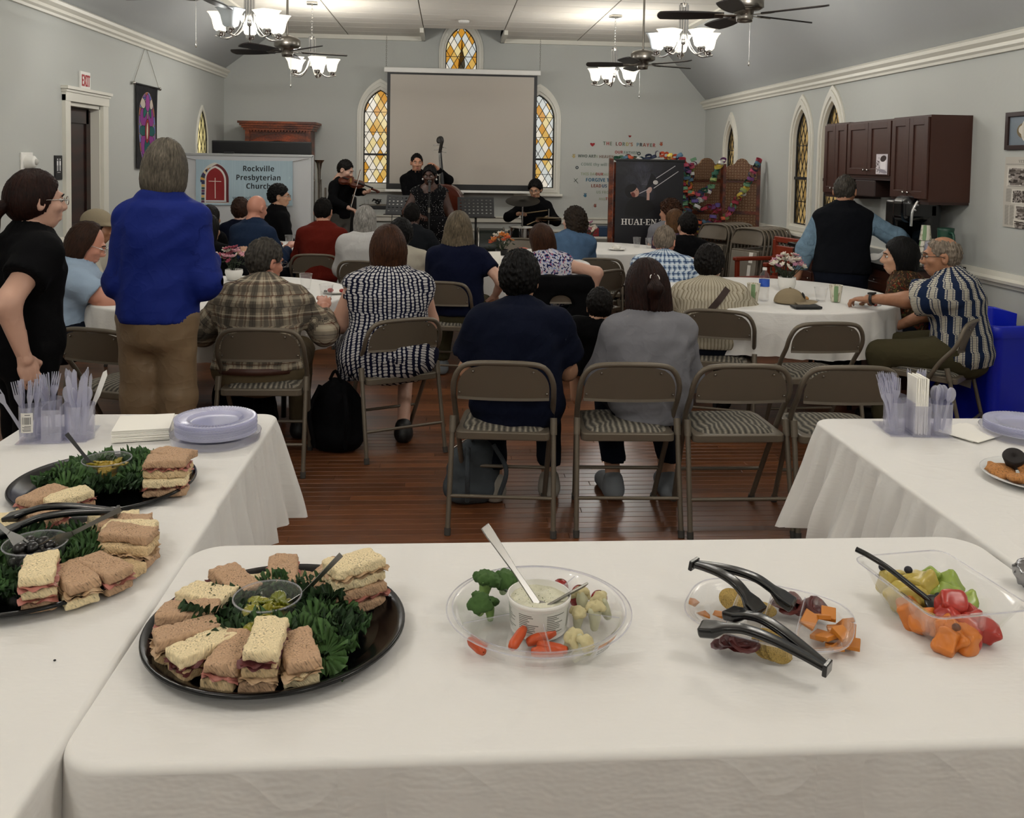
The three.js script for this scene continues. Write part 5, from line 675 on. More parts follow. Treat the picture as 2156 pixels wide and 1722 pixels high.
  if (o.pants) { const pm = o.pants, inf = pm.inf ?? .012, l = [loft(sec.slice(0, 4), inf - .004), ...legs.flatMap(q => [cap(q.H, q.K, .088 * w + inf * .4, .064 + inf), cap(q.K, [q.F[0] * 1, q.F[1] + .02 + (pm.up || 0), q.F[2]], .06 + inf, .048 + inf)])]; const u = uni(l, .04), top = cutAt(sp(.13 * S), [0, 1, 0]); const g2 = nets((x, y, z) => { let d = u(x, y, z) + wrinkle(x, y, z) * .8; d = smax(d, top(x, y, z), .006); return smax(d, .1 + (pm.up || 0) - y, .005); }, [lo[0], .03, lo[2]], [hi[0], hipY + .3, hi[2]], cell * (sit ? 1.8 : 1.2)); part(g, pm.name || 'trousers', setUV(g2, (x, y, z) => [x + z * .7, y]), pm.mat); }
  if (o.skirt) { const k = o.skirt, l = [loft(sec.slice(0, 4), .02), ...legs.map(q => cap(q.H, q.K, .115 * w, .1)), cap(legs[0].K, legs[1].K, .1), ...legs.map(q => cap(q.K, [q.K[0], q.K[1] - (k.drop || .22), q.K[2]], .1, .1)), cap([0, legs[0].K[1] - .05, legs[0].K[2]], [0, legs[0].K[1] - (k.drop || .22), legs[0].K[2]], .1)]; const u = uni(l, .05); const g2 = nets((x, y, z) => smax(smax(u(x, y, z) + wrinkle(x, y, z) * 1.5, y - sp(.16 * S)[1], .01), legs[0].K[1] - (k.drop || .22) - y, .006), [lo[0] - .05, .05, lo[2]], [hi[0] + .05, hipY + .3, hi[2] + .05], cell * 1.1); part(g, 'skirt', setUV(g2, (x, y, z) => [x + z * .5, y + z * .8]), k.mat); }
  if (o.shirt) garment(o.shirt.name || 'shirt', o.shirt, o.shirt.mat);
  if (o.vest) garment('vest', { sleeve: 0, inf: .028, collar: true, neck: .03, ...o.vest }, o.vest.mat);
  if (o.shoes) for (const q of legs) { const [x, y, z] = q.F, f = uni([cap([x, .04, z - .02], [x + q.s * .015, .032, z + .17], .048, .042), cap([x, .085, z], [x, .05, z], .048)], .03); const sg = nets((a, b, c) => smax(f(a, b, c), .004 - b, .003), [x - .09, -.01, z - .1], [x + .1, .16, z + .26], Math.max(.008, cell * .8)); part(g, 'shoe', setUV(sg, (a, b, c) => [a, c]), o.shoes); }
  // hair and face
  if (o.hair) { const h = o.hair, f = hairField(h, wide), b = h.box || [[-.13, -.18, -.16], [.13, .16, .13]]; const hg = nets(f, b[0], b[1], Math.max(cell < .0118 ? .0052 : .0075, h.cell || 0)); setUV(hg, (x, y, z) => [Math.atan2(x, -(z + .012)) / (2 * PI) * 2, y * 2]); hg.applyMatrix4(hm); part(g, 'hair', hg, h.mat); if (h.tie) part(g, 'hair_tie', xf(new THREE.TorusGeometry(.02, .003, 8, 20), h.tie, [.5, 0, 0]).applyMatrix4(hm), h.tieMat || mat.white); if (h.tail) { const tf = uni(h.tail.map(e => cap(...e)), .02); const tg = nets((x, y, z) => tf(x, y, z) + .003 * Math.sin(60 * x + 5 * nz(x * 12, y * 12, z * 12)), h.tbox[0], h.tbox[1], .006); setUV(tg, (x, y, z) => [x * 4, y * 2]); part(g, 'ponytail', tg.applyMatrix4(hm), h.mat); } }
  if (o.face3) { const hd = n => n.applyMatrix4(hm); for (const s of [-1, 1]) { part(g, 'eye', hd(sph(.0125, .0085, .01, [s * .031, .002, .0785], undefined, 12)), o.eyeW || M(0xb9b2aa, .3)); part(g, 'iris', hd(sph(.0055, .0065, .004, [s * .031, .001, .087], undefined, 10)), M(0x1c120c, .2)); part(g, 'eyebrow', hd(tube([[s * .016, .022, .097], [s * .033, .026, .093], [s * .05, .019, .08]], .0032, 8, 5)), o.brow || HC.black); } part(g, 'lips', hd(merge(tube([[-.02, -.0655, .085], [-.008, -.0625, .0905], [.008, -.0625, .0905], [.02, -.0655, .085]], .0045, 10, 6), tube([[-.018, -.071, .084], [0, -.0745, .089], [.018, -.071, .084]], .005, 10, 6))), o.lips || M(0x8a4a40, .5)); }
  if (o.glasses) part(g, 'glasses', merge([-1, 1].map(s => [xf(new THREE.TorusGeometry(.022, .0018, 6, 24), [s * .032, 0, .108], [0, s * .15, 0], [1.05, .8, 1]), rod([s * .054, .004, .103], [s * .083, .006, .01], .002, .002, 5), rod([s * .083, .006, .01], [s * .08, -.008, -.03], .002, .002, 5)]), rod([-.01, .003, .111], [.01, .003, .111], .0016, .0016, 5)).applyMatrix4(hm), o.glasses);
  g.userData.hm = undefined; delete g.userData.hm; person.last = { g, hm, field: person.field, arms, hc, sp, S, sh };
  return g;
}
// printed fabrics
const pat = {
  plaid: canvasTex(256, 256, (x, w, h) => { x.fillStyle = '#8d8270'; x.fillRect(0, 0, w, h); const b = (p, s, c, v) => { x.fillStyle = c; v ? x.fillRect(p, 0, s, h) : x.fillRect(0, p, w, s); }; for (const v of [1, 0]) { b(0, 66, v ? 'rgba(50,48,44,.55)' : 'rgba(62,58,52,.35)', v); b(128, 44, v ? 'rgba(60,58,54,.5)' : 'rgba(66,60,54,.35)', v); b(86, 8, 'rgba(190,180,160,.6)', v); b(104, 4, 'rgba(60,32,24,.8)', v); b(112, 4, 'rgba(60,32,24,.8)', v); b(196, 6, 'rgba(70,40,28,.7)', v); b(214, 22, 'rgba(180,170,150,.45)', v); b(30, 4, 'rgba(30,28,28,.6)', v); } }),
  dots: canvasTex(256, 256, (x, w, h) => { x.fillStyle = '#10132a'; x.fillRect(0, 0, w, h); for (let c = 0; c < 4; c++) { let y = -10 + c * 7; while (y < 262) { const hh = 20 + ((c * 37 + y * 13) % 15), ww = (c % 2 ? 30 : 44) + ((y * 7) % 9); x.fillStyle = '#b9b7b6'; x.beginPath(); x.roundRect ? x.roundRect(c * 64 + 32 - ww / 2, y, ww, hh, 11) : x.ellipse(c * 64 + 32, y + hh / 2, ww / 2, hh / 2, 0, 0, 7); x.fill(); y += hh + 7; } } }),
  floral: tex(256, 256, (u, v) => { const a = tn(u, v, 12, 3), b = tn(u, v, 15, 17), c = tn(u, v, 9, 31); return a > .12 ? [26, 30, 70] : b > .16 ? [120, 140, 185] : c > .2 ? [150, 84, 110] : [188, 184, 190]; }),
  check: canvasTex(256, 256, (x, w, h) => { x.fillStyle = '#98abc0'; x.fillRect(0, 0, w, h); for (let i = 0; i < 4; i++) { x.fillStyle = 'rgba(40,60,96,.75)'; x.fillRect(i * 64, 0, 15, h); x.fillRect(0, i * 64, w, 13); x.fillStyle = 'rgba(215,222,228,.7)'; x.fillRect(i * 64 + 28, 0, 18, h); x.fillRect(0, i * 64 + 28, w, 18); } }),
  cream: canvasTex(256, 64, (x, w, h) => { x.fillStyle = '#a79f8c'; x.fillRect(0, 0, w, h); for (let i = 0; i < 4; i++) { x.fillStyle = '#7d735f'; x.fillRect(i * 64, 0, 13, h); x.fillStyle = '#b7b09f'; x.fillRect(i * 64 + 26, 0, 12, h); } }),
  beads: canvasTex(256, 128, (x, w, h) => { x.fillStyle = '#17243f'; x.fillRect(0, 0, w, h); for (let c = 0; c < 2; c++) { x.fillStyle = '#b8b3a4'; x.fillRect(c * 128 + 44, 0, 36, h); for (let y = 0; y < 128; y += 16) for (const X of [26, 86]) { x.fillStyle = '#c4bfb0'; x.fillRect(c * 128 + X, y + 2, 14, 11); } x.fillStyle = '#10131c'; for (let y = 0; y < 128; y += 16) x.fillRect(c * 128 + 44, y, 36, 3); } }),
  autumn: tex(128, 128, (u, v) => { const a = tn(u, v, 9, 3), b = tn(u, v, 11, 13); return a > .15 ? [92, 38, 22] : b > .15 ? [70, 66, 34] : b < -.2 ? [120, 92, 62] : [46, 34, 24]; }),
  night: tex(256, 256, (u, v) => { const a = tn(u, v, 34, 4); return a > .34 ? [190, 188, 186] : a > .27 ? [90, 88, 90] : [9, 9, 11]; }),
  denim: tex(256, 256, (u, v, x, y) => { const s = 1 + .1 * tn(u, v, 60, 3) + .12 * tn(u, v, 5, 2); return [70 * s, 94 * s, 122 * s]; }),
  chambray: tex(256, 256, (u, v) => { const s = 1 + .15 * tn(u, v, 60, 3) + .2 * tn(u, v, 8, 2); return [104 * s, 128 * s, 146 * s]; }),
};
const C = {
  plaid: printed(pat.plaid, [.17, .17]), dots: printed(pat.dots, [.13, .13]), floral: printed(pat.floral, [.22, .22]), check: printed(pat.check, [.17, .17]), cream: printed(pat.cream, [.1, .1]), beads: printed(pat.beads, [.15, .075]), autumn: printed(pat.autumn, [.2, .2]), night: printed(pat.night, [.35, .35]), denim: printed(pat.denim, [.3, .3]), chambray: printed(pat.chambray, [.3, .3]),
  navy: cloth(0x0a0f20), navyT: cloth(0x0b1026), blue: cloth(0x14246e, { roughness: .7 }), black: cloth(0x060608), grey: cloth(0x75757a), pale: cloth(0x93a6ba), rust: cloth(0x58180f), white: cloth(0xb9b8b6), creamTop: cloth(0xb3aea0), slate: cloth(0x1c2940), khaki: MP(0x77634a, .5, { bumpMap: bumpWrinkle, bumpScale: .004 }), tan: cloth(0x5a4e3a), olive: cloth(0x3f3a28), jeans: cloth(0x10141f), greyPants: cloth(0x55534e), vest: cloth(0x090b10),
};
const sneaker = M(0x6d7276, .8), darkShoe = M(0x0e0d0d, .5), whiteShoe = M(0x8f8a80, .8);
const short = (m, o = {}) => ({ mat: m, t: .011, ears: true, nape: -.062, slope: .85, face: .008, amp: .0028, n: 30, curl: .007, ...o });
const bob = (m, o = {}) => ({ mat: m, t: .014, face: .012, nape: -.135, slope: .05, add: [[[0, -.035, -.035], [.098, .11, .088]], [[0, -.08, -.04], [.088, .07, .075]]], ...o });
const WX = (chair, d) => chair;
// --- standing: woman in black
person({ label: 'woman in a black blouse with a brown ponytail, standing at far left', at: [-1.73, -3.8], face: 128, sit: false, top: 1.545, cell: .011, w: 1.08, d: 1.1, lean: 4, hy: 4, skin: SK.fair, face3: true, armT: 1.12, hip: .84,
  R: { w: [-.26, .83, -.06], pole: [-.6, -.2, -1], curl: 1.0, up: [-1, .2, .2] }, L: { w: [.2, .72, .12] },
  shirt: { mat: C.black, sleeve: .52, hem: -.12, loose: .012, name: 'blouse' }, pants: { mat: C.black }, shoes: darkShoe, glasses: mat.steel,
  hair: { mat: HC.auburn, t: .013, nape: -.08, slope: .55, face: .03, add: [[[0, .0, -.045], [.08, .09, .08]]], tie: [0, -.015, -.135], tieMat: mat.black, tail: [[[0, -.015, -.12], [.005, -.04, -.17], .026, .032], [[.005, -.04, -.17], [.01, -.18, -.175], .034, .03], [[.01, -.18, -.175], [.005, -.34, -.15], .03, .014]], tbox: [[-.06, -.4, -.24], [.07, .04, -.07]] } });
solo('phone', 'dark phone held in the hand of the woman in black', 'phone', rbox(.07, .14, .009, .006), mat.blackGloss, [-1.9, .74, -3.62], .4);
// --- standing: woman in blue shirt
person({ label: 'woman in a royal blue shirt and khaki trousers standing with her back turned', at: [-1.345, -4.28], face: 176, sit: false, top: 1.68, cell: .0115, w: .98, d: 1.05, lean: 7, hp: 14, hy: 8, neck: 4, skin: SK.fair, hip: .86, wr: .008,
  L: { w: [.12, 1.1, .28], pole: [.2, -1, -.4] }, R: { w: [-.15, 1.1, .27], pole: [-.3, -1, -.4] },
  shirt: { mat: C.blue, sleeve: 1.92, hem: -.02, collar: true, loose: .012, inf: .022, neck: .02 }, pants: { mat: C.khaki, inf: .022 }, shoes: darkShoe,
  hair: bob(HC.ashgrey, { nape: -.16, t: .02, slope: -.1, add: [[[0, -.03, -.03], [.106, .12, .1]], [[0, -.09, -.035], [.1, .08, .085]]], box: [[-.15, -.22, -.18], [.15, .17, .14]] }) });
// --- left round table
person({ label: 'woman with glasses and brown bobbed hair in a pale blue tee, leaning on the table', at: [-2.28, -5.5], face: 108, top: 1.2, cell: .0125, w: 1.28, d: 1.35, lean: 14, hp: 22, skin: SK.pink, armT: 1.35, face3: true, L: { w: [.08, .79, .42], pole: [1, -1, -.2] }, R: { w: [-.1, .8, .44], pole: [-1, -1, -.1], curl: .9 },
  shirt: { mat: C.pale, sleeve: .6, hem: -.06, name: 'tee' }, pants: { mat: C.jeans }, shoes: darkShoe, glasses: mat.steel, hair: bob(HC.brown, { nape: -.1, t: .016, face: .05, front: .03 }) });
{ person({ label: 'person in a white blouse and straw sun hat at the left wall', at: [-2.62, -6.75], face: 100, top: 1.2, cell: .016, skin: SK.tan, lean: 6, hp: 6, L: { w: [.1, .85, .3] }, shirt: { mat: C.creamTop, sleeve: .7 }, pants: { mat: C.jeans }, hair: bob(HC.darkbrown) });
  const { hm, g } = person.last; const h = nets((x, y, z) => smax(uni([ell([0, .045, -.01], [.098, .095, .112]), ell([0, .03, .1], [.09, .016, .1])], .02)(x, y, z), .02 - y, .006), [-.14, -.02, -.16], [.14, .17, .24], .006); const hat = solo('sun_hat', 'woven straw cap with a wide peak on a seated head', 'hat', setUV(h.applyMatrix4(hm), (x, y, z) => [x + z, y]), M(0x8c8069, .95, { bumpMap: bumpGrit, bumpScale: .004 })); hat.position.copy(g.position); hat.rotation.copy(g.rotation); }
person({ label: 'man with grey hair in a brown plaid shirt seated with his back turned', at: [-.99, -4.82], face: 181, top: 1.165, cell: .011, w: 1.3, d: 1.15, lean: 19, hy: -42, hp: 10, skin: SK.pink, face3: true, glasses: M(0x2a1410, .4), wr: .009, back: 0, hip: .5,
  L: { w: [.3, .765, .34], pole: [.7, -1, -.2] }, R: { w: [-.3, .76, .34], pole: [-.7, -1, -.2] }, shirt: { mat: C.plaid, sleeve: 1.62, hem: -.01, collar: true, loose: .016, inf: .022 }, pants: { mat: C.tan }, shoes: darkShoe, hair: short(HC.salt, { t: .013 }) });
{ const { g, sp } = person.last; part(g, 'belt', xf(new THREE.TorusGeometry(.215, .012, 6, 48), sp(-.005), [PI / 2 + .1, 0, 0], [1, .78, 1.6]), M(0x3a1a0e, .5), 'brown leather belt'); }
person({ label: 'woman with a brown pageboy haircut in a navy and white dotted sleeveless dress', at: [-.32, -5.02], face: 190, top: 1.235, cell: .011, w: 1.32, d: 1.25, lean: 9, skin: SK.fair, armT: 1.4, hs: 1.04, wr: .007,
  L: { w: [.16, .66, .34], pole: [.7, -1, -.1] }, R: { w: [-.14, .66, .34], pole: [-.7, -1, -.2] }, shirt: { mat: C.dots, sleeve: 0, hem: -.06, inf: .02, name: 'dress_top', open: .03, neck: -.015 }, skirt: { mat: C.dots, drop: .2 }, fR: [-.1, .085, .1], fL: [.16, .085, .42], shoes: darkShoe, hair: bob(HC.chestnut, { nape: -.15, t: .02, slope: -.15, add: [[[0, -.02, -.03], [.102, .115, .098]], [[0, -.08, -.035], [.092, .075, .08]], [[0, -.12, -.035], [.07, .04, .06]]], box: [[-.15, -.22, -.18], [.15, .17, .14]] }) });
person({ label: 'woman with long straight black hair in a black top', at: [-1.95, -7.35], face: 172, top: 1.14, cell: .016, skin: SK.asian, lean: 10, hy: -20, shirt: { mat: C.black, sleeve: 1.8 }, pants: { mat: C.black }, L: { w: [.2, .78, .35] }, R: { w: [-.2, .78, .35] }, hair: bob(HC.black, { nape: -.36, slope: 0, t: .016, add: [[[0, -.05, -.035], [.1, .13, .085]], [[0, -.2, -.06], [.11, .2, .05]]], box: [[-.15, -.4, -.18], [.15, .17, .14]] }) });
person({ label: 'dark-haired person partly hidden behind the blue shirt, below the banner', at: [-2.3, -8.7], face: 150, top: 1.14, cell: .02, skin: SK.olive, lean: 8, shirt: { mat: C.black }, pants: { mat: C.jeans }, hair: bob(HC.softblack) });
person({ label: 'bald man with a beard in a dark blue shirt', at: [-1.78, -8.2], face: 158, top: 1.265, cell: .015, skin: SK.pink, w: 1.15, lean: 12, hp: 14, hy: -12, shirt: { mat: C.slate, sleeve: 1.8, collar: true }, pants: { mat: C.jeans }, L: { w: [.2, .78, .35] }, R: { w: [-.2, .78, .35] }, hair: { mat: HC.buzz, t: .002, nape: -.13, slope: 0, ears: true, bald: (x, y, z) => -(y + .045), add: [[[0, -.085, .03], [.052, .05, .058]]], face: -.03, line: -.02, amp: .0005 } });
person({ label: 'brown-haired person hidden behind the bald man', at: [-2.06, -9.12], face: 178, top: 1.2, cell: .02, skin: SK.fair, shirt: { mat: C.navy }, pants: { mat: C.jeans }, hair: short(HC.brown, { t: .016 }) });
person({ label: 'man with black hair and glasses in a black shirt, face in profile', at: [-1.82, -9.65], face: 120, top: 1.32, cell: .015, skin: SK.asian, face3: true, w: 1.2, d: 1.15, hy: -22, glasses: mat.nickel, lean: 3, shirt: { mat: C.black, sleeve: 1.6, collar: true }, pants: { mat: C.jeans }, hair: short(HC.black, { t: .02, curl: .01 }) });
person({ label: 'man with short dark hair in a rust red shirt seen from behind', at: [-1.14, -8.22], face: 178, top: 1.245, cell: .014, skin: SK.light, w: 1.18, lean: 10, hy: -6, hp: 8, shirt: { mat: C.rust, sleeve: 1.9, hem: -.04 }, pants: { mat: C.tan }, L: { w: [.2, .7, .35] }, R: { w: [-.2, .7, .35] }, hair: short(HC.buzz, { t: .008, nape: -.06 }) });
person({ label: 'white-haired woman in a white shirt seen from behind', at: [-.72, -7.8], face: 176, top: 1.195, cell: .014, skin: SK.fair, w: 1.18, lean: 8, shirt: { mat: C.white, sleeve: 1.6, collar: true, loose: .015, inf: .022 }, pants: { mat: C.jeans }, hair: bob(HC.white, { nape: -.12, t: .02 }) });
// --- middle
person({ label: 'man with cropped hair in a charcoal tee beyond the dotted dress', at: [-.36, -8.55], face: 168, top: 1.2, cell: .016, skin: SK.brown, w: 1.1, lean: 10, R: { w: [-.3, .78, .3] }, shirt: { mat: cloth(0x14161a), sleeve: .6 }, pants: { mat: C.jeans }, hair: short(HC.buzz, { t: .004 }) });
person({ label: 'woman with tied black hair in a cream top, hidden by the dotted dress', at: [-.37, -7.05], face: 178, top: 1.14, cell: .016, skin: SK.dark, w: 1.15, lean: 8, shirt: { mat: C.creamTop, sleeve: .7 }, pants: { mat: C.jeans }, hair: short(HC.black, { t: .022, nape: -.06, ears: false }) });
person({ label: 'woman with shoulder-length grey-blond hair in a navy tee', at: [.07, -6.55], face: 170, top: 1.235, cell: .0125, w: 1.16, d: 1.1, lean: 4, skin: SK.fair, R: { w: [-.27, .62, .1], pole: [-1, -.4, -.8], curl: .4 }, shirt: { mat: C.navyT, sleeve: .55, hem: -.05, inf: .018 }, pants: { mat: C.olive }, fL: [.14, .085, .2], shoes: sneaker,
  hair: bob(HC.ash, { nape: -.2, slope: -.05, t: .018, add: [[[0, -.04, -.025], [.108, .125, .1]], [[0, -.11, -.03], [.122, .1, .095]], [[0, -.16, -.03], [.128, .06, .09]]], box: [[-.17, -.26, -.18], [.17, .17, .14]], n: 34 }) });
person({ label: 'woman with a brown bob in a blue and white flowered sleeveless blouse', at: [.8, -6.78], face: 178, side: 10, top: 1.125, cell: .0125, w: 1.12, d: 1.1, lean: 20, hy: 25, hr: -8, skin: SK.fair, armT: 1.1, R: { w: [-.3, .56, .05], pole: [-1.4, .1, -.5], curl: .5, up: [-1, 0, 0] }, L: { w: [.26, .8, .3], pole: [1, -.4, -.2] }, shirt: { mat: C.floral, sleeve: 0, hem: -.03, name: 'blouse', open: .02 }, pants: { mat: C.jeans }, hair: bob(HC.chestnut, { nape: -.115, t: .02 }) });
person({ label: 'woman with dark wavy hair in a denim shirt, head turned aside', at: [1.1, -8.1], face: 178, side: -5, top: 1.2, cell: .014, skin: SK.fair, w: 1.0, lean: 9, hy: 50, shirt: { mat: C.denim, sleeve: 1.85, hem: -.06, collar: true, inf: .02 }, pants: { mat: C.jeans }, hair: bob(hairMat(0x33271d), { nape: -.16, slope: -.1, t: .02, curl: .012, add: [[[0, -.04, -.04], [.105, .13, .1]]], box: [[-.15, -.22, -.18], [.15, .17, .14]] }) });
person({ label: 'man with a black crop in a navy polo shirt, nearest seated man', at: [.33, -4.06], face: 176, top: 1.19, cell: .0105, hs: 1.05, w: 1.16, d: 1.1, lean: 15, hp: 10, hy: -8, skin: SK.asian, wr: .008, armT: 1.12, hip: .51, R: { w: [-.18, .6, .36], pole: [-.5, -1, -.3] }, L: { w: [.18, .6, .36], pole: [.5, -1, -.3] }, shirt: { mat: C.navy, sleeve: .72, hem: -.1, collar: true, loose: .02, flare: .012, inf: .022 }, pants: { mat: C.jeans, up: .06 }, fL: [.1, .09, .16], fR: [-.16, .09, .22], shoes: whiteShoe, hair: short(HC.black, { t: .018, nape: -.07 }) });
person({ label: 'woman with a half-up dark ponytail in a grey sweatshirt', at: [.95, -4.08], face: 182, top: 1.15, cell: .0105, hs: 1.04, w: 1.02, d: 1.08, lean: 15, hp: 14, hy: 4, skin: SK.asian, wr: .008, hip: .51, L: { w: [.16, .62, .32], pole: [.4, -1, -.25] }, R: { w: [-.14, .66, .32], pole: [-.4, -1, -.25] }, shirt: { mat: C.grey, sleeve: 1.92, hem: -.11, loose: .014, inf: .022, name: 'sweatshirt' }, pants: { mat: C.jeans, up: .08 }, fL: [.13, .09, .17], fR: [-.14, .09, .16], shoes: sneaker,
  hair: bob(HC.auburn, { nape: -.19, slope: -.1, t: .02, n: 40, add: [[[0, -.03, -.03], [.104, .12, .098]], [[0, -.1, -.03], [.108, .1, .08]]], box: [[-.16, -.24, -.18], [.16, .17, .14]], tie: [0, .035, -.132], tail: [[[0, .03, -.13], [.01, -.02, -.16], .022, .034], [[.01, -.02, -.16], [.012, -.1, -.14], .034, .016]], tbox: [[-.06, -.15, -.21], [.07, .07, -.08]] }) });
person({ label: 'small child with dark hair held by the woman in grey', at: [.8, -4.66], face: 180, S: .62, top: .95, hs: .78, cell: .014, w: .66, d: .7, hip: .56, skin: SK.asian, kL: [.08, .52, .22], kR: [-.08, .52, .22], fL: [.08, .32, .2], fR: [-.08, .32, .2], al: .6, L: { w: [.1, .68, .15] }, R: { w: [-.1, .68, .15] }, shirt: { mat: C.black, sleeve: .6 }, pants: { mat: C.jeans, up: .24 }, hair: short(HC.softblack, { t: .016, }) });
// --- right round table
person({ label: 'grey-haired man in a blue checked shirt leaning on the right table', at: [1.62, -6.62], face: 158, side: 4, top: 1.135, cell: .0125, w: 1.22, d: 1.1, lean: 24, hp: 16, hy: -6, skin: SK.pink, armT: 1.1, R: { w: [-.22, .8, .42], pole: [-1, -.8, -.3], curl: 1.1 }, L: { w: [-.06, .84, .46], pole: [1, -.8, -.2], curl: 1.1 }, shirt: { mat: C.check, sleeve: .8, hem: -.05, collar: true, loose: .014, inf: .02 }, pants: { mat: C.tan }, hair: short(HC.silver, { t: .009, }) });
person({ label: 'bearded man with slicked dark hair in a black tee', at: [2.17, -8.12], face: 150, top: 1.165, cell: .015, skin: SK.light, lean: 5, hy: 42, w: 1.1, shirt: { mat: C.black, sleeve: .6 }, pants: { mat: C.jeans }, hair: short(HC.softblack, { t: .014, add: [[[0, -.09, .03], [.05, .045, .055]]], face: -.022, line: .01 }) });
person({ label: 'person with a curly brown mop of hair before the poster', at: [2.37, -9.55], face: 165, top: 1.21, cell: .018, skin: SK.light, hy: 60, shirt: { mat: C.grey }, pants: { mat: C.jeans }, hair: short(HC.chestnut, { t: .032, curl: .03, ears: false, nape: -.05 }) });
person({ label: 'blond woman half hidden behind the bearded man', at: [2.29, -9.02], face: 160, top: 1.15, cell: .018, skin: SK.fair, hy: 50, shirt: { mat: cloth(0x4a3a4a), sleeve: 1.5 }, pants: { mat: C.jeans }, hair: bob(HC.sandy, { nape: -.2, box: [[-.15, -.25, -.18], [.15, .17, .14]] }) });
person({ label: 'person with black hair in a cream striped shirt with a brown shoulder strap', at: [1.63, -5.46], face: 168, top: 1.1, cell: .0115, w: 1.12, d: 1.05, lean: 16, hp: 14, hy: -14, skin: SK.asian, hip: .52, L: { w: [.2, .7, .34], pole: [1, -1, -.2] }, R: { w: [-.2, .72, .34], pole: [-1, -1, -.3] }, shirt: { mat: C.cream, sleeve: 1.7, hem: -.06, collar: true, loose: .014, inf: .022 }, pants: { mat: C.jeans }, shoes: darkShoe, hair: short(HC.softblack, { t: .02, ears: false }) });
{ const { g, sp, S, field } = person.last, pts = []; for (let i = 0; i <= 14; i++) { const t = .02 + i * .034, x = .16 - i * .0185, y = sp(t * S)[1]; let z = -.4; while (z < .3 && field(x, y, z) > .004) z += .003; pts.push(V(x, y, z)); }
  const c = new THREE.CatmullRomCurve3(pts); part(g, 'shoulder_strap', sheet(40, 2, (u, v) => { const p = c.getPoint(u), t = c.getTangent(u), n = V(t.y, -t.x, 0).normalize(); p.addScaledVector(n, (v - .5) * .04); return [p.x, p.y, p.z - .006]; }), M(0x2e190f, .6, { side: THREE.DoubleSide }), 'brown leather shoulder strap'); }
person({ label: 'grey-haired man in a black vest and chambray shirt at the kitchenette', at: [2.98, -6.62], face: 150, sit: false, top: 1.55, cell: .012, w: 1.1, d: 1.12, lean: 6, hp: 12, hy: -4, skin: SK.tan, hip: .83, R: { w: [-.42, 1.06, .34], pole: [-1, -.6, -.4], curl: .8 }, L: { w: [.33, .73, .04], pole: [1, -.1, -.6], curl: .7, up: [1, 0, 0] }, shirt: { mat: C.chambray, sleeve: 1.8, hem: -.02, collar: true, loose: .012, neck: .02 }, vest: { mat: C.vest, hem: -.02 }, pants: { mat: C.jeans }, shoes: darkShoe, hair: short(HC.salt, { t: .007, }) });
person({ label: 'dark-haired woman in an autumn patterned blouse beside the striped shirt', at: [3.07, -5.75], face: 235, top: 1.145, cell: .0125, w: 1.1, lean: 8, hy: 16, skin: SK.asian, face3: true, R: { w: [-.12, .66, .3] }, shirt: { mat: C.autumn, sleeve: 1.5, hem: -.05, collar: true }, pants: { mat: C.jeans }, hair: bob(HC.black, { nape: -.12, t: .02, ears: false }) });
person({ label: 'balding grey man with glasses in a navy and white beaded stripe shirt', at: [3.05, -5.1], face: 236, top: 1.215, cell: .0105, w: 1.32, d: 1.2, lean: 13, hp: 2, hy: 10, skin: SK.tan, face3: true, armT: 1.15, glasses: mat.black, wr: .008, L: { w: [.06, .8, .56], pole: [.9, -1, 0], curl: .9 }, R: { w: [-.24, .6, .4], pole: [-1, -1, -.2], curl: .3 }, shirt: { mat: C.beads, sleeve: .78, hem: -.08, collar: true, loose: .024, flare: .016, inf: .026 }, pants: { mat: C.olive }, shoes: darkShoe, brow: HC.grey, hair: short(HC.silver, { t: .006, bald: ell([0, .1, -.03], [.05, .06, .075]) }) });
{ const { g, arms } = person.last, a = arms[0], p = a.E.clone().lerp(a.W, .93), d = a.W.clone().sub(a.E).normalize(); const w = solo('wristwatch', 'black smartwatch on the striped shirt man\'s left wrist', 'watch', merge(xf(new THREE.TorusGeometry(.034, .004, 6, 24), [0, 0, 0], [0, 0, 0], [1, 1, 2.4]), rbox(.036, .012, .042, .004, [0, .036, 0])), mat.black); const q = new THREE.Quaternion().setFromUnitVectors(V(0, 0, 1), d); w.quaternion.copy(g.quaternion).multiply(q); w.position.copy(p.applyQuaternion(g.quaternion).add(g.position)); }
// --- musicians
person({ label: 'violinist in a black sweater bending over his violin', at: [-1.4, -11.6], face: 62, sit: false, top: 1.585, cell: .015, w: 1.12, lean: 10, hp: 22, hy: 12, skin: SK.fair, face3: true, hip: .88, L: { w: [-.12, 1.18, .5], pole: [.6, -1, 0], curl: 1, up: [0, -1, .3] }, R: { w: [-.26, 1.0, .34], pole: [-1, -.7, -.3], curl: 1 }, shirt: { mat: C.black, sleeve: 1.92, hem: -.03, name: 'sweater' }, pants: { mat: C.greyPants }, shoes: darkShoe, hair: short(HC.softblack) });
person({ label: 'bassist in a black shirt standing behind the singer', at: [-.43, -12.2], face: 8, sit: false, top: 1.69, cell: .015, w: 1.1, lean: 0, hp: 3, skin: SK.light, face3: true, L: { w: [.24, 1.5, .24], pole: [1, -.6, -.2], curl: 1.1 }, R: { w: [.0, 1.0, .34] }, shirt: { mat: C.black, sleeve: 1.9, hem: -.03, collar: true }, pants: { mat: C.black }, shoes: darkShoe, hair: short(HC.black, { t: .007 }) });
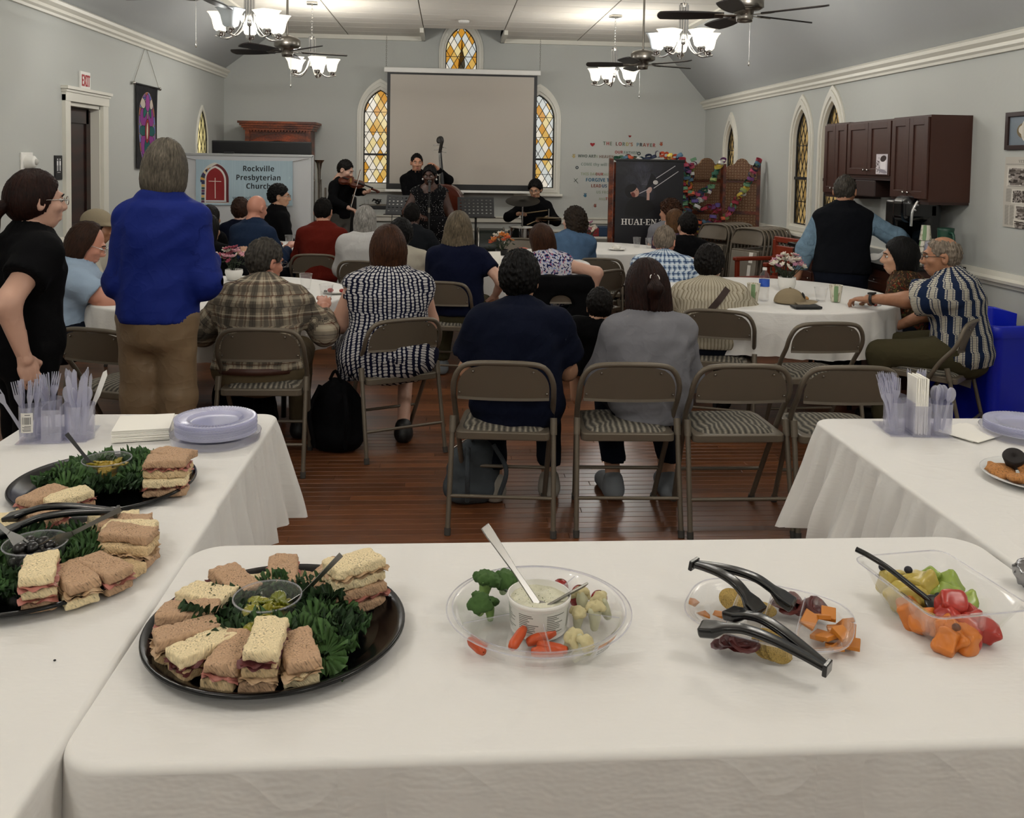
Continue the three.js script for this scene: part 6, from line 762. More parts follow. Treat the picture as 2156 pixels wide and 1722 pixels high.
person({ label: 'singer in a black dress with white flecks at the microphone', at: [-.23, -11.05], face: 356, sit: false, top: 1.54, cell: .0145, w: 1.22, d: 1.15, hp: 6, hy: -4, skin: SK.brown, face3: true, lips: M(0x2a1210, .5), hip: .8, armT: 1.25, L: { w: [.3, .72, .06], pole: [1, 0, -.6], curl: .6 }, R: { w: [-.1, .94, .24], pole: [-1, -.9, -.2], curl: 1.3 }, shirt: { mat: C.night, sleeve: 0, hem: -.08, name: 'dress_top', open: .05, neck: -.05 }, pants: { mat: C.night, inf: .05, name: 'dress_skirt' }, shoes: darkShoe, hair: short(HC.black, { t: .014, ears: true, nape: -.07 }) });
{ const { g, hm } = person.last; part(g, 'earrings', merge([-1, 1].map(s => sph(.012, .012, .008, [s * .083, -.045, -.005], undefined, 10))).applyMatrix4(hm), mat.white); part(g, 'necklace', xf(new THREE.TorusGeometry(.075, .006, 6, 30), [0, -.16, -.005], [PI / 2 - .5, 0, 0]).applyMatrix4(hm), mat.black); }
person({ label: 'drummer with black hair and glasses in a black shirt behind a cymbal', at: [1.17, -12.1], face: 352, top: 1.36, cell: .015, w: 1.12, lean: 6, hp: 16, hy: -10, hip: .6, skin: SK.asian, face3: true, glasses: mat.nickel, R: { w: [-.2, .92, .36], pole: [-1, -.6, -.2], curl: 1.1 }, L: { w: [.14, .86, .38], pole: [1, -.8, -.2], curl: 1.1 }, shirt: { mat: C.black, sleeve: 1.9, collar: true }, pants: { mat: C.black }, hair: short(HC.black, { t: .024, line: .0 }) });
// ---------------------------------------------------------------- instruments and stage gear
const varnish = MP(0x4a1c0c, .28, { clearcoat: .5 });
function violinShape(s) { const h = new THREE.Shape(), q = (a) => a * s; h.moveTo(0, q(-.178)); h.bezierCurveTo(q(.08), q(-.18), q(.118), q(-.12), q(.1), q(-.07)); h.bezierCurveTo(q(.09), q(-.05), q(.056), q(-.045), q(.056), q(0)); h.bezierCurveTo(q(.056), q(.04), q(.085), q(.05), q(.083), q(.09)); h.bezierCurveTo(q(.08), q(.15), q(.045), q(.178), 0, q(.178)); h.bezierCurveTo(q(-.045), q(.178), q(-.08), q(.15), q(-.083), q(.09)); h.bezierCurveTo(q(-.085), q(.05), q(-.056), q(.04), q(-.056), 0); h.bezierCurveTo(q(-.056), q(-.045), q(-.09), q(-.05), q(-.1), q(-.07)); h.bezierCurveTo(q(-.118), q(-.12), q(-.08), q(-.18), 0, q(-.178)); return h; }
{ const v = thing('violin', 'reddish brown violin under the violinist\'s chin', 'violin', [-1.2, 1.31, -11.36]); { const Y = V(.78, -.24, .58).normalize(), Z0 = V(.1, .9, .45), X = Y.clone().cross(Z0).normalize(), Z = X.clone().cross(Y); v.quaternion.setFromRotationMatrix(new THREE.Matrix4().makeBasis(X, Y, Z)); }
  part(v, 'body', ext(violinShape(1), .028, .006, [0, 0, -.014]), varnish); part(v, 'fingerboard', box(.024, .3, .008, [0, .2, .026]), mat.black); part(v, 'scroll', merge(box(.018, .1, .02, [0, .38, .01]), cyl(.014, .014, .03, [0, .44, .0], [0, 0, PI / 2])), varnish); part(v, 'bridge', box(.036, .004, .03, [0, -.02, .035]), mat.gold); part(v, 'tailpiece', box(.03, .09, .006, [0, -.11, .026]), mat.black);
  const b = thing('violin_bow', 'long thin violin bow crossing the violin', 'bow', [0, 0, 0]); part(b, 'stick', rod([-1.2, 1.0, -11.2], [-1.09, 1.47, -11.28], .005), M(0x5a3a20, .5)); part(b, 'hair', rod([-1.19, 1.01, -11.18], [-1.08, 1.46, -11.26], .003), mat.white); part(b, 'frog', box(.015, .04, .02, [-1.196, 1.03, -11.19]), mat.black); }
{ const d = thing('double_bass', 'double bass with dark scroll rising behind the singer', 'double bass', [-.12, 0, -12.05], rad(-10)); part(d, 'body', ext(violinShape(3.1), .16, .02, [.06, .72, -.1]), varnish); part(d, 'neck', rod([.06, 1.2, .05], [0, 1.72, .0], .028, .022), mat.black);
  part(d, 'scroll', merge(tube([[0, 1.7, 0], [.02, 1.8, .02], [.035, 1.86, .03], [.02, 1.9, .02], [-.02, 1.89, .0], [-.025, 1.85, 0], [.0, 1.845, .01]], .022, 40, 10), xf(cyl(.03, .03, .05), [0, 1.865, .01], [PI / 2, 0, 0])), M(0x1c1712, .5)); part(d, 'tuning_pegs', merge([1.72, 1.75, 1.78, 1.81].map((y, i) => rod([0, y, 0], [(i % 2 ? -1 : 1) * .09, y - .01, .01], .006))), mat.steel); part(d, 'bridge', box(.1, .14, .02, [.06, .62, .1]), mat.gold); part(d, 'endpin', rod([.06, 0, 0], [.06, .18, 0], .01), mat.steel); part(d, 'strings', merge([-.018, -.006, .006, .018].map(x => rod([.06 + x, .4, .12], [x * .6, 1.7, .03], .002, .002, 4))), mat.steel); }
{ const m = thing('microphone_stand', 'microphone on a straight black stand before the singer', 'microphone', [-.225, 0, -10.75]); part(m, 'base', lathe([[0, .02], [.12, .015], [.13, 0]], 28), mat.black); part(m, 'pole', rod([0, .01, 0], [0, 1.24, 0], .011), mat.black); part(m, 'clip', rod([0, 1.22, 0], [0, 1.26, -.03], .016), mat.black); part(m, 'microphone', merge(rod([0, 1.22, .02], [0, 1.33, -.08], .014, .017), sph(.026, .026, .026, [0, 1.345, -.09])), mat.black); part(m, 'collar', rod([0, .98, 0], [0, 1.04, 0], .017), mat.nickel); }
function musicStand(label, p, turn) { const s = thing('music_stand', label, 'music stand', p, turn, 'black music stands'); const sh = shp([[-.23, 0], [.23, 0], [.23, .26], [-.23, .26]]); for (let i = 0; i < 8; i++) for (let j = 0; j < 5; j++) { const c = new THREE.Path(); c.absellipse(-.19 + i * .054, .05 + j * .043, .013, .008, 0, 2 * PI, true); sh.holes.push(c); } part(s, 'desk', xf(new THREE.ExtrudeGeometry(sh, { depth: .004, bevelEnabled: false, curveSegments: 5 }), [0, .9, 0], [-.35, 0, 0]), mat.black); part(s, 'ledge', rbox(.48, .012, .06, .004, [0, .9, .03]), mat.black); part(s, 'pole', rod([0, .1, -.03], [0, .95, -.03], .014), mat.black); for (let k = 0; k < 3; k++) part(s, 'foot', rod([0, .12, -.03], [.26 * Math.cos(k * 2.1 + .5), 0.006, -.03 + .26 * Math.sin(k * 2.1 + .5)], .008), mat.black); }
musicStand('perforated black music stand right of the singer', [.35, 0, -11.3], rad(4)); musicStand('perforated black music stand left of the singer, partly hidden', [-.58, 0, -11.6], rad(-12));
{ const c = thing('cymbal', 'large dark cymbal on a chrome stand before the drummer', 'cymbal', [.955, 0, -11.55]); part(c, 'disc', xf(lathe([[0, .022], [.04, .02], [.06, .008], [.22, 0], [.222, -.002], [.06, .004], [0, .015]], 40), [0, 1.1, 0], [.28, 0, .04]), M(0x17130e, .4, { metalness: .7 })); part(c, 'stand', merge(rod([0, .05, 0], [0, 1.14, 0], .01), rod([0, .3, 0], [.2, .01, .12], .008), rod([0, .3, 0], [-.2, .01, .12], .008), rod([0, .3, 0], [0, .01, -.22], .008)), mat.chrome);
  const h = thing('hi_hat', 'pair of hi-hat cymbals beside the snare drum', 'cymbal', [1.3, 0, -11.6]); part(h, 'discs', merge([0, .025].map(y => xf(lathe([[0, .012], [.04, .01], [.17, 0], [.05, .004]], 32), [0, .86 + y, 0]))), M(0x6d5c3e, .35, { metalness: .8 })); part(h, 'stand', merge(rod([0, 0, 0], [0, 1.0, 0], .008), rod([0, .25, 0], [.18, .01, .1], .008), rod([0, .25, 0], [-.18, .01, .1], .008), rod([0, .25, 0], [0, .01, -.2], .008)), mat.chrome); }
{ const d = thing('snare_drum', 'chrome snare drum with lugs in front of the drummer', 'drum', [.97, 0, -11.62]); part(d, 'shell', cyl(.178, .178, .13, [0, .69, 0], undefined, 40), mat.chrome); part(d, 'hoop', merge(xf(new THREE.TorusGeometry(.181, .007, 8, 40), [0, .755, 0], [PI / 2, 0, 0]), xf(new THREE.TorusGeometry(.181, .007, 8, 40), [0, .625, 0], [PI / 2, 0, 0])), mat.steel); part(d, 'drumhead', cyl(.174, .174, .004, [0, .757, 0], undefined, 32), mat.white); part(d, 'lugs', merge(Array.from({ length: 10 }, (_, i) => rbox(.014, .05, .014, .004, [.184 * Math.cos(i * .628), .69, .184 * Math.sin(i * .628)]))), mat.black); for (let k = 0; k < 3; k++) part(d, 'leg', rod([0, .6, 0], [.2 * Math.cos(k * 2.1), .0, .2 * Math.sin(k * 2.1)], .01), mat.black);
  const st = M(0x9a8462, .5); for (const [l, a, b] of [['drumstick in the drummer\'s right hand', [1.0, .93, -11.75], [1.28, .98, -11.6]], ['drumstick in the drummer\'s left hand', [1.3, .9, -11.72], [1.02, .79, -11.6]]]) solo('drumstick', l, 'drumstick', rod(a, b, .008, .006), st, [0, 0, 0], 0, 'drumsticks'); }
{ const k = thing('bass_drum', 'black bass drum standing on its side by the music stand', 'drum', [.54, 0, -11.35]); part(k, 'shell', xf(cyl(.24, .24, .34, undefined, undefined, 36), [0, .52, 0], [0, 0, PI / 2]), M(0x0c1511, .3)); for (const x of [-.16, .16]) part(k, 'hoop', xf(new THREE.TorusGeometry(.245, .012, 8, 36), [x, .52, 0], [0, PI / 2, 0]), mat.steel); part(k, 'stand', merge(box(.3, .26, .3, [0, .14, 0])), mat.black); }
{ const t = thing('gear_table', 'narrow black table with cables behind the violinist', 'table', [-.87, 0, -12.1]); part(t, 'tabletop', rbox(.58, .05, .4, .006, [0, .97, 0]), mat.black); for (const [a, b] of [[-1, -1], [-1, 1], [1, -1], [1, 1]]) part(t, 'leg', rod([a * .26, 0, b * .17], [a * .26, .95, b * .17], .014), mat.black);
  const cp = []; for (let i = 0; i < 26; i++) cp.push([-.93 + rr(-.07, .07), 1.0 + rr(0, .09), -12.0 + rr(-.07, .07)]); solo('cable_tangle', 'tangled black audio cables heaped on the gear table', 'cable', tube(cp, .005, 220, 5), mat.black); solo('audio_cable', 'black cable hanging off the gear table edge', 'cable', tube([[-.7, 1.0, -12.0], [-.72, .98, -11.88], [-.73, .8, -11.86], [-.68, .72, -11.86], [-.6, .7, -11.9], [-.62, .62, -11.9]], .005, 40, 5), mat.black); solo('mixer_box', 'small white mixer on the gear table', 'audio device', rbox(.2, .08, .16, .01), mat.white, [-.68, 1.035, -12.12]); solo('glass_jar', 'small clear jar left on the gear table', 'jar', cupG(.03, .034, .07), mat.clear, [-1.08, .996, -12.05]); }
{ const g = thing('guitar_case', 'dark instrument case standing behind the violinist', 'instrument case', [-1.27, 0, -11.98]); part(g, 'case_body', rbox(.34, .62, .14, .05, [0, .32, 0]), M(0x120c0a, .7)); part(g, 'case_neck', rbox(.09, .5, .1, .03, [.02, .86, 0]), M(0x120c0a, .7)); part(g, 'tag', box(.08, .04, .004, [.05, .42, .072]), M(0x7a6a58, .7)); }
// ---------------------------------------------------------------- coats and bags
{ const j = nets((x, y, z) => { const q = cap([-.19, .72, -.19], [.19, .72, -.19], .06)(x, y, z), b = Math.max(Math.abs(x) - .22 - (.76 - y) * .04, Math.abs(z + .2 + (y - .6) * -.02) - .028, y - .78, .38 - y), n = .012 * nz(x * 12, y * 7, z * 9); const h = ell([0, .58, -.24], [.1, .07, .09])(x, y, z); return smax(smin(q, b, .03) + n, -h, .01); }, [-.32, .34, -.34], [.32, .82, -.08], .009); const c = scene.children.find(o => o.userData.label?.includes('black jacket hung')), m = solo('black_jacket', 'black jacket draped over the back of a folding chair', 'jacket', setUV(j, (x, y, z) => [x + z, y]), C.black); m.position.copy(c.position); m.rotation.copy(c.rotation); }
function backpack(label, p, turn, s, m, name = 'backpack') { const b = thing(name, label, 'backpack', p, turn); const f = uni([ell([0, .2, 0], [.17, .2, .1]), ell([0, .16, .08], [.13, .13, .06]), ell([0, .08, 0], [.18, .08, .12])], .05); const g = nets((x, y, z) => smax(f(x, y, z) + .008 * nz(x * 14, y * 14, z * 14), .004 - y, .004), [-.25, -.01, -.18], [.25, .46, .2], .011); g.scale(...s); part(b, 'bag', setUV(g, (x, y, z) => [x, y]), m); part(b, 'strap', merge(tube([[-.08 * s[0], .38 * s[1], -.08], [-.12 * s[0], .25 * s[1], -.16], [-.1 * s[0], .05, -.12]], .012, 20, 6), tube([[.08 * s[0], .38 * s[1], -.08], [.12 * s[0], .25 * s[1], -.16], [.1 * s[0], .05, -.12]], .012, 20, 6), tube([[-.03, .4 * s[1], -.03], [0, .45 * s[1], -.03], [.03, .4 * s[1], -.03]], .009, 14, 6)), m); part(b, 'zip', tube([[-.1 * s[0], .3 * s[1], .1], [0, .36 * s[1], .085], [.1 * s[0], .3 * s[1], .1]], .003, 16, 5), mat.steel); return b; }
backpack('black backpack on the floor between the plaid shirt and the dotted dress', [-.6, 0, -4.98], rad(170), [.85, 1, .9], C.black); backpack('black bag on the floor beside the khaki trousers', [-1.14, 0, -5.2], rad(170), [1, 1.15, 1], C.black); backpack('grey backpack under the navy polo man\'s chair', [.14, 0, -4.22], rad(200), [.8, .75, .8], cloth(0x43484c));
// ---------------------------------------------------------------- things on the round tables
const petal = [0xb9858f, 0xc9b9b0, 0x8c3a4c, 0xd0c8b8, 0x9a6a80, 0xc08a3a], leafM = M(0x24301c, .8);
function bouquet(label, p, n, cols, h = .12, spread = .11, potM = mat.white, pot = true) { const b = thing('flower_arrangement', label, 'flowers', p, rnd() * 6); if (pot) part(b, 'pot', lathe([[.001, 0], [.045, 0], [.062, .05], [.06, h * .8], [.054, h * .8], [.05, .01], [.001, .01]], 28), potM); const y0 = pot ? h : .03;
  for (let i = 0; i < n; i++) { const a = rr(0, 6.28), r = spread * Math.sqrt(rnd()), y = y0 + .05 + .1 * (1 - (r / spread) ** 2) * rr(.6, 1.1), x = r * Math.cos(a), z = r * Math.sin(a), pet = []; for (let k = 0; k < 6; k++) pet.push(xf(sph(.011, .004, .006, [.01, 0, 0], undefined, 6), [0, 0, 0], [0, k * 1.047, .4])); const f = part(b, 'flower', xf(merge(pet, sph(.005, .005, .005, [0, .003, 0], undefined, 6)), [x, y, z], [rr(-.7, .7), rr(0, 6), rr(-.7, .7)], rr(1.1, 1.9)), cols[i % cols.length]); part(f, 'stem', rod([x * .2, y0 * .7, z * .2], [x, y, z], .0018, .0018, 4), leafM); }
  const lv = []; for (let i = 0; i < 26; i++) { const a = rr(0, 6.28), r = spread * rr(.3, 1.15); lv.push(sph(.018, .003, .007, [r * Math.cos(a), y0 + rr(.0, .08), r * Math.sin(a)], [rr(-1, 1), a, rr(-.8, .8)], 6)); } part(b, 'foliage', merge(lv), leafM).userData.kind = 'stuff'; }
const pm = petal.map(c => M(c, .8));
bouquet('white pot of pink and cream flowers by the water bottle', [2.36, .746, -6.1], 34, [pm[1], pm[0], pm[3], pm[4], pm[3]]); bouquet('red and pink flowers behind the plaid shirt man', [-1.5, .746, -6.45], 22, [pm[0], pm[2], pm[2], pm[3]], .09, .1); bouquet('orange and white autumn flowers in a dark pot behind the name card', [.5, .746, -8.3], 24, [M(0xa8461e, .8), pm[3], M(0xb86a2a, .8)], .06, .11, mat.black); bouquet('small cream pot of pale flowers on the far right table', [1.45, .746, -9.2], 16, [pm[3], pm[4], pm[1]], .1, .09);
solo('pumpkin', 'small orange pumpkin beside the autumn flowers', 'pumpkin', sheet(40, 16, (u, v) => { const a = u * 2 * PI, b = (v - .5) * PI, r = .07 * (1 + .08 * Math.cos(a * 8)) * Math.cos(b); return [r * Math.cos(a), .045 + .045 * Math.sin(b), -r * Math.sin(a)]; }), M(0x8c3512, .6), [.68, .746, -8.1]);
{ const c = thing('name_card', 'folded white name card standing on the middle round table', 'card', [.38, .746, -7.55], .2); part(c, 'front', box(.13, .11, .001, [0, .053, .02], [-.3, 0, 0]), mat.paper); part(c, 'back', box(.13, .11, .001, [0, .053, -.015], [.3, 0, 0]), mat.paper); }
{ const b = thing('water_bottle', 'clear plastic water bottle with a blue label and white cap', 'bottle', [2.03, .746, -5.63]); part(b, 'bottle', lathe([[.001, .002], [.028, .002], [.032, .01], [.031, .05], [.033, .055], [.031, .06], [.033, .068], [.031, .074], [.033, .11], [.033, .15], [.026, .175], [.013, .19], [.012, .2]], 28), mat.clear); part(b, 'label_band', lathe([[.0335, .095], [.0335, .14]], 28), M(0x2a55b8, .5, { side: THREE.DoubleSide })); part(b, 'cap', cyl(.014, .014, .016, [0, .207, 0]), mat.white); part(b, 'water', lathe([[.001, .006], [.029, .006], [.03, .09], [.001, .09]], 24), mat.clear); }
const cupAt = (x, z, l, h = .1, m = paperCup) => solo(m === paperCup ? 'paper_cup' : 'plastic_cup', l, 'cup', cupG(.029, .042, h), m, [x, .746, z], 1.2);
cupAt(1.95, -5.6, 'patterned paper cup standing left of the water bottle', .115); cupAt(2.5, -5.62, 'patterned paper cup with a green leaf before the striped shirt man', .105); cupAt(2.41, -5.64, 'clear plastic cup next to the green leaf paper cup', .085, mat.clear); cupAt(-.73, -5.5, 'clear cup of pale drink beside the plaid shirt', .1, mat.clear); cupAt(-.93, -6.0, 'wide clear cup behind the plaid shirt\'s shoulder', .1, mat.clear); cupAt(1.95, -9.18, 'clear cup on the far right table, left one', .1, mat.clear); cupAt(2.06, -9.1, 'clear cup on the far right table, right one', .1, mat.clear); cupAt(-1.55, -8.95, 'clear cup on the far left table', .1, mat.clear); cupAt(-1.48, -9.1, 'second clear cup on the far left table', .1, mat.clear); cupAt(.75, -8.0, 'white cup on the middle round table', .08, mat.white);
{ const c = thing('baseball_cap', 'khaki baseball cap with a dark crest lying on the right table', 'cap', [2.17, .746, -5.55], rad(62)); const g = nets((x, y, z) => smax(ell([0, 0, 0], [.085, .095, .1])(x, y, z), .002 - y, .004), [-.11, -.01, -.13], [.11, .12, .13], .006); part(c, 'crown', setUV(g, (x, y, z) => [x, y]), cloth(0x8a7c64)); part(c, 'brim', sheet(16, 8, (u, v) => { const a = (u - .5) * 2.2, r = .085 + v * .085; return [Math.sin(a) * r * .95, .012 - .02 * (1 - Math.cos(a)) * v + .008, Math.cos(a) * r]; }), M(0x8a7c64, .9, { side: THREE.DoubleSide })); part(c, 'crest', sph(.03, .022, .004, [0, .055, .084], [-.5, 0, 0], 12), mat.black); part(c, 'button', sph(.008, .005, .008, [0, .096, 0]), cloth(0x8a7c64)); }
solo('wallet', 'flat black folded case on the right table edge', 'wallet', rbox(.17, .014, .09, .004), mat.black, [2.2, .754, -5.36], .05);
const plateG = lathe([[.001, .002], [.06, .002], [.085, .012], [.088, .012], [.062, 0], [.001, 0]], 36), plate = (x, z, l, m = mat.white) => solo('small_plate', l, 'plate', plateG, m, [x, .7465, z]);
plate(2.62, -5.44, 'clear plate of leftovers before the striped shirt man', mat.clear); plate(2.3, -5.62, 'small plate with half eaten bread by the cap', mat.clear); plate(-.72, -5.85, 'white plate with strawberries on the left round table'); plate(-.8, -5.42, 'white plate with cutlery next to the plaid shirt'); plate(1.68, -8.85, 'white plate with a napkin on the far right table'); plate(-1.62, -8.85, 'white plate with food on the far left table');
const foodBits = (x, z, list) => list.forEach(([n, l, c, dx, dz, r]) => solo(n, l, 'food', xf(sph(r, r * .7, r * 1.2, [0, r * .7, 0], undefined, 10)), M(c, .5), [x + dx, .7495, z + dz]));
foodBits(2.62, -5.44, [['cookie_piece', 'broken brown cookie piece left on the clear plate', 0x6a3a22, .02, .01, .018], ['bread_piece', 'pale bread crust left on the clear plate', 0xa8823f, -.03, 0, .016], ['meat_piece', 'reddish slice left at the plate rim', 0x7c3020, .045, .02, .014]]); foodBits(-.72, -5.85, [['strawberry', 'red strawberry at the left of the white plate', 0xa01c14, -.03, 0, .02], ['strawberry', 'red strawberry at the right of the white plate', 0x961810, .045, .01, .018], ['dark_berry', 'dark berry at the rim of the white plate', 0x1a1012, -.06, .01, .012]]); foodBits(2.3, -5.62, [['bread_piece', 'tan bread slice beside the khaki cap', 0xa87a42, .0, .0, .022]]); foodBits(-1.62, -8.85, [['meat_piece', 'sandwich half on the far left table', 0x7a4a34, 0, 0, .03]]);
solo('crumpled_napkin', 'crumpled white napkin on the far right table plate', 'napkin', xf(nets((x, y, z) => ell([0, 0, 0], [.04, .03, .035])(x, y, z) + .02 * nz(x * 40, y * 40, z * 40), [-.07, -.02, -.07], [.07, .06, .07], .006), [0, .022, 0]), mat.paper, [1.68, .75, -8.85]);
// ---------------------------------------------------------------- the buffet: trays, sandwiches, greens
const TY = .7475, trayBlack = MP(0x050506, .2, { specularIntensity: .7 });
const trayGeo = R => lathe([[.001, .004], [R * .78, .004], [R * .8, .007], [R * .86, .012], [R * .93, .022], [R * .985, .027], [R, .024], [R, .02], [R * .985, .022], [R * .93, .016], [R * .85, .006], [R * .8, 0], [.001, 0]], 72);
solo('serving_tray', 'round black tray of finger sandwiches and pickles on the front table', 'tray', trayGeo(.233), trayBlack, [-.302, TY, -1.632]);
solo('serving_tray', 'round black tray of sandwiches with few left, far on the left table', 'tray', trayGeo(.228), trayBlack, [-.885, TY - .003, -2.385]);
solo('serving_tray', 'round black tray of sandwiches with dark olives, near on the left table', 'tray', trayGeo(.235), trayBlack, [-.85, TY + .006, -1.89]);
const crumb = (c, k) => tex(128, 128, (u, v) => { const n = tn(u, v, 26, k) + .6 * tn(u, v, 50, k + 3), s = 1 + .2 * n - (n < -.35 ? .22 : 0); return c.map(q => q * s); });
const breadW = M(0xffffff, .95, { map: again(crumb([222, 204, 164], 3), 12, 12), bumpMap: bumpGrit, bumpScale: .004 }), breadB = M(0xffffff, .95, { map: again(crumb([178, 146, 116], 9), 12, 12), bumpMap: bumpGrit, bumpScale: .004 }), breadC = M(0xffffff, .95, { map: again(crumb([200, 174, 134], 5), 12, 12), bumpMap: bumpGrit, bumpScale: .004 });
const ham = MP(0xa86a5e, .5, { side: THREE.DoubleSide }), turkey = MP(0xb89a78, .5, { side: THREE.DoubleSide }), beef = MP(0x5e2c2c, .5, { side: THREE.DoubleSide }), fillings = [turkey, ham, beef];
const sliceGeo = [0, 1, 2, 3].map(k => setUV(nets((x, y, z) => { const qx = Math.abs(x) - .027, qy = Math.abs(y) - .0062, qz = Math.abs(z) - .05, o = Math.hypot(Math.max(qx, 0), Math.max(qy, 0), Math.max(qz, 0)) + Math.min(0, Math.max(qx, qy, qz)); return o - .003 + .0035 * nz(x * 90 + k * 9, y * 90, z * 90) + .003 * nz(x * 26, y * 26 + k * 5, z * 26); }, [-.042, -.022, -.064], [.042, .022, .064], .0036), (x, y, z) => [x + y * .7, z + y * .5]));
const fillGeo = [0, 1, 2].map(k => sheet(12, 18, (u, v) => [(u - .5) * .066 + .003 * Math.sin(v * 19 + k), .0035 * Math.sin(u * 9 + k) + .004 * Math.sin(v * 23 + u * 5 + k * 2), (v - .5) * .112 + .003 * Math.sin(u * 17 + k)]));
function sandwich(label, x, y, z, turn, kinds, o = {}) {   // kinds: bread of each slice from the bottom up
  const s = thing('finger_sandwich', label, 'sandwich', [x, y, z], 0, o.group); s.rotation.set(o.tilt || 0, turn, o.roll || 0, 'YXZ'); const n = kinds.length; let h = .0095;
  kinds.split('').forEach((k, i) => { const m = part(s, 'bread_slice', sliceGeo[Math.floor(rnd() * 4)], k === 'w' ? breadW : k === 'b' ? breadB : breadC); m.position.set(rr(-.002, .002), h, rr(-.003, .003)); m.rotation.y = rr(-.06, .06); m.scale.set(o.w || 1, 1.05, o.l || 1); if (i < n - 1) { const f = fillings[Math.floor(rnd() * 2.4)]; for (let q = 0; q < 2; q++) { const g = part(s, 'filling', fillGeo[Math.floor(rnd() * 3)], f); g.position.set(rr(-.002, .002), h + .0105 + q * .0035, rr(-.002, .002)); g.scale.set((o.w || 1) * .98, 1, (o.l || 1)); } h += .0255; } });
  return s;
}
// x, z, kinds, turn about the tray, tilt, words
const CT = [-.302, -1.632], y0 = TY + .006;
[[-.452, -1.55, 'cb', 'leftmost brown finger sandwich in the front row'], [-.408, -1.508, 'cw', 'second finger sandwich from the left in the front row, white bread'], [-.352, -1.482, 'cb', 'middle brown finger sandwich of the front row'], [-.292, -1.472, 'bcw', 'tall white finger sandwich, second from right in the front row'], [-.236, -1.482, 'wb', 'brown beef sandwich at the right end of the front row'], [-.468, -1.628, 'cb', 'brown finger sandwich lying flat at the tray\'s left side'], [-.452, -1.7, 'ww', 'white finger sandwich above the flat brown one at left'], [-.415, -1.762, 'bb', 'brown finger sandwich at the tray\'s back left'], [-.365, -1.79, 'w', 'small white sandwich standing at the tray\'s back'], [-.32, -1.8, 'bb', 'brown sandwich propped up at the back of the front tray'], [-.276, -1.79, 'b', 'low brown sandwich half hidden behind the pickle cup'], [-.218, -1.785, 'cb', 'brown sandwich at the back right of the front tray']].forEach(([x, z, k, l], i) => { const a = Math.atan2(x - CT[0], z - CT[1]); sandwich(l + ' on the front tray', CT[0] + (x - CT[0]) * .93, y0 + .006, CT[1] + (z - CT[1]) * .93, a + rr(-.12, .12), k, { tilt: i > 6 ? -.12 : .05, w: .95, group: 'finger sandwiches on the front tray', l: i === 8 || i === 10 ? .6 : .98 }); });
sandwich('lower sandwich of the two stacked at the right back of the front tray', -.17, y0, -1.725, 2.1, 'bb', { w: 1.1, group: 'finger sandwiches on the front tray' }); sandwich('white upper sandwich stacked at the right back of the front tray', -.172, y0 + .046, -1.728, 2.15, 'ww', { w: 1.1, group: 'finger sandwiches on the front tray' });
[[-.975, -2.232, 'cb', 2.7, 0, 'brown sandwich at the left front of the far tray'], [-.912, -2.222, 'bw', 2.4, 0, 'white topped sandwich at the left front of the far tray'], [-.715, -2.335, 'bw', 1.75, 0, 'pale lower sandwich at the right of the far tray'], [-.712, -2.34, 'cb', 1.6, .047, 'upper brown sandwich stacked at the right of the far tray'], [-.735, -2.435, 'cc', 1.3, .0, 'tan sandwich behind the stacked pair on the far tray'], [-.735, -2.47, 'b', 1.2, .048, 'top brown slice at the back right of the far tray']].forEach(([x, z, k, t, dy, l]) => sandwich(l, x, TY + .003 + dy, z, t, k, { w: 1.05, group: 'finger sandwiches on the far tray' }));
[[-.77, -1.75, 'bww', .35, 0, .1, 'white topped ham sandwich at the front of the near left tray'], [-.715, -1.765, 'wb', .75, 0, .15, 'brown sandwich second at the front of the near left tray'], [-.675, -1.81, 'bb', 1.0, .0, .2, 'large brown sandwich at the front right of the near left tray'], [-.665, -1.86, 'c', 1.2, 0, .1, 'thin folded sandwich beside the large brown one'], [-.662, -1.91, 'bc', 1.5, 0, .1, 'lower tan sandwich in the fanned row on the near left tray'], [-.668, -1.918, 'b', 1.45, .046, .15, 'brown slice on top of the fanned row'], [-.68, -1.965, 'cw', 1.6, .012, .1, 'white sandwich in the middle of the fanned row'], [-.7, -2.005, 'cb', 1.75, .01, .1, 'brown edged sandwich at the back of the fanned row'], [-.74, -2.04, 'ww', 2.0, 0, .1, 'pale sandwich under the black tongs'], [-.9, -2.055, 'bb', 2.9, 0, .1, 'brown sandwich behind the tongs at the tray\'s back'], [-.97, -2.03, 'bw', 3.4, 0, .1, 'yellow cheese sandwich at the tray\'s far left']].forEach(([x, z, k, t, dy, ti, l]) => sandwich(l, x, TY + .016 + dy, z, t, k, { tilt: ti * .5, w: 1.0, group: 'finger sandwiches on the near left tray' }));
// curly kale
const kaleM = [0x34562a, 0x3f6630, 0x2a4a22, 0x4c7238].map(c => MP(c, .55, { side: THREE.DoubleSide, bumpMap: bumpGrit, bumpScale: .002 }));
const kaleGeo = [0, 1, 2, 3].map(k => sheet(150, 9, (u, v) => { const a = u * 2 * PI, e = v * v, r = .006 + v * .036 * (1 + .22 * Math.sin(a * 2 + k) + .12 * Math.sin(a * 5 + k * 2)), f = Math.sin(a * 26 + k + 2 * Math.sin(a * 3)), f2 = Math.sin(a * 43 + k * 2 + v * 3), f3 = Math.cos(a * 26 + k), n = nz(Math.cos(a) * 3, Math.sin(a) * 3, k + v * 2); return [Math.cos(a) * (r + e * .005 * f3) + e * .004 * f2 * Math.sin(a), .004 + .01 * v + .012 * n * v + e * (.0085 * f + .004 * f2), Math.sin(a) * (r + e * .005 * f3) - e * .004 * f2 * Math.cos(a)]; }));
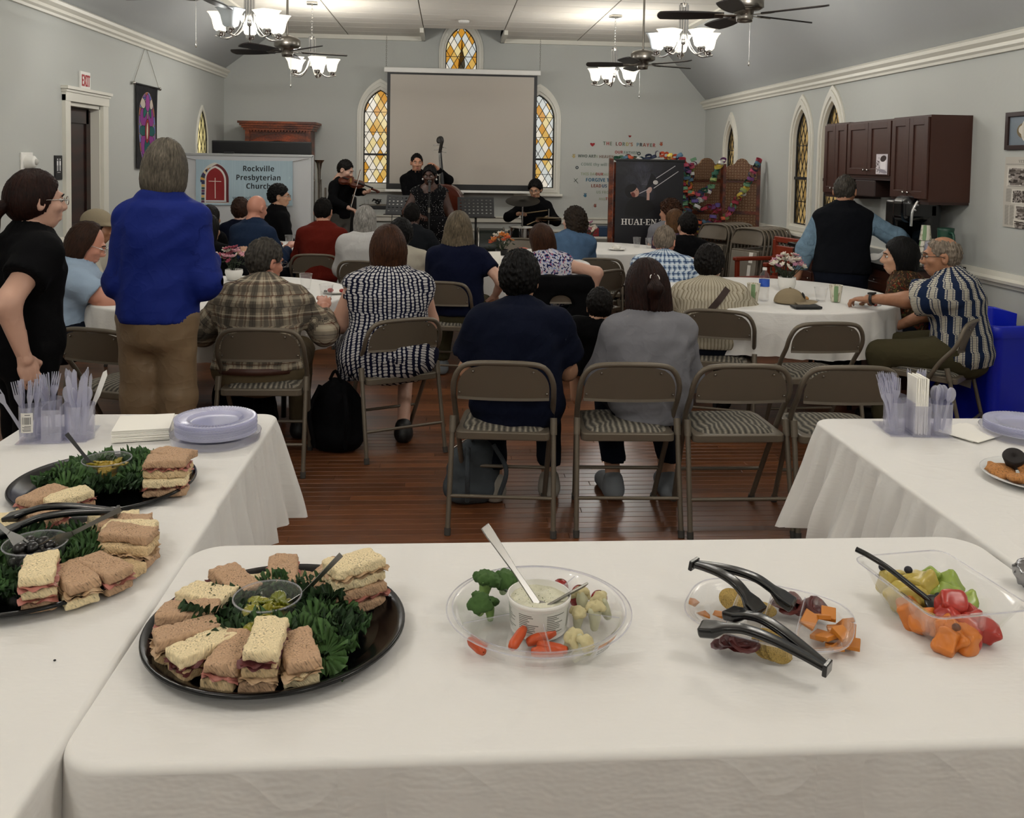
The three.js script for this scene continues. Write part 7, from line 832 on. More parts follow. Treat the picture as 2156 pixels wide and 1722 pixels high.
function kale(cx, cz, y, r0, r1, n, label, group, a0 = 0, a1 = 2 * PI) { for (let i = 0; i < n; i++) { const a = a0 + (a1 - a0) * (i + rr(-.3, .3)) / n, r = rr(r0, r1); const m = solo('kale_leaf', label, 'kale', kaleGeo[i % 4], kaleM[Math.floor(rnd() * 4)], [cx + r * Math.cos(a), y + rr(0, .012), cz + r * Math.sin(a)], 0, group); m.rotation.set(rr(-.45, .45), rr(0, 6), rr(-.45, .45)); m.scale.setScalar(rr(.8, 1.15)); } }
kale(-.31, -1.64, TY + .024, .082, .112, 24, 'curly green kale leaf round the pickle cup on the front tray', 'kale on the front tray'); kale(-.2, -1.575, TY + .014, .0, .055, 11, 'curly green kale leaf in the clump right of the pickle cup', 'kale at the right of the front tray'); kale(-.89, -2.41, TY + .014, .08, .125, 24, 'curly green kale leaf on the far tray', 'kale on the far tray'); kale(-.84, -1.875, TY + .022, .085, .13, 26, 'curly green kale leaf on the near left tray', 'kale on the near left tray');
// deli cups with pickles and olives, forks
const deli = (label, x, z, y) => { const c = thing('deli_cup', label, 'cup', [x, y, z]); part(c, 'cup_wall', lathe([[.001, .001], [.044, .001], [.047, .004], [.058, .058], [.062, .06], [.062, .0635], [.0585, .0635], [.0455, .006], [.001, .004]], 48), mat.clear); part(c, 'rim', xf(new THREE.TorusGeometry(.061, .0016, 6, 48), [0, .0625, 0], [PI / 2, 0, 0]), mat.clearTint); return c; };
deli('clear deli cup of pickle slices in the middle of the front tray', -.32, -1.64, TY + .006); deli('clear deli cup of yellow peppers on the far tray', -.89, -2.415, TY + .004); deli('clear deli cup of black olives on the near left tray', -.832, -1.87, TY + .013);
const pickM = [0x8a8a1c, 0x737a1a, 0x9a9426].map(c => MP(c, .3, { transmission: .25, thickness: 0 })), pickG = (() => { const n = 40; return sheet(n, 4, (u, v) => { const a = u * 2 * PI, q = v < .5 ? v * 2 : 2 - v * 2, r = .017 * (v === 0 || v === 1 ? 0.01 : .6 + .4 * q); return [r * Math.cos(a), (v < .5 ? -.002 : .002) + .0012 * Math.sin(Math.cos(a) * r * 900), r * Math.sin(a)]; }); })();
function heap(name, label, cat, geo, mats, cx, cz, y, R, n, layer, group, s0 = .85, s1 = 1.15) { for (let i = 0; i < n; i++) { const a = i * 2.4, r = R * Math.sqrt((i % layer + .5) / layer), m = solo(name, label, cat, geo, mats[i % mats.length], [cx + r * Math.cos(a), y + Math.floor(i / layer) * .011 + rr(0, .005), cz + r * Math.sin(a)], 0, group); m.rotation.set(rr(-.8, .8), rr(0, 6), rr(-.8, .8)); m.scale.setScalar(rr(s0, s1)); } }
heap('pickle_slice', 'crinkled green pickle slice inside the deli cup of the front tray', 'pickle', pickG, pickM, -.32, -1.64, TY + .016, .038, 36, 9, 'pickle slices in the cup'); heap('pepper_ring', 'yellow pepper ring inside the far tray\'s deli cup', 'pepper', pickG, [MP(0xa08418, .35), MP(0x8a7a18, .35)], -.89, -2.415, TY + .014, .038, 36, 9, 'pepper rings in the cup', 1, 1.3); heap('olive', 'black olive inside the near left tray\'s deli cup', 'olive', sph(.011, .0095, .0095, undefined, undefined, 12), [MP(0x0c0a0c, .25), MP(0x14110f, .3)], -.832, -1.87, TY + .034, .04, 36, 10, 'olives in the cup', 1.1, 1.4);
for (const [x, z, l] of [[-.297, -1.548, 'round crinkle-cut pickle slice dropped in front of the cup'], [-.325, -1.54, 'smaller pickle slice half under a sandwich'], [-.31, -1.565, 'pickle slice lying against the deli cup']]) { const m = solo('pickle_slice', l, 'pickle', pickG, pickM[2], [x, TY + .05, z]); m.rotation.set(.7, rr(0, 6), .1); m.scale.setScalar(1.25); }
function utensil(kind) {   // handle along +y from 0; working end on top
  const l = [];
  if (kind === 'knife') l.push(ext(shp([[-.005, 0], [.005, 0], [.006, .08], [.009, .1], [.009, .17], [.002, .185], [-.006, .175], [-.006, .09]]), .002));
  else { l.push(ext(shp([[-.0055, 0], [.0055, 0], [.004, .06], [.0045, .1], [-.0045, .1], [-.004, .06]]), .002)); if (kind === 'fork') { l.push(ext(shp([[-.0045, .098], [.0045, .098], [.0115, .122], [.0115, .13], [-.0115, .13], [-.0115, .122]]), .002)); for (let i = 0; i < 4; i++) l.push(ext(shp([[-.0115 + i * .0064, .129], [-.0078 + i * .0064, .129], [-.0086 + i * .0064, .172], [-.0106 + i * .0064, .172]]), .002)); } else l.push(xf(sph(.016, .026, .005, [0, .122, 0], undefined, 14))); }
  return merge(l).translate(0, 0, -.001);
}
const U = { fork: utensil('fork'), knife: utensil('knife'), spoon: utensil('spoon') };
const silver = M(0x8c8a86, .25, { metalness: 1 });
function put(name, label, geo, m, p, dir, spin, cat = 'cutlery', group) { const o = solo(name, label, cat, geo, m, p, 0, group); o.quaternion.setFromUnitVectors(V(0, 1, 0), V(...dir).normalize()).multiply(new THREE.Quaternion().setFromAxisAngle(V(0, 1, 0), spin)); return o; }
put('silver_fork', 'silver fork dipped in the pickle cup on the front tray', xf(utensil('fork'), [0, 0, 0], [0, 0, PI]).translate(0, .1, 0), silver, [-.262, .808, -1.652], [.5, .45, -.25], .5, 'fork'); put('silver_fork', 'silver fork standing in the olive cup', xf(utensil('fork'), [0, 0, 0], [0, 0, PI]).translate(0, .14, 0), silver, [-.85, .82, -1.86], [-.75, .6, -.1], .3, 'fork'); put('silver_fork', 'second silver fork lying across the olive cup', xf(utensil('fork'), [0, 0, 0], [0, 0, PI]).translate(0, .14, 0), silver, [-.8, .82, -1.87], [.85, .35, -.4], .3, 'fork'); put('black_fork', 'black plastic fork handle leaning out of the pepper cup', xf(utensil('fork'), [0, 0, 0], [0, 0, PI]).translate(0, .12, 0), mat.black, [-.92, .79, -2.41], [-.7, .75, -.2], .3, 'fork');
// tongs: two scooped arms joined at a square end
function tongs(label, hinge, ends, lift) {
  const t = thing('serving_tongs', label, 'tongs', [0, 0, 0]); const H = V(...hinge);
  for (const e of ends) { const E = V(...e), d = E.clone().sub(H), at = (k, y) => H.clone().addScaledVector(d, k).add(V(0, y * lift, 0)), c = new THREE.CatmullRomCurve3([at(0, 0), at(.2, .5), at(.45, .95), at(.64, 1), at(.76, .7), at(.88, .3), at(1, 0)]);
    part(t, 'arm', sheet(60, 20, (u, v) => { const p = c.getPoint(u), tg = c.getTangent(u), sd = V(0, 1, 0).cross(tg).normalize(), up = tg.clone().cross(sd), k = u > .7 ? Math.min(1, (u - .7) / .12) : 0, en = u > .96 ? Math.sqrt(Math.max(0, 1 - ((u - .96) / .04) ** 2)) : 1, w = (.0105 + .002 * u + k * .0075) * en, h = (.006 + k * .004) * en, a = v * 2 * PI, ca = Math.cos(a), sa = Math.sin(a), n = .55; return p.addScaledVector(sd, w * Math.sign(ca) * Math.abs(ca) ** n).addScaledVector(up, h * Math.sign(sa) * Math.abs(sa) ** n - k * .004 * (1 - ca * ca)).toArray(); }), mat.blackGloss); }
  const d = V(...ends[0]).add(V(...ends[1])).multiplyScalar(.5).sub(H).normalize(), g = rbox(.03, .02, .008, .002); g.lookAt(d); part(t, 'hinge_block', g.translate(H.x, H.y, H.z), mat.blackGloss); return t;
}
tongs('black plastic tongs resting at the back of the meat and cheese tray', [.497, .825, -1.725], [[.585, .795, -1.585], [.66, .795, -1.61]], .022); tongs('black plastic tongs lying across the front of the meat and cheese tray', [.64, .785, -1.42], [[.452, .8, -1.53], [.52, .8, -1.585]], .022); tongs('black plastic tongs lying across the near left tray', [-.72, .83, -2.01], [[-.95, .805, -1.95], [-.97, .81, -2.03]], .02);
// ---------------------------------------------------------------- vegetable tray
const green = { broc: M(0x3a5826, .9, { bumpMap: bumpGrit, bumpScale: .008 }), stem: M(0x6d8a48, .7), caul: M(0xbdb288, .9, { bumpMap: bumpGrit, bumpScale: .003 }), caulStem: M(0xb5b496, .7) };
function floretGeo(k, bumps, R) { const l = []; for (let i = 0; i < bumps; i++) { const a = i * 2.4, r = R * .75 * Math.sqrt(i / bumps); l.push(ell([r * Math.cos(a), .022 + .012 * (1 - (r / R) ** 2), r * Math.sin(a)], [R * .36, R * .34, R * .36])); } const f = uni(l, .004); return nets((x, y, z) => f(x, y, z) + .003 * nz(x * 210 + k, y * 210, z * 210) + .002 * nz(x * 110, y * 110, z * 110 + k), [-R * 1.5, .0, -R * 1.5], [R * 1.5, .022 + R * 1.3, R * 1.5], .0027); }
const brocG = [floretGeo(1, 14, .024), floretGeo(5, 12, .021)], caulG = [floretGeo(9, 9, .019), floretGeo(13, 8, .017)], stalk = uni([cap([0, 0, 0], [0, .02, 0], .007, .01), cap([0, .012, 0], [.012, .026, .004], .005, .006), cap([0, .012, 0], [-.01, .026, -.006], .005, .006)], .006), stalkG = nets(stalk, [-.025, -.012, -.02], [.03, .04, .02], .0035);
function floret(name, label, cat, g, m, sm, p, r, s) { const t = thing(name, label, cat, p, 0); t.rotation.set(...r); t.scale.setScalar(s); part(t, 'head', g, m); part(t, 'stalk', stalkG, sm); }
const VC = [.178, -1.625], VY = .7475;
{ const t = thing('vegetable_tray', 'round clear plastic vegetable tray with a dip pot in the middle', 'tray', [VC[0], VY, VC[1]]), R = .166;
  part(t, 'dish', lathe([[.001, .002], [R * .78, .002], [R * .82, .006], [R * .93, .042], [R * .98, .046], [R, .044], [R * 1.03, .044], [R * 1.03, .047], [R * .98, .049], [R * .92, .045], [R * .8, .008], [.001, .004]], 72), mat.clear);
  part(t, 'rim', merge(xf(new THREE.TorusGeometry(R * 1.03, .0014, 6, 80), [0, .0455, 0], [PI / 2, 0, 0]), xf(new THREE.TorusGeometry(R * .965, .0012, 6, 80), [0, .049, 0], [PI / 2, 0, 0])), mat.clearTint);
  for (let i = 0; i < 5; i++) { const a = .28 + i * 1.2566, c = Math.cos(a), s = Math.sin(a); part(t, 'divider', sheet(14, 8, (u, v) => { const r = .058 + u * (R * .92 - .058), w = (v - .5) * 2, y = .04 * (1 - w * w) + .004; return [r * c - w * .012 * s, y, r * s + w * .012 * c]; }), mat.clear); part(t, 'divider_ridge', rod([.06 * c, .0445, .06 * s], [R * .9 * c, .0445, R * .9 * s], .0012, .0012, 5), mat.clearTint); }
  const st = canvasTex(128, 96, (x, w, h) => { x.fillStyle = '#d8d8d6'; x.fillRect(0, 0, w, h); x.fillStyle = '#c9823a'; x.fillRect(0, 0, w, 36); x.fillStyle = '#2a2a2a'; x.fillRect(54, 16, 8, 22); x.fillRect(48, 20, 20, 6); for (let i = 0; i < 9; i++) x.fillRect(10 + i * 12, 52, rr(2, 8), 10); x.fillRect(10, 76, 100, 4); });
  part(t, 'price_sticker', sheet(10, 2, (u, v) => { const a = .62 + u * .34, r = R * (.86 + .1 * v); return [r * Math.cos(a), .012 + .03 * v, r * Math.sin(a)]; }), M(0xffffff, .6, { map: st, side: THREE.DoubleSide }));
  const d = thing('dip_pot', 'white plastic pot of herb dip in the vegetable tray', 'pot', [VC[0], VY + .006, VC[1]]), lt = canvasTex(512, 128, (x, w, h) => { x.fillStyle = '#cfcfc8'; x.fillRect(0, 0, w, h); x.fillStyle = '#55584e'; for (let c = 0; c < 7; c++) for (let i = 0; i < 10; i++) x.fillRect(14 + c * 72, 14 + i * 10, rr(22, 60), 4); x.fillStyle = '#7d9a74'; x.fillRect(330, 10, 60, 100); });
  part(d, 'pot', lathe([[.001, 0], [.048, 0], [.052, .004], [.056, .058], [.059, .06], [.059, .066], [.055, .066], [.05, .008], [.001, .006]], 48), mat.white); part(d, 'label_band', lathe([[.0528, .01], [.0562, .054]], 48), M(0xffffff, .6, { map: lt, side: THREE.DoubleSide })); part(d, 'dip', setUV(sheet(36, 12, (u, v) => { const a = u * 2 * PI, r = v * .0545; return [r * Math.cos(a), .056 + .012 * nz(r * Math.cos(a) * 40, r * Math.sin(a) * 40, 2) * (1 - v * v * .6) + .008 * (r * -Math.sin(a) > .01 ? 1 : 0) * (1 - v), -r * Math.sin(a)]; }), (x, y, z) => [x, z]), M(0xffffff, .8, { map: again(tex(128, 128, (u, v) => { const n = tn(u, v, 30, 5); return n > .38 ? [86, 92, 52] : [206 + 20 * n, 204 + 20 * n, 182 + 18 * n]; }), 9, 9) })); }
put('silver_spoon', 'long silver spoon standing in the herb dip', merge(xf(ext(shp([[-.005, 0], [.005, 0], [.004, .07], [.008, .15], [.0075, .165], [-.0075, .165], [-.008, .15], [-.004, .07]]), .003, .001)), sph(.019, .03, .006, [0, -.026, 0])), silver, [.172, .812, -1.6], [-.55, .72, -.28], .35, 'spoon'); put('silver_knife', 'short silver spreader lying on the edge of the dip pot', merge(ext(shp([[-.004, 0], [.004, 0], [.006, .05], [.006, .085], [-.003, .09], [-.005, .05]]), .0025, .0008)), silver, [.19, .812, -1.595], [.75, .2, -.38], 1.2, 'knife');
[['broccoli floret at the back of the broccoli compartment', .078, -1.7, 1.2, .02], ['broccoli floret in front, pressed to the tray wall', .07, -1.655, 1.15, .015], ['broccoli floret leaning by the dip pot', .118, -1.735, 1.1, .015], ['broccoli floret lying with its stalk up', .09, -1.66, .95, .0]].forEach(([l, x, z, s, dy], i) => floret('broccoli_floret', l, 'broccoli', brocG[i % 2], green.broc, green.stem, [x, VY + .008 + dy, z], [rr(-.4, .4) + (i === 1 ? .9 : 0), rr(0, 6), rr(-.4, .4)], s));
[['cauliflower floret at the back of its compartment', .27, -1.665], ['cauliflower floret cut flat at the right', .312, -1.65], ['small cauliflower floret in the middle', .248, -1.61], ['cauliflower floret beside the sticker', .28, -1.61], ['cauliflower floret at the front of the tray', .22, -1.545], ['low cauliflower floret at the front edge', .232, -1.52]].forEach(([l, x, z], i) => floret('cauliflower_floret', l, 'cauliflower', caulG[i % 2], green.caul, green.caulStem, [x, VY + .008 + (i < 4 ? .006 : 0), z], [rr(-.8, .8), rr(0, 6), rr(-.8, .8)], i === 2 ? 1 : 1.2));
[['cherry tomato half behind the dip pot', .235, -1.755], ['cherry tomato in the middle of the back compartment', .27, -1.728], ['cherry tomato nearest the cauliflower', .305, -1.705], ['cherry tomato low between the others', .262, -1.7]].forEach(([l, x, z], i) => { const t = thing('cherry_tomato', l, 'tomato', [x, VY + .006, z]); part(t, 'fruit', sph(.0165, .015, .0165, [0, .015, 0]), MP(0x8a1410, .18, { clearcoat: .4 })); part(t, 'calyx_scar', sph(.003, .001, .003, [0, .03, 0], undefined, 8), M(0x5a3a1a, .8)); });
const carrotM = MP(0xb8481a, .45), carrotG = lathe([[.001, 0], [.007, .002], [.0095, .012], [.009, .045], [.0065, .058], [.001, .06]], 16); [['baby carrot alone at the front left of the vegetable tray', .05, -1.575, 1.2, .01], ['baby carrot at the bottom of the carrot heap', .155, -1.53, .3, .01], ['baby carrot on top of the carrot heap', .12, -1.522, -1.1, .022], ['baby carrot at the right of the carrot heap', .168, -1.545, .6, .014], ['baby carrot lying behind the heap', .15, -1.56, -.4, .01]].forEach(([l, x, z, a, dy]) => put('baby_carrot', l, carrotG, carrotM, [x, VY + .004 + dy, z], [Math.cos(a), .12, Math.sin(a)], 0, 'carrot'));
// ---------------------------------------------------------------- meat, cheese and cracker tray
const MC = [.605, -1.6];
{ const t = thing('snack_tray', 'clear divided tray of crackers, cheese and dried meat', 'tray', [MC[0], VY, MC[1]], rad(-28)); const sup = (k, y) => Array.from({ length: 65 }, (_, i) => { const a = i / 64 * 2 * PI, c = Math.cos(a), s = Math.sin(a), n = 3, r = Math.pow(Math.abs(c) ** n + Math.abs(s) ** n, -1 / n); return [.15 * k * r * c, y, .115 * k * r * s]; }); const rows = [[0, .003], [.7, .003], [.78, .006], [.88, .036], [.97, .04], [1, .038], [1.0, .041], [.96, .043], [.86, .038], [.76, .009], [0, .006]].map(([k, y]) => sup(k, y)); part(t, 'dish', flip(sheet(64, rows.length - 1, (u, v) => rows[Math.round(v * (rows.length - 1))][Math.round(u * 64)])), mat.clear); part(t, 'rim', tube(sup(1, .0415).slice(0, 64), .0013, 120, 5, true), mat.clearTint); for (const x of [-.065, -.005, .055]) { part(t, 'divider', sheet(8, 14, (u, v) => { const w = (u - .5) * 2; return [x + w * .009, .034 * (1 - w * w) + .005, (v - .5) * .19]; }), mat.clear); part(t, 'divider_ridge', rod([x, .039, -.095], [x, .039, .095], .0011, .0011, 5), mat.clearTint); } part(t, 'divider', sheet(14, 8, (u, v) => { const w = (v - .5) * 2; return [.055 + u * .085, .034 * (1 - w * w) + .005, w * .009]; }), mat.clear); }
const cheddar = MP(0xb8701c, .45), chz = rbox(.03, .008, .026, .0012); [[.69, -1.565], [.71, -1.55], [.7, -1.59], [.725, -1.575], [.74, -1.56], [.715, -1.53], [.735, -1.535], [.69, -1.54], [.72, -1.6], [.7, -1.525], [.745, -1.585], [.675, -1.58]].forEach(([x, z], i) => { const m = solo('cheese_slice', 'square orange cheddar slice in the cheese heap', 'cheese', chz, cheddar, [x, VY + .014 + (i % 3) * .011, z], 0, 'cheddar slices in the snack tray'); m.rotation.set(rr(-.7, .7), rr(0, 6), rr(-.7, .7)); });
[['broken orange cheese bit at the tray\'s back left corner', .492, -1.695], ['orange cheese bit near the black tongs', .497, -1.65], ['orange cheese bit beside the first divider', .525, -1.645]].forEach(([l, x, z]) => { const m = solo('cheese_piece', l, 'cheese', new ConvexGeometry(Array.from({ length: 14 }, () => V(rr(-.013, .013), rr(0, .012), rr(-.013, .013)))), cheddar, [x, VY + .008, z]); });
const meatM = [MP(0x4a1614, .4, { side: THREE.DoubleSide }), MP(0x5c221c, .4, { side: THREE.DoubleSide })], meatG = [0, 1, 2].map(k => sheet(12, 10, (u, v) => { const a = u * 2 * PI, r = .022 * v; return [r * Math.cos(a) * 1.3, .004 * Math.sin(a * 2 + k) * v + .003 * Math.sin(v * 9 + k), r * Math.sin(a)]; })); [[.66, -1.67], [.675, -1.66], [.69, -1.652], [.705, -1.645], [.72, -1.637], [.68, -1.675]].forEach(([x, z], i) => { const m = solo('dried_meat', 'dark red dried meat slice in the back compartment', 'meat', meatG[i % 3], meatM[i % 2], [x, VY + .016 + i * .003, z], i, 'dried meat at the back of the snack tray'); m.rotation.set(rr(-.4, .4), rr(0, 6), rr(-.4, .4)); }); [[.505, -1.535], [.52, -1.53], [.535, -1.525], [.515, -1.52], [.53, -1.51]].forEach(([x, z], i) => { const m = solo('salami_slice', 'purple red salami slice under the front tongs', 'meat', meatG[i % 3], meatM[0], [x, VY + .016 + i * .004, z], i, 'salami at the front of the snack tray'); m.rotation.set(rr(-.4, .4), rr(0, 6), rr(-.4, .4)); });
const crk = lathe([[.001, 0], [.021, 0], [.0225, .0015], [.021, .003], [.001, .0035]], 24), crkM = M(0xffffff, .9, { map: again(crumb([176, 148, 84], 11), 18, 18), bumpMap: bumpGrit, bumpScale: .003 }); setUV(crk, (x, y, z) => [x, z]); [[.565, -1.69, .5, 'round cracker standing at the back beside the tongs'], [.57, -1.675, .5, 'round cracker behind the standing one'], [.612, -1.648, .1, 'round cracker under the tong head'], [.575, -1.53, .9, 'round cracker in the front row under the tongs'], [.585, -1.522, .9, 'second round cracker in the front row'], [.595, -1.514, .9, 'third round cracker in the front row']].forEach(([x, z, t, l]) => { const m = solo('cracker', l, 'cracker', crk, crkM, [x, VY + .02, z]); m.rotation.set(t, .3, 0); m.scale.setScalar(1.15); });
// ---------------------------------------------------------------- fruit box
const FB = [.945, -1.625];
{ const b = thing('fruit_box', 'clear square plastic box of cut fruit', 'container', [FB[0], VY, FB[1]], rad(8)); const rp = (w, d, r, y) => rectPer(-w, w, -d, d, r, .3).map(q => [q[0], y, q[1]]); const rows = [[.001, .001, .0005, .003], [.058, .075, .02, .003], [.066, .084, .022, .012], [.095, .118, .026, .078], [.104, .127, .028, .08], [.104, .127, .028, .083], [.094, .117, .026, .081], [.064, .082, .022, .014], [.056, .073, .02, .006], [.001, .001, .0005, .006]].map(a => rp(...a)), n = rows[0].length - 1; part(b, 'box_wall', flip(sheet(n, rows.length - 1, (u, v) => rows[Math.round(v * (rows.length - 1))][Math.round(u * n)])), mat.clear); part(b, 'rim', tube(rp(.104, .127, .028, .082).slice(0, -1), .0014, 120, 5, true, .1), mat.clearTint); }
const chunkG = [0, 1, 2, 3].map(k => { const f = (x, y, z) => { const qx = Math.abs(x) - .013, qy = Math.abs(y) - .011, qz = Math.abs(z) - .015; return Math.hypot(Math.max(qx, 0), Math.max(qy, 0), Math.max(qz, 0)) + Math.min(0, Math.max(qx, qy, qz)) - .005 + .006 * nz(x * 40 + k * 7, y * 40, z * 40); }; return nets(f, [-.028, -.026, -.03], [.028, .026, .03], .0036); });
const fm = { pine: MP(0xc9b45a, .3, { transmission: .2, thickness: 0 }), honey: MP(0x98ad50, .25, { transmission: .2, thickness: 0 }), water: MP(0xb3392f, .28, { transmission: .15, thickness: 0 }), cant: MP(0xc9742c, .35) };
[['pine', .905, -1.72, .04], ['pine', .93, -1.7, .045], ['pine', .9, -1.68, .03], ['pine', .945, -1.685, .055], ['pine', .915, -1.66, .04], ['pine', .935, -1.725, .03], ['honey', .975, -1.7, .05], ['honey', 1.0, -1.68, .05], ['honey', .985, -1.66, .045], ['honey', .965, -1.665, .04], ['honey', 1.01, -1.65, .03], ['honey', .96, -1.64, .03], ['water', .955, -1.6, .055], ['water', .94, -1.58, .04], ['water', .985, -1.575, .03], ['water', 1.0, -1.56, .025], ['water', .97, -1.56, .02], ['water', .995, -1.6, .035], ['cant', .92, -1.57, .03], ['cant', .935, -1.55, .02], ['cant', .955, -1.545, .018], ['cant', .905, -1.6, .025], ['cant', .915, -1.54, .012], ['cant', .895, -1.63, .025]].forEach(([k, x, z, y], i) => { const N = { pine: ['pineapple_chunk', 'pale yellow pineapple chunk at the back of the fruit box'], honey: ['honeydew_chunk', 'light green honeydew chunk in the fruit box'], water: ['watermelon_chunk', 'red watermelon chunk in the fruit box'], cant: ['cantaloupe_chunk', 'orange cantaloupe chunk at the front of the fruit box'] }[k]; const m = solo(N[0], N[1], 'fruit', chunkG[i % 4], fm[k], [x + (FB[0] - .95), VY + y, z + (FB[1] + 1.635)], 0, N[0].replace('_', ' ') + 's in the fruit box'); m.rotation.set(rr(0, 6), rr(0, 6), rr(0, 6)); m.scale.setScalar(rr(.95, 1.25)); });
[[.885, -1.725, .065, 'blueberry on the spoon side rim of the fruit box'], [.92, -1.69, .075, 'blueberry lying on the pineapple'], [.89, -1.62, .03, 'blueberry against the left wall of the fruit box'], [.9, -1.6, .035, 'blueberry beside the cantaloupe'], [.93, -1.535, .04, 'blueberry on the front cantaloupe'], [1.01, -1.545, .02, 'blueberry in the front right corner of the fruit box'], [.95, -1.63, .05, 'blueberry under the black spoon']].forEach(([x, z, y, l]) => solo('blueberry', l, 'blueberry', sph(.008, .0075, .008), M(0x14131f, .6), [x, VY + y, z]));
put('serving_spoon', 'black plastic serving spoon stuck in the fruit box', merge(tube([[0, 0, 0], [0, .03, .004], [.0, .09, .012], [0, .13, .008], [0, .155, .0]], .0055, 30, 8), sph(.022, .034, .008, [0, -.02, 0])), mat.blackGloss, [.925, .797, -1.61], [-.62, .38, -.42], .3, 'spoon');
solo('foil_ball', 'crumpled silver foil ball at the right edge of the front table', 'foil', nets((x, y, z) => ell([0, .03, 0], [.03, .03, .03])(x, y, z) + .006 * nz(x * 90, y * 90, z * 90), [-.04, -.01, -.04], [.04, .07, .04], .004), M(0x9a9a9c, .25, { metalness: 1 }), [1.222, VY, -1.765]);
// ---------------------------------------------------------------- cutlery caddies, napkins, plates, cookies
function caddy(label, x, y, z, turn, sticker) {
  const c = thing('cutlery_caddy', label, 'caddy', [x, y, z], turn); const well = (px, pz, w, d) => { const g = rectPer(-w, w, -d, d, Math.min(w, d) * .9, .3).map(q => [q[0] + px, q[1] + pz]); const rows = [[.004, .97], [.105, 1], [.105, .965], [.008, .94]], n = g.length - 1; return merge(flip(sheet(n, 3, (u, v) => { const r = rows[Math.round(v * 3)], q = g[Math.round(u * n)]; return [px + (q[0] - px) * r[1], r[0], pz + (q[1] - pz) * r[1]]; })), xf(new THREE.CylinderGeometry(1, 1, .004, 24), [px, .003, pz], undefined, [w, 1, d])); };
  for (const [px, pz, w, d] of [[-.07, .02, .032, .032], [.07, .02, .042, .04], [.04, -.06, .036, .036], [-.04, -.06, .036, .036]]) part(c, 'well', well(px, pz, w, d), mat.clearTint); part(c, 'napkin_slot', merge(box(.004, .11, .07, [-.026, .055, .03]), box(.004, .11, .07, [.026, .055, .03]), box(.056, .004, .07, [0, .004, .03]), box(.056, .1, .003, [0, .05, .064])), mat.clearTint); part(c, 'base', rbox(.2, .003, .17, .001, [0, .0015, -.015]), mat.clearTint);
  if (sticker) { const t = canvasTex(96, 160, (q, w, h) => { q.fillStyle = '#d6d3cc'; q.fillRect(0, 0, w, h); q.fillStyle = '#222'; for (let i = 0; i < 14; i++) q.fillRect(14 + i * 5, 34, rr(1, 4), 58); for (let i = 0; i < 5; i++) q.fillRect(14, 104 + i * 10, rr(40, 70), 4); q.fillRect(20, 14, 40, 5); }); part(c, 'barcode_sticker', sheet(8, 2, (u, v) => { const a = 1.1 + u * 1.1; return [-.07 + .0335 * Math.cos(a), .03 + v * .06, .02 + .0335 * Math.sin(a)]; }), M(0xffffff, .6, { map: t, side: THREE.DoubleSide })); } return c;
}
caddy('clear cutlery caddy with a barcode sticker on the left table', -1.19, .7455, -2.83, .12, true); caddy('clear cutlery caddy holding napkins on the right table', 1.55, .7465, -2.85, -.1, false);
function fill(cx, cz, turn, list, y) { const c = Math.cos(turn), s = Math.sin(turn); list.forEach(([k, x, z, dx, dz, spin, label, h], i) => { const X = cx + x * c + z * s, Z = cz - x * s + z * c; put('plastic_' + k, label, U[k], mat.cutlery, [X, y + (h || .01), Z], [dx, 1, dz], spin, k, 'plastic cutlery in the ' + (cx < 0 ? 'left' : 'right') + ' caddy'); }); }
{ const L = [], Rr = []; const w4 = [[-.07, .02], [.07, .02], [.04, -.06], [-.04, -.06]]; for (let i = 0; i < 30; i++) { const q = w4[i % 4], k = i % 4 === 1 ? (i % 8 < 5 ? 'spoon' : 'knife') : i % 4 === 2 ? 'knife' : 'fork'; L.push([k, q[0] + rr(-.016, .016), q[1] + rr(-.016, .016), rr(-.28, .22), rr(-.18, .12), rr(0, 6), `clear plastic ${k} in the left caddy`]); } for (let i = 0; i < 36; i++) { const q = w4[i % 4], k = i % 4 === 1 ? 'spoon' : i % 4 === 2 ? 'knife' : 'fork'; Rr.push([k, q[0] + rr(-.016, .016), q[1] + rr(-.016, .016), (q[0] < 0 ? -.15 : .08) + rr(-.2, .15), rr(-.15, .12), rr(0, 6), `clear plastic ${k} in the right caddy`]); } L.push(['fork', -.09, .03, -.55, .1, .4, 'clear plastic fork leaning far out of the left caddy', .03]); fill(-1.19, -2.83, .12, L, .7455); fill(1.55, -2.85, -.1, Rr, .7465); put('white_knife', 'white plastic knife standing out at the right of the left caddy', U.knife, mat.white, [-1.12, .77, -2.87], [.35, 1, 0], 0, 'knife'); }
const napG = (n, w) => merge(Array.from({ length: n }, (_, i) => rbox(w, .0022, w, .001, [rr(-.002, .002), .0012 + i * .0026, rr(-.002, .002)], [0, rr(-.03, .03), 0])));
{ const n = thing('napkin_stack', 'stack of square white paper napkins beside the plates on the left table', 'napkins', [-.94, .7455, -2.86], .2); for (let i = 0; i < 12; i++) part(n, 'napkin', rbox(.165, .0026, .165, .001, [rr(-.002, .002), .0015 + i * .0031, rr(-.002, .002)], [rr(-.006, .006), rr(-.03, .03), rr(-.006, .006)]), mat.paper);
  const m = thing('napkin_stack', 'folded white napkins standing upright in the right caddy', 'napkins', [1.55, .752, -2.85], -.1); for (let i = 0; i < 9; i++) part(m, 'napkin', rbox(.0042, .185, .075, .002, [-.018 + i * .0046, .094 - (i % 3) * .002, .02], [0, 0, rr(-.02, .02)]), mat.paper);
  const f = thing('loose_napkin', 'loose white napkins lying flat beside the right caddy', 'napkins', [1.73, .7465, -2.83], .4); part(f, 'napkin', rbox(.17, .003, .15, .001, [0, .0018, 0]), mat.paper); part(f, 'napkin', rbox(.16, .003, .15, .001, [-.015, .005, .01], [0, .12, 0]), mat.paper); }
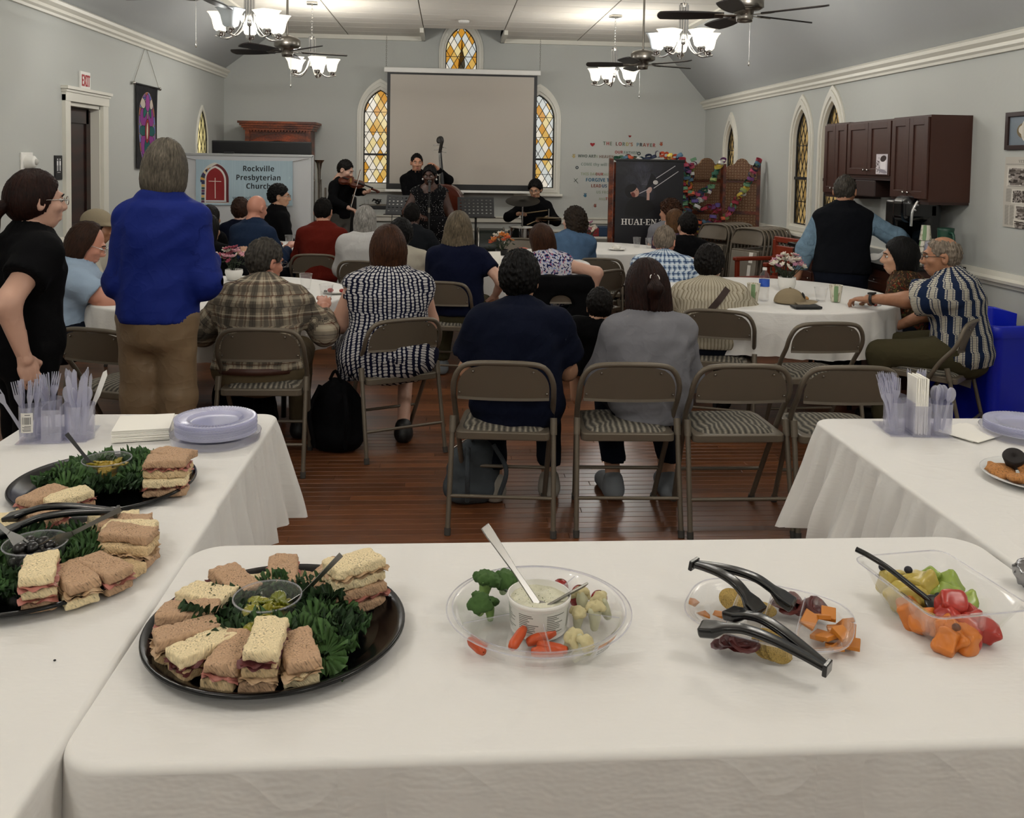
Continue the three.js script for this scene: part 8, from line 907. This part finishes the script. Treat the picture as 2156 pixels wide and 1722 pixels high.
const plateM = MP(0xdfe0f4, .1, { transmission: .55, thickness: 0, ior: 1.5, clearcoat: .5, clearcoatRoughness: .08 });
function ribPlate(R, y) { return sheet(144, 10, (u, v) => { const a = u * 2 * PI, p = [[0, 0], [.3, 0], [.56, 0], [.6, .002], [.66, .008], [.7, .0095], [.8, .011], [.9, .0125], [.97, .013], [1, .012], [1, .009]][Math.round(v * 10)], r = p[0] * R, rib = p[0] > .66 && p[0] < .99 ? .0012 * Math.sin(a * 72 + p[0] * 14) : 0; return [r * Math.cos(a), y + p[1] + rib, -r * Math.sin(a)]; }); }
const ribG = ribPlate(.122, 0);
for (let i = 0; i < 11; i++) solo('plastic_plate', i === 10 ? 'topmost clear ribbed plate of the left stack' : 'clear ribbed plate within the stack on the left table', 'plate', ribG, plateM, [-.705 + rr(-.002, .002), .762 + i * .0042, -2.8 + rr(-.002, .002)], i, 'clear plates stacked on the left table');
solo('plate_tub', 'shallow clear round tub under the left stack of plates', 'tub', lathe([[.001, .001], [.128, .001], [.131, .003], [.134, .024], [.136, .024], [.133, .001]], 72), mat.clearTint, [-.705, .7455, -2.8]);
for (let i = 0; i < 7; i++) solo('plastic_plate', i === 6 ? 'topmost clear ribbed plate of the right stack' : 'clear ribbed plate within the stack on the right table', 'plate', ribG, plateM, [1.9 + rr(-.002, .002), .755 + i * .0042, -2.8 + rr(-.002, .002)], i, 'clear plates stacked on the right table'); solo('plate_tub', 'shallow clear round tub under the right stack of plates', 'tub', lathe([[.001, .001], [.128, .001], [.131, .003], [.134, .024], [.136, .024], [.133, .001]], 72), mat.clearTint, [1.9, .7465, -2.8]);
{ const cx = 1.675, cz = -2.39; solo('cookie_plate', 'white plate of cookies at the right edge', 'plate', lathe([[.001, .002], [.09, .002], [.15, .018], [.153, .018], [.152, .015], [.092, 0], [.001, 0]], 48), MP(0xd8d8d6, .3), [cx, .7465, cz]); const ck = M(0xffffff, .9, { map: again(crumb([172, 118, 66], 15), 10, 10), bumpMap: bumpGrit, bumpScale: .005 }), cg = setUV(nets((x, y, z) => ell([0, .008, 0], [.038, .0115, .038])(x, y, z) + .004 * nz(x * 50, y * 50, z * 50), [-.05, -.01, -.05], [.05, .03, .05], .0045), (x, y, z) => [x, z]); [[-.105, -.02, .012, .1, 'golden cookie at the left back of the plate'], [-.09, .05, .014, -.1, 'golden cookie at the front left of the plate'], [-.02, .08, .014, .1, 'cracked cookie at the front of the plate'], [-.03, .0, .03, .25, 'tan cookie leaning on the brownie']].forEach(([x, z, y, t, l]) => { const m = solo('cookie', l, 'cookie', cg, ck, [cx + x, .7465 + y, cz + z]); m.rotation.set(t, rr(0, 6), t); m.scale.setScalar(1.1); }); const bw = MP(0x1c0f0b, .55, { bumpMap: bumpGrit, bumpScale: .004 }), bg = lathe([[.001, 0], [.02, 0], [.029, .03], [.026, .036], [.01, .034], [.001, .031]], 24); [[-.06, -.03, .035, .5, 'dark brownie bite lying on the cookies'], [.02, -.03, .04, .2, 'second dark brownie bite at the picture edge'], [-.005, .03, .035, .9, 'dark brownie bite behind the cracked cookie']].forEach(([x, z, y, t, l]) => { const m = solo('brownie_bite', l, 'brownie', bg, bw, [cx + x, .7465 + y, cz + z]); m.rotation.set(t, 0, t * .6); m.scale.setScalar(1.05); }); }
solo('dark_crumb', 'single dark crumb on the left tablecloth', 'crumb', sph(.0025, .0015, .002, undefined, undefined, 8), mat.black, [-.66, .7535, -1.55]);
renderer.render(scene, camera);
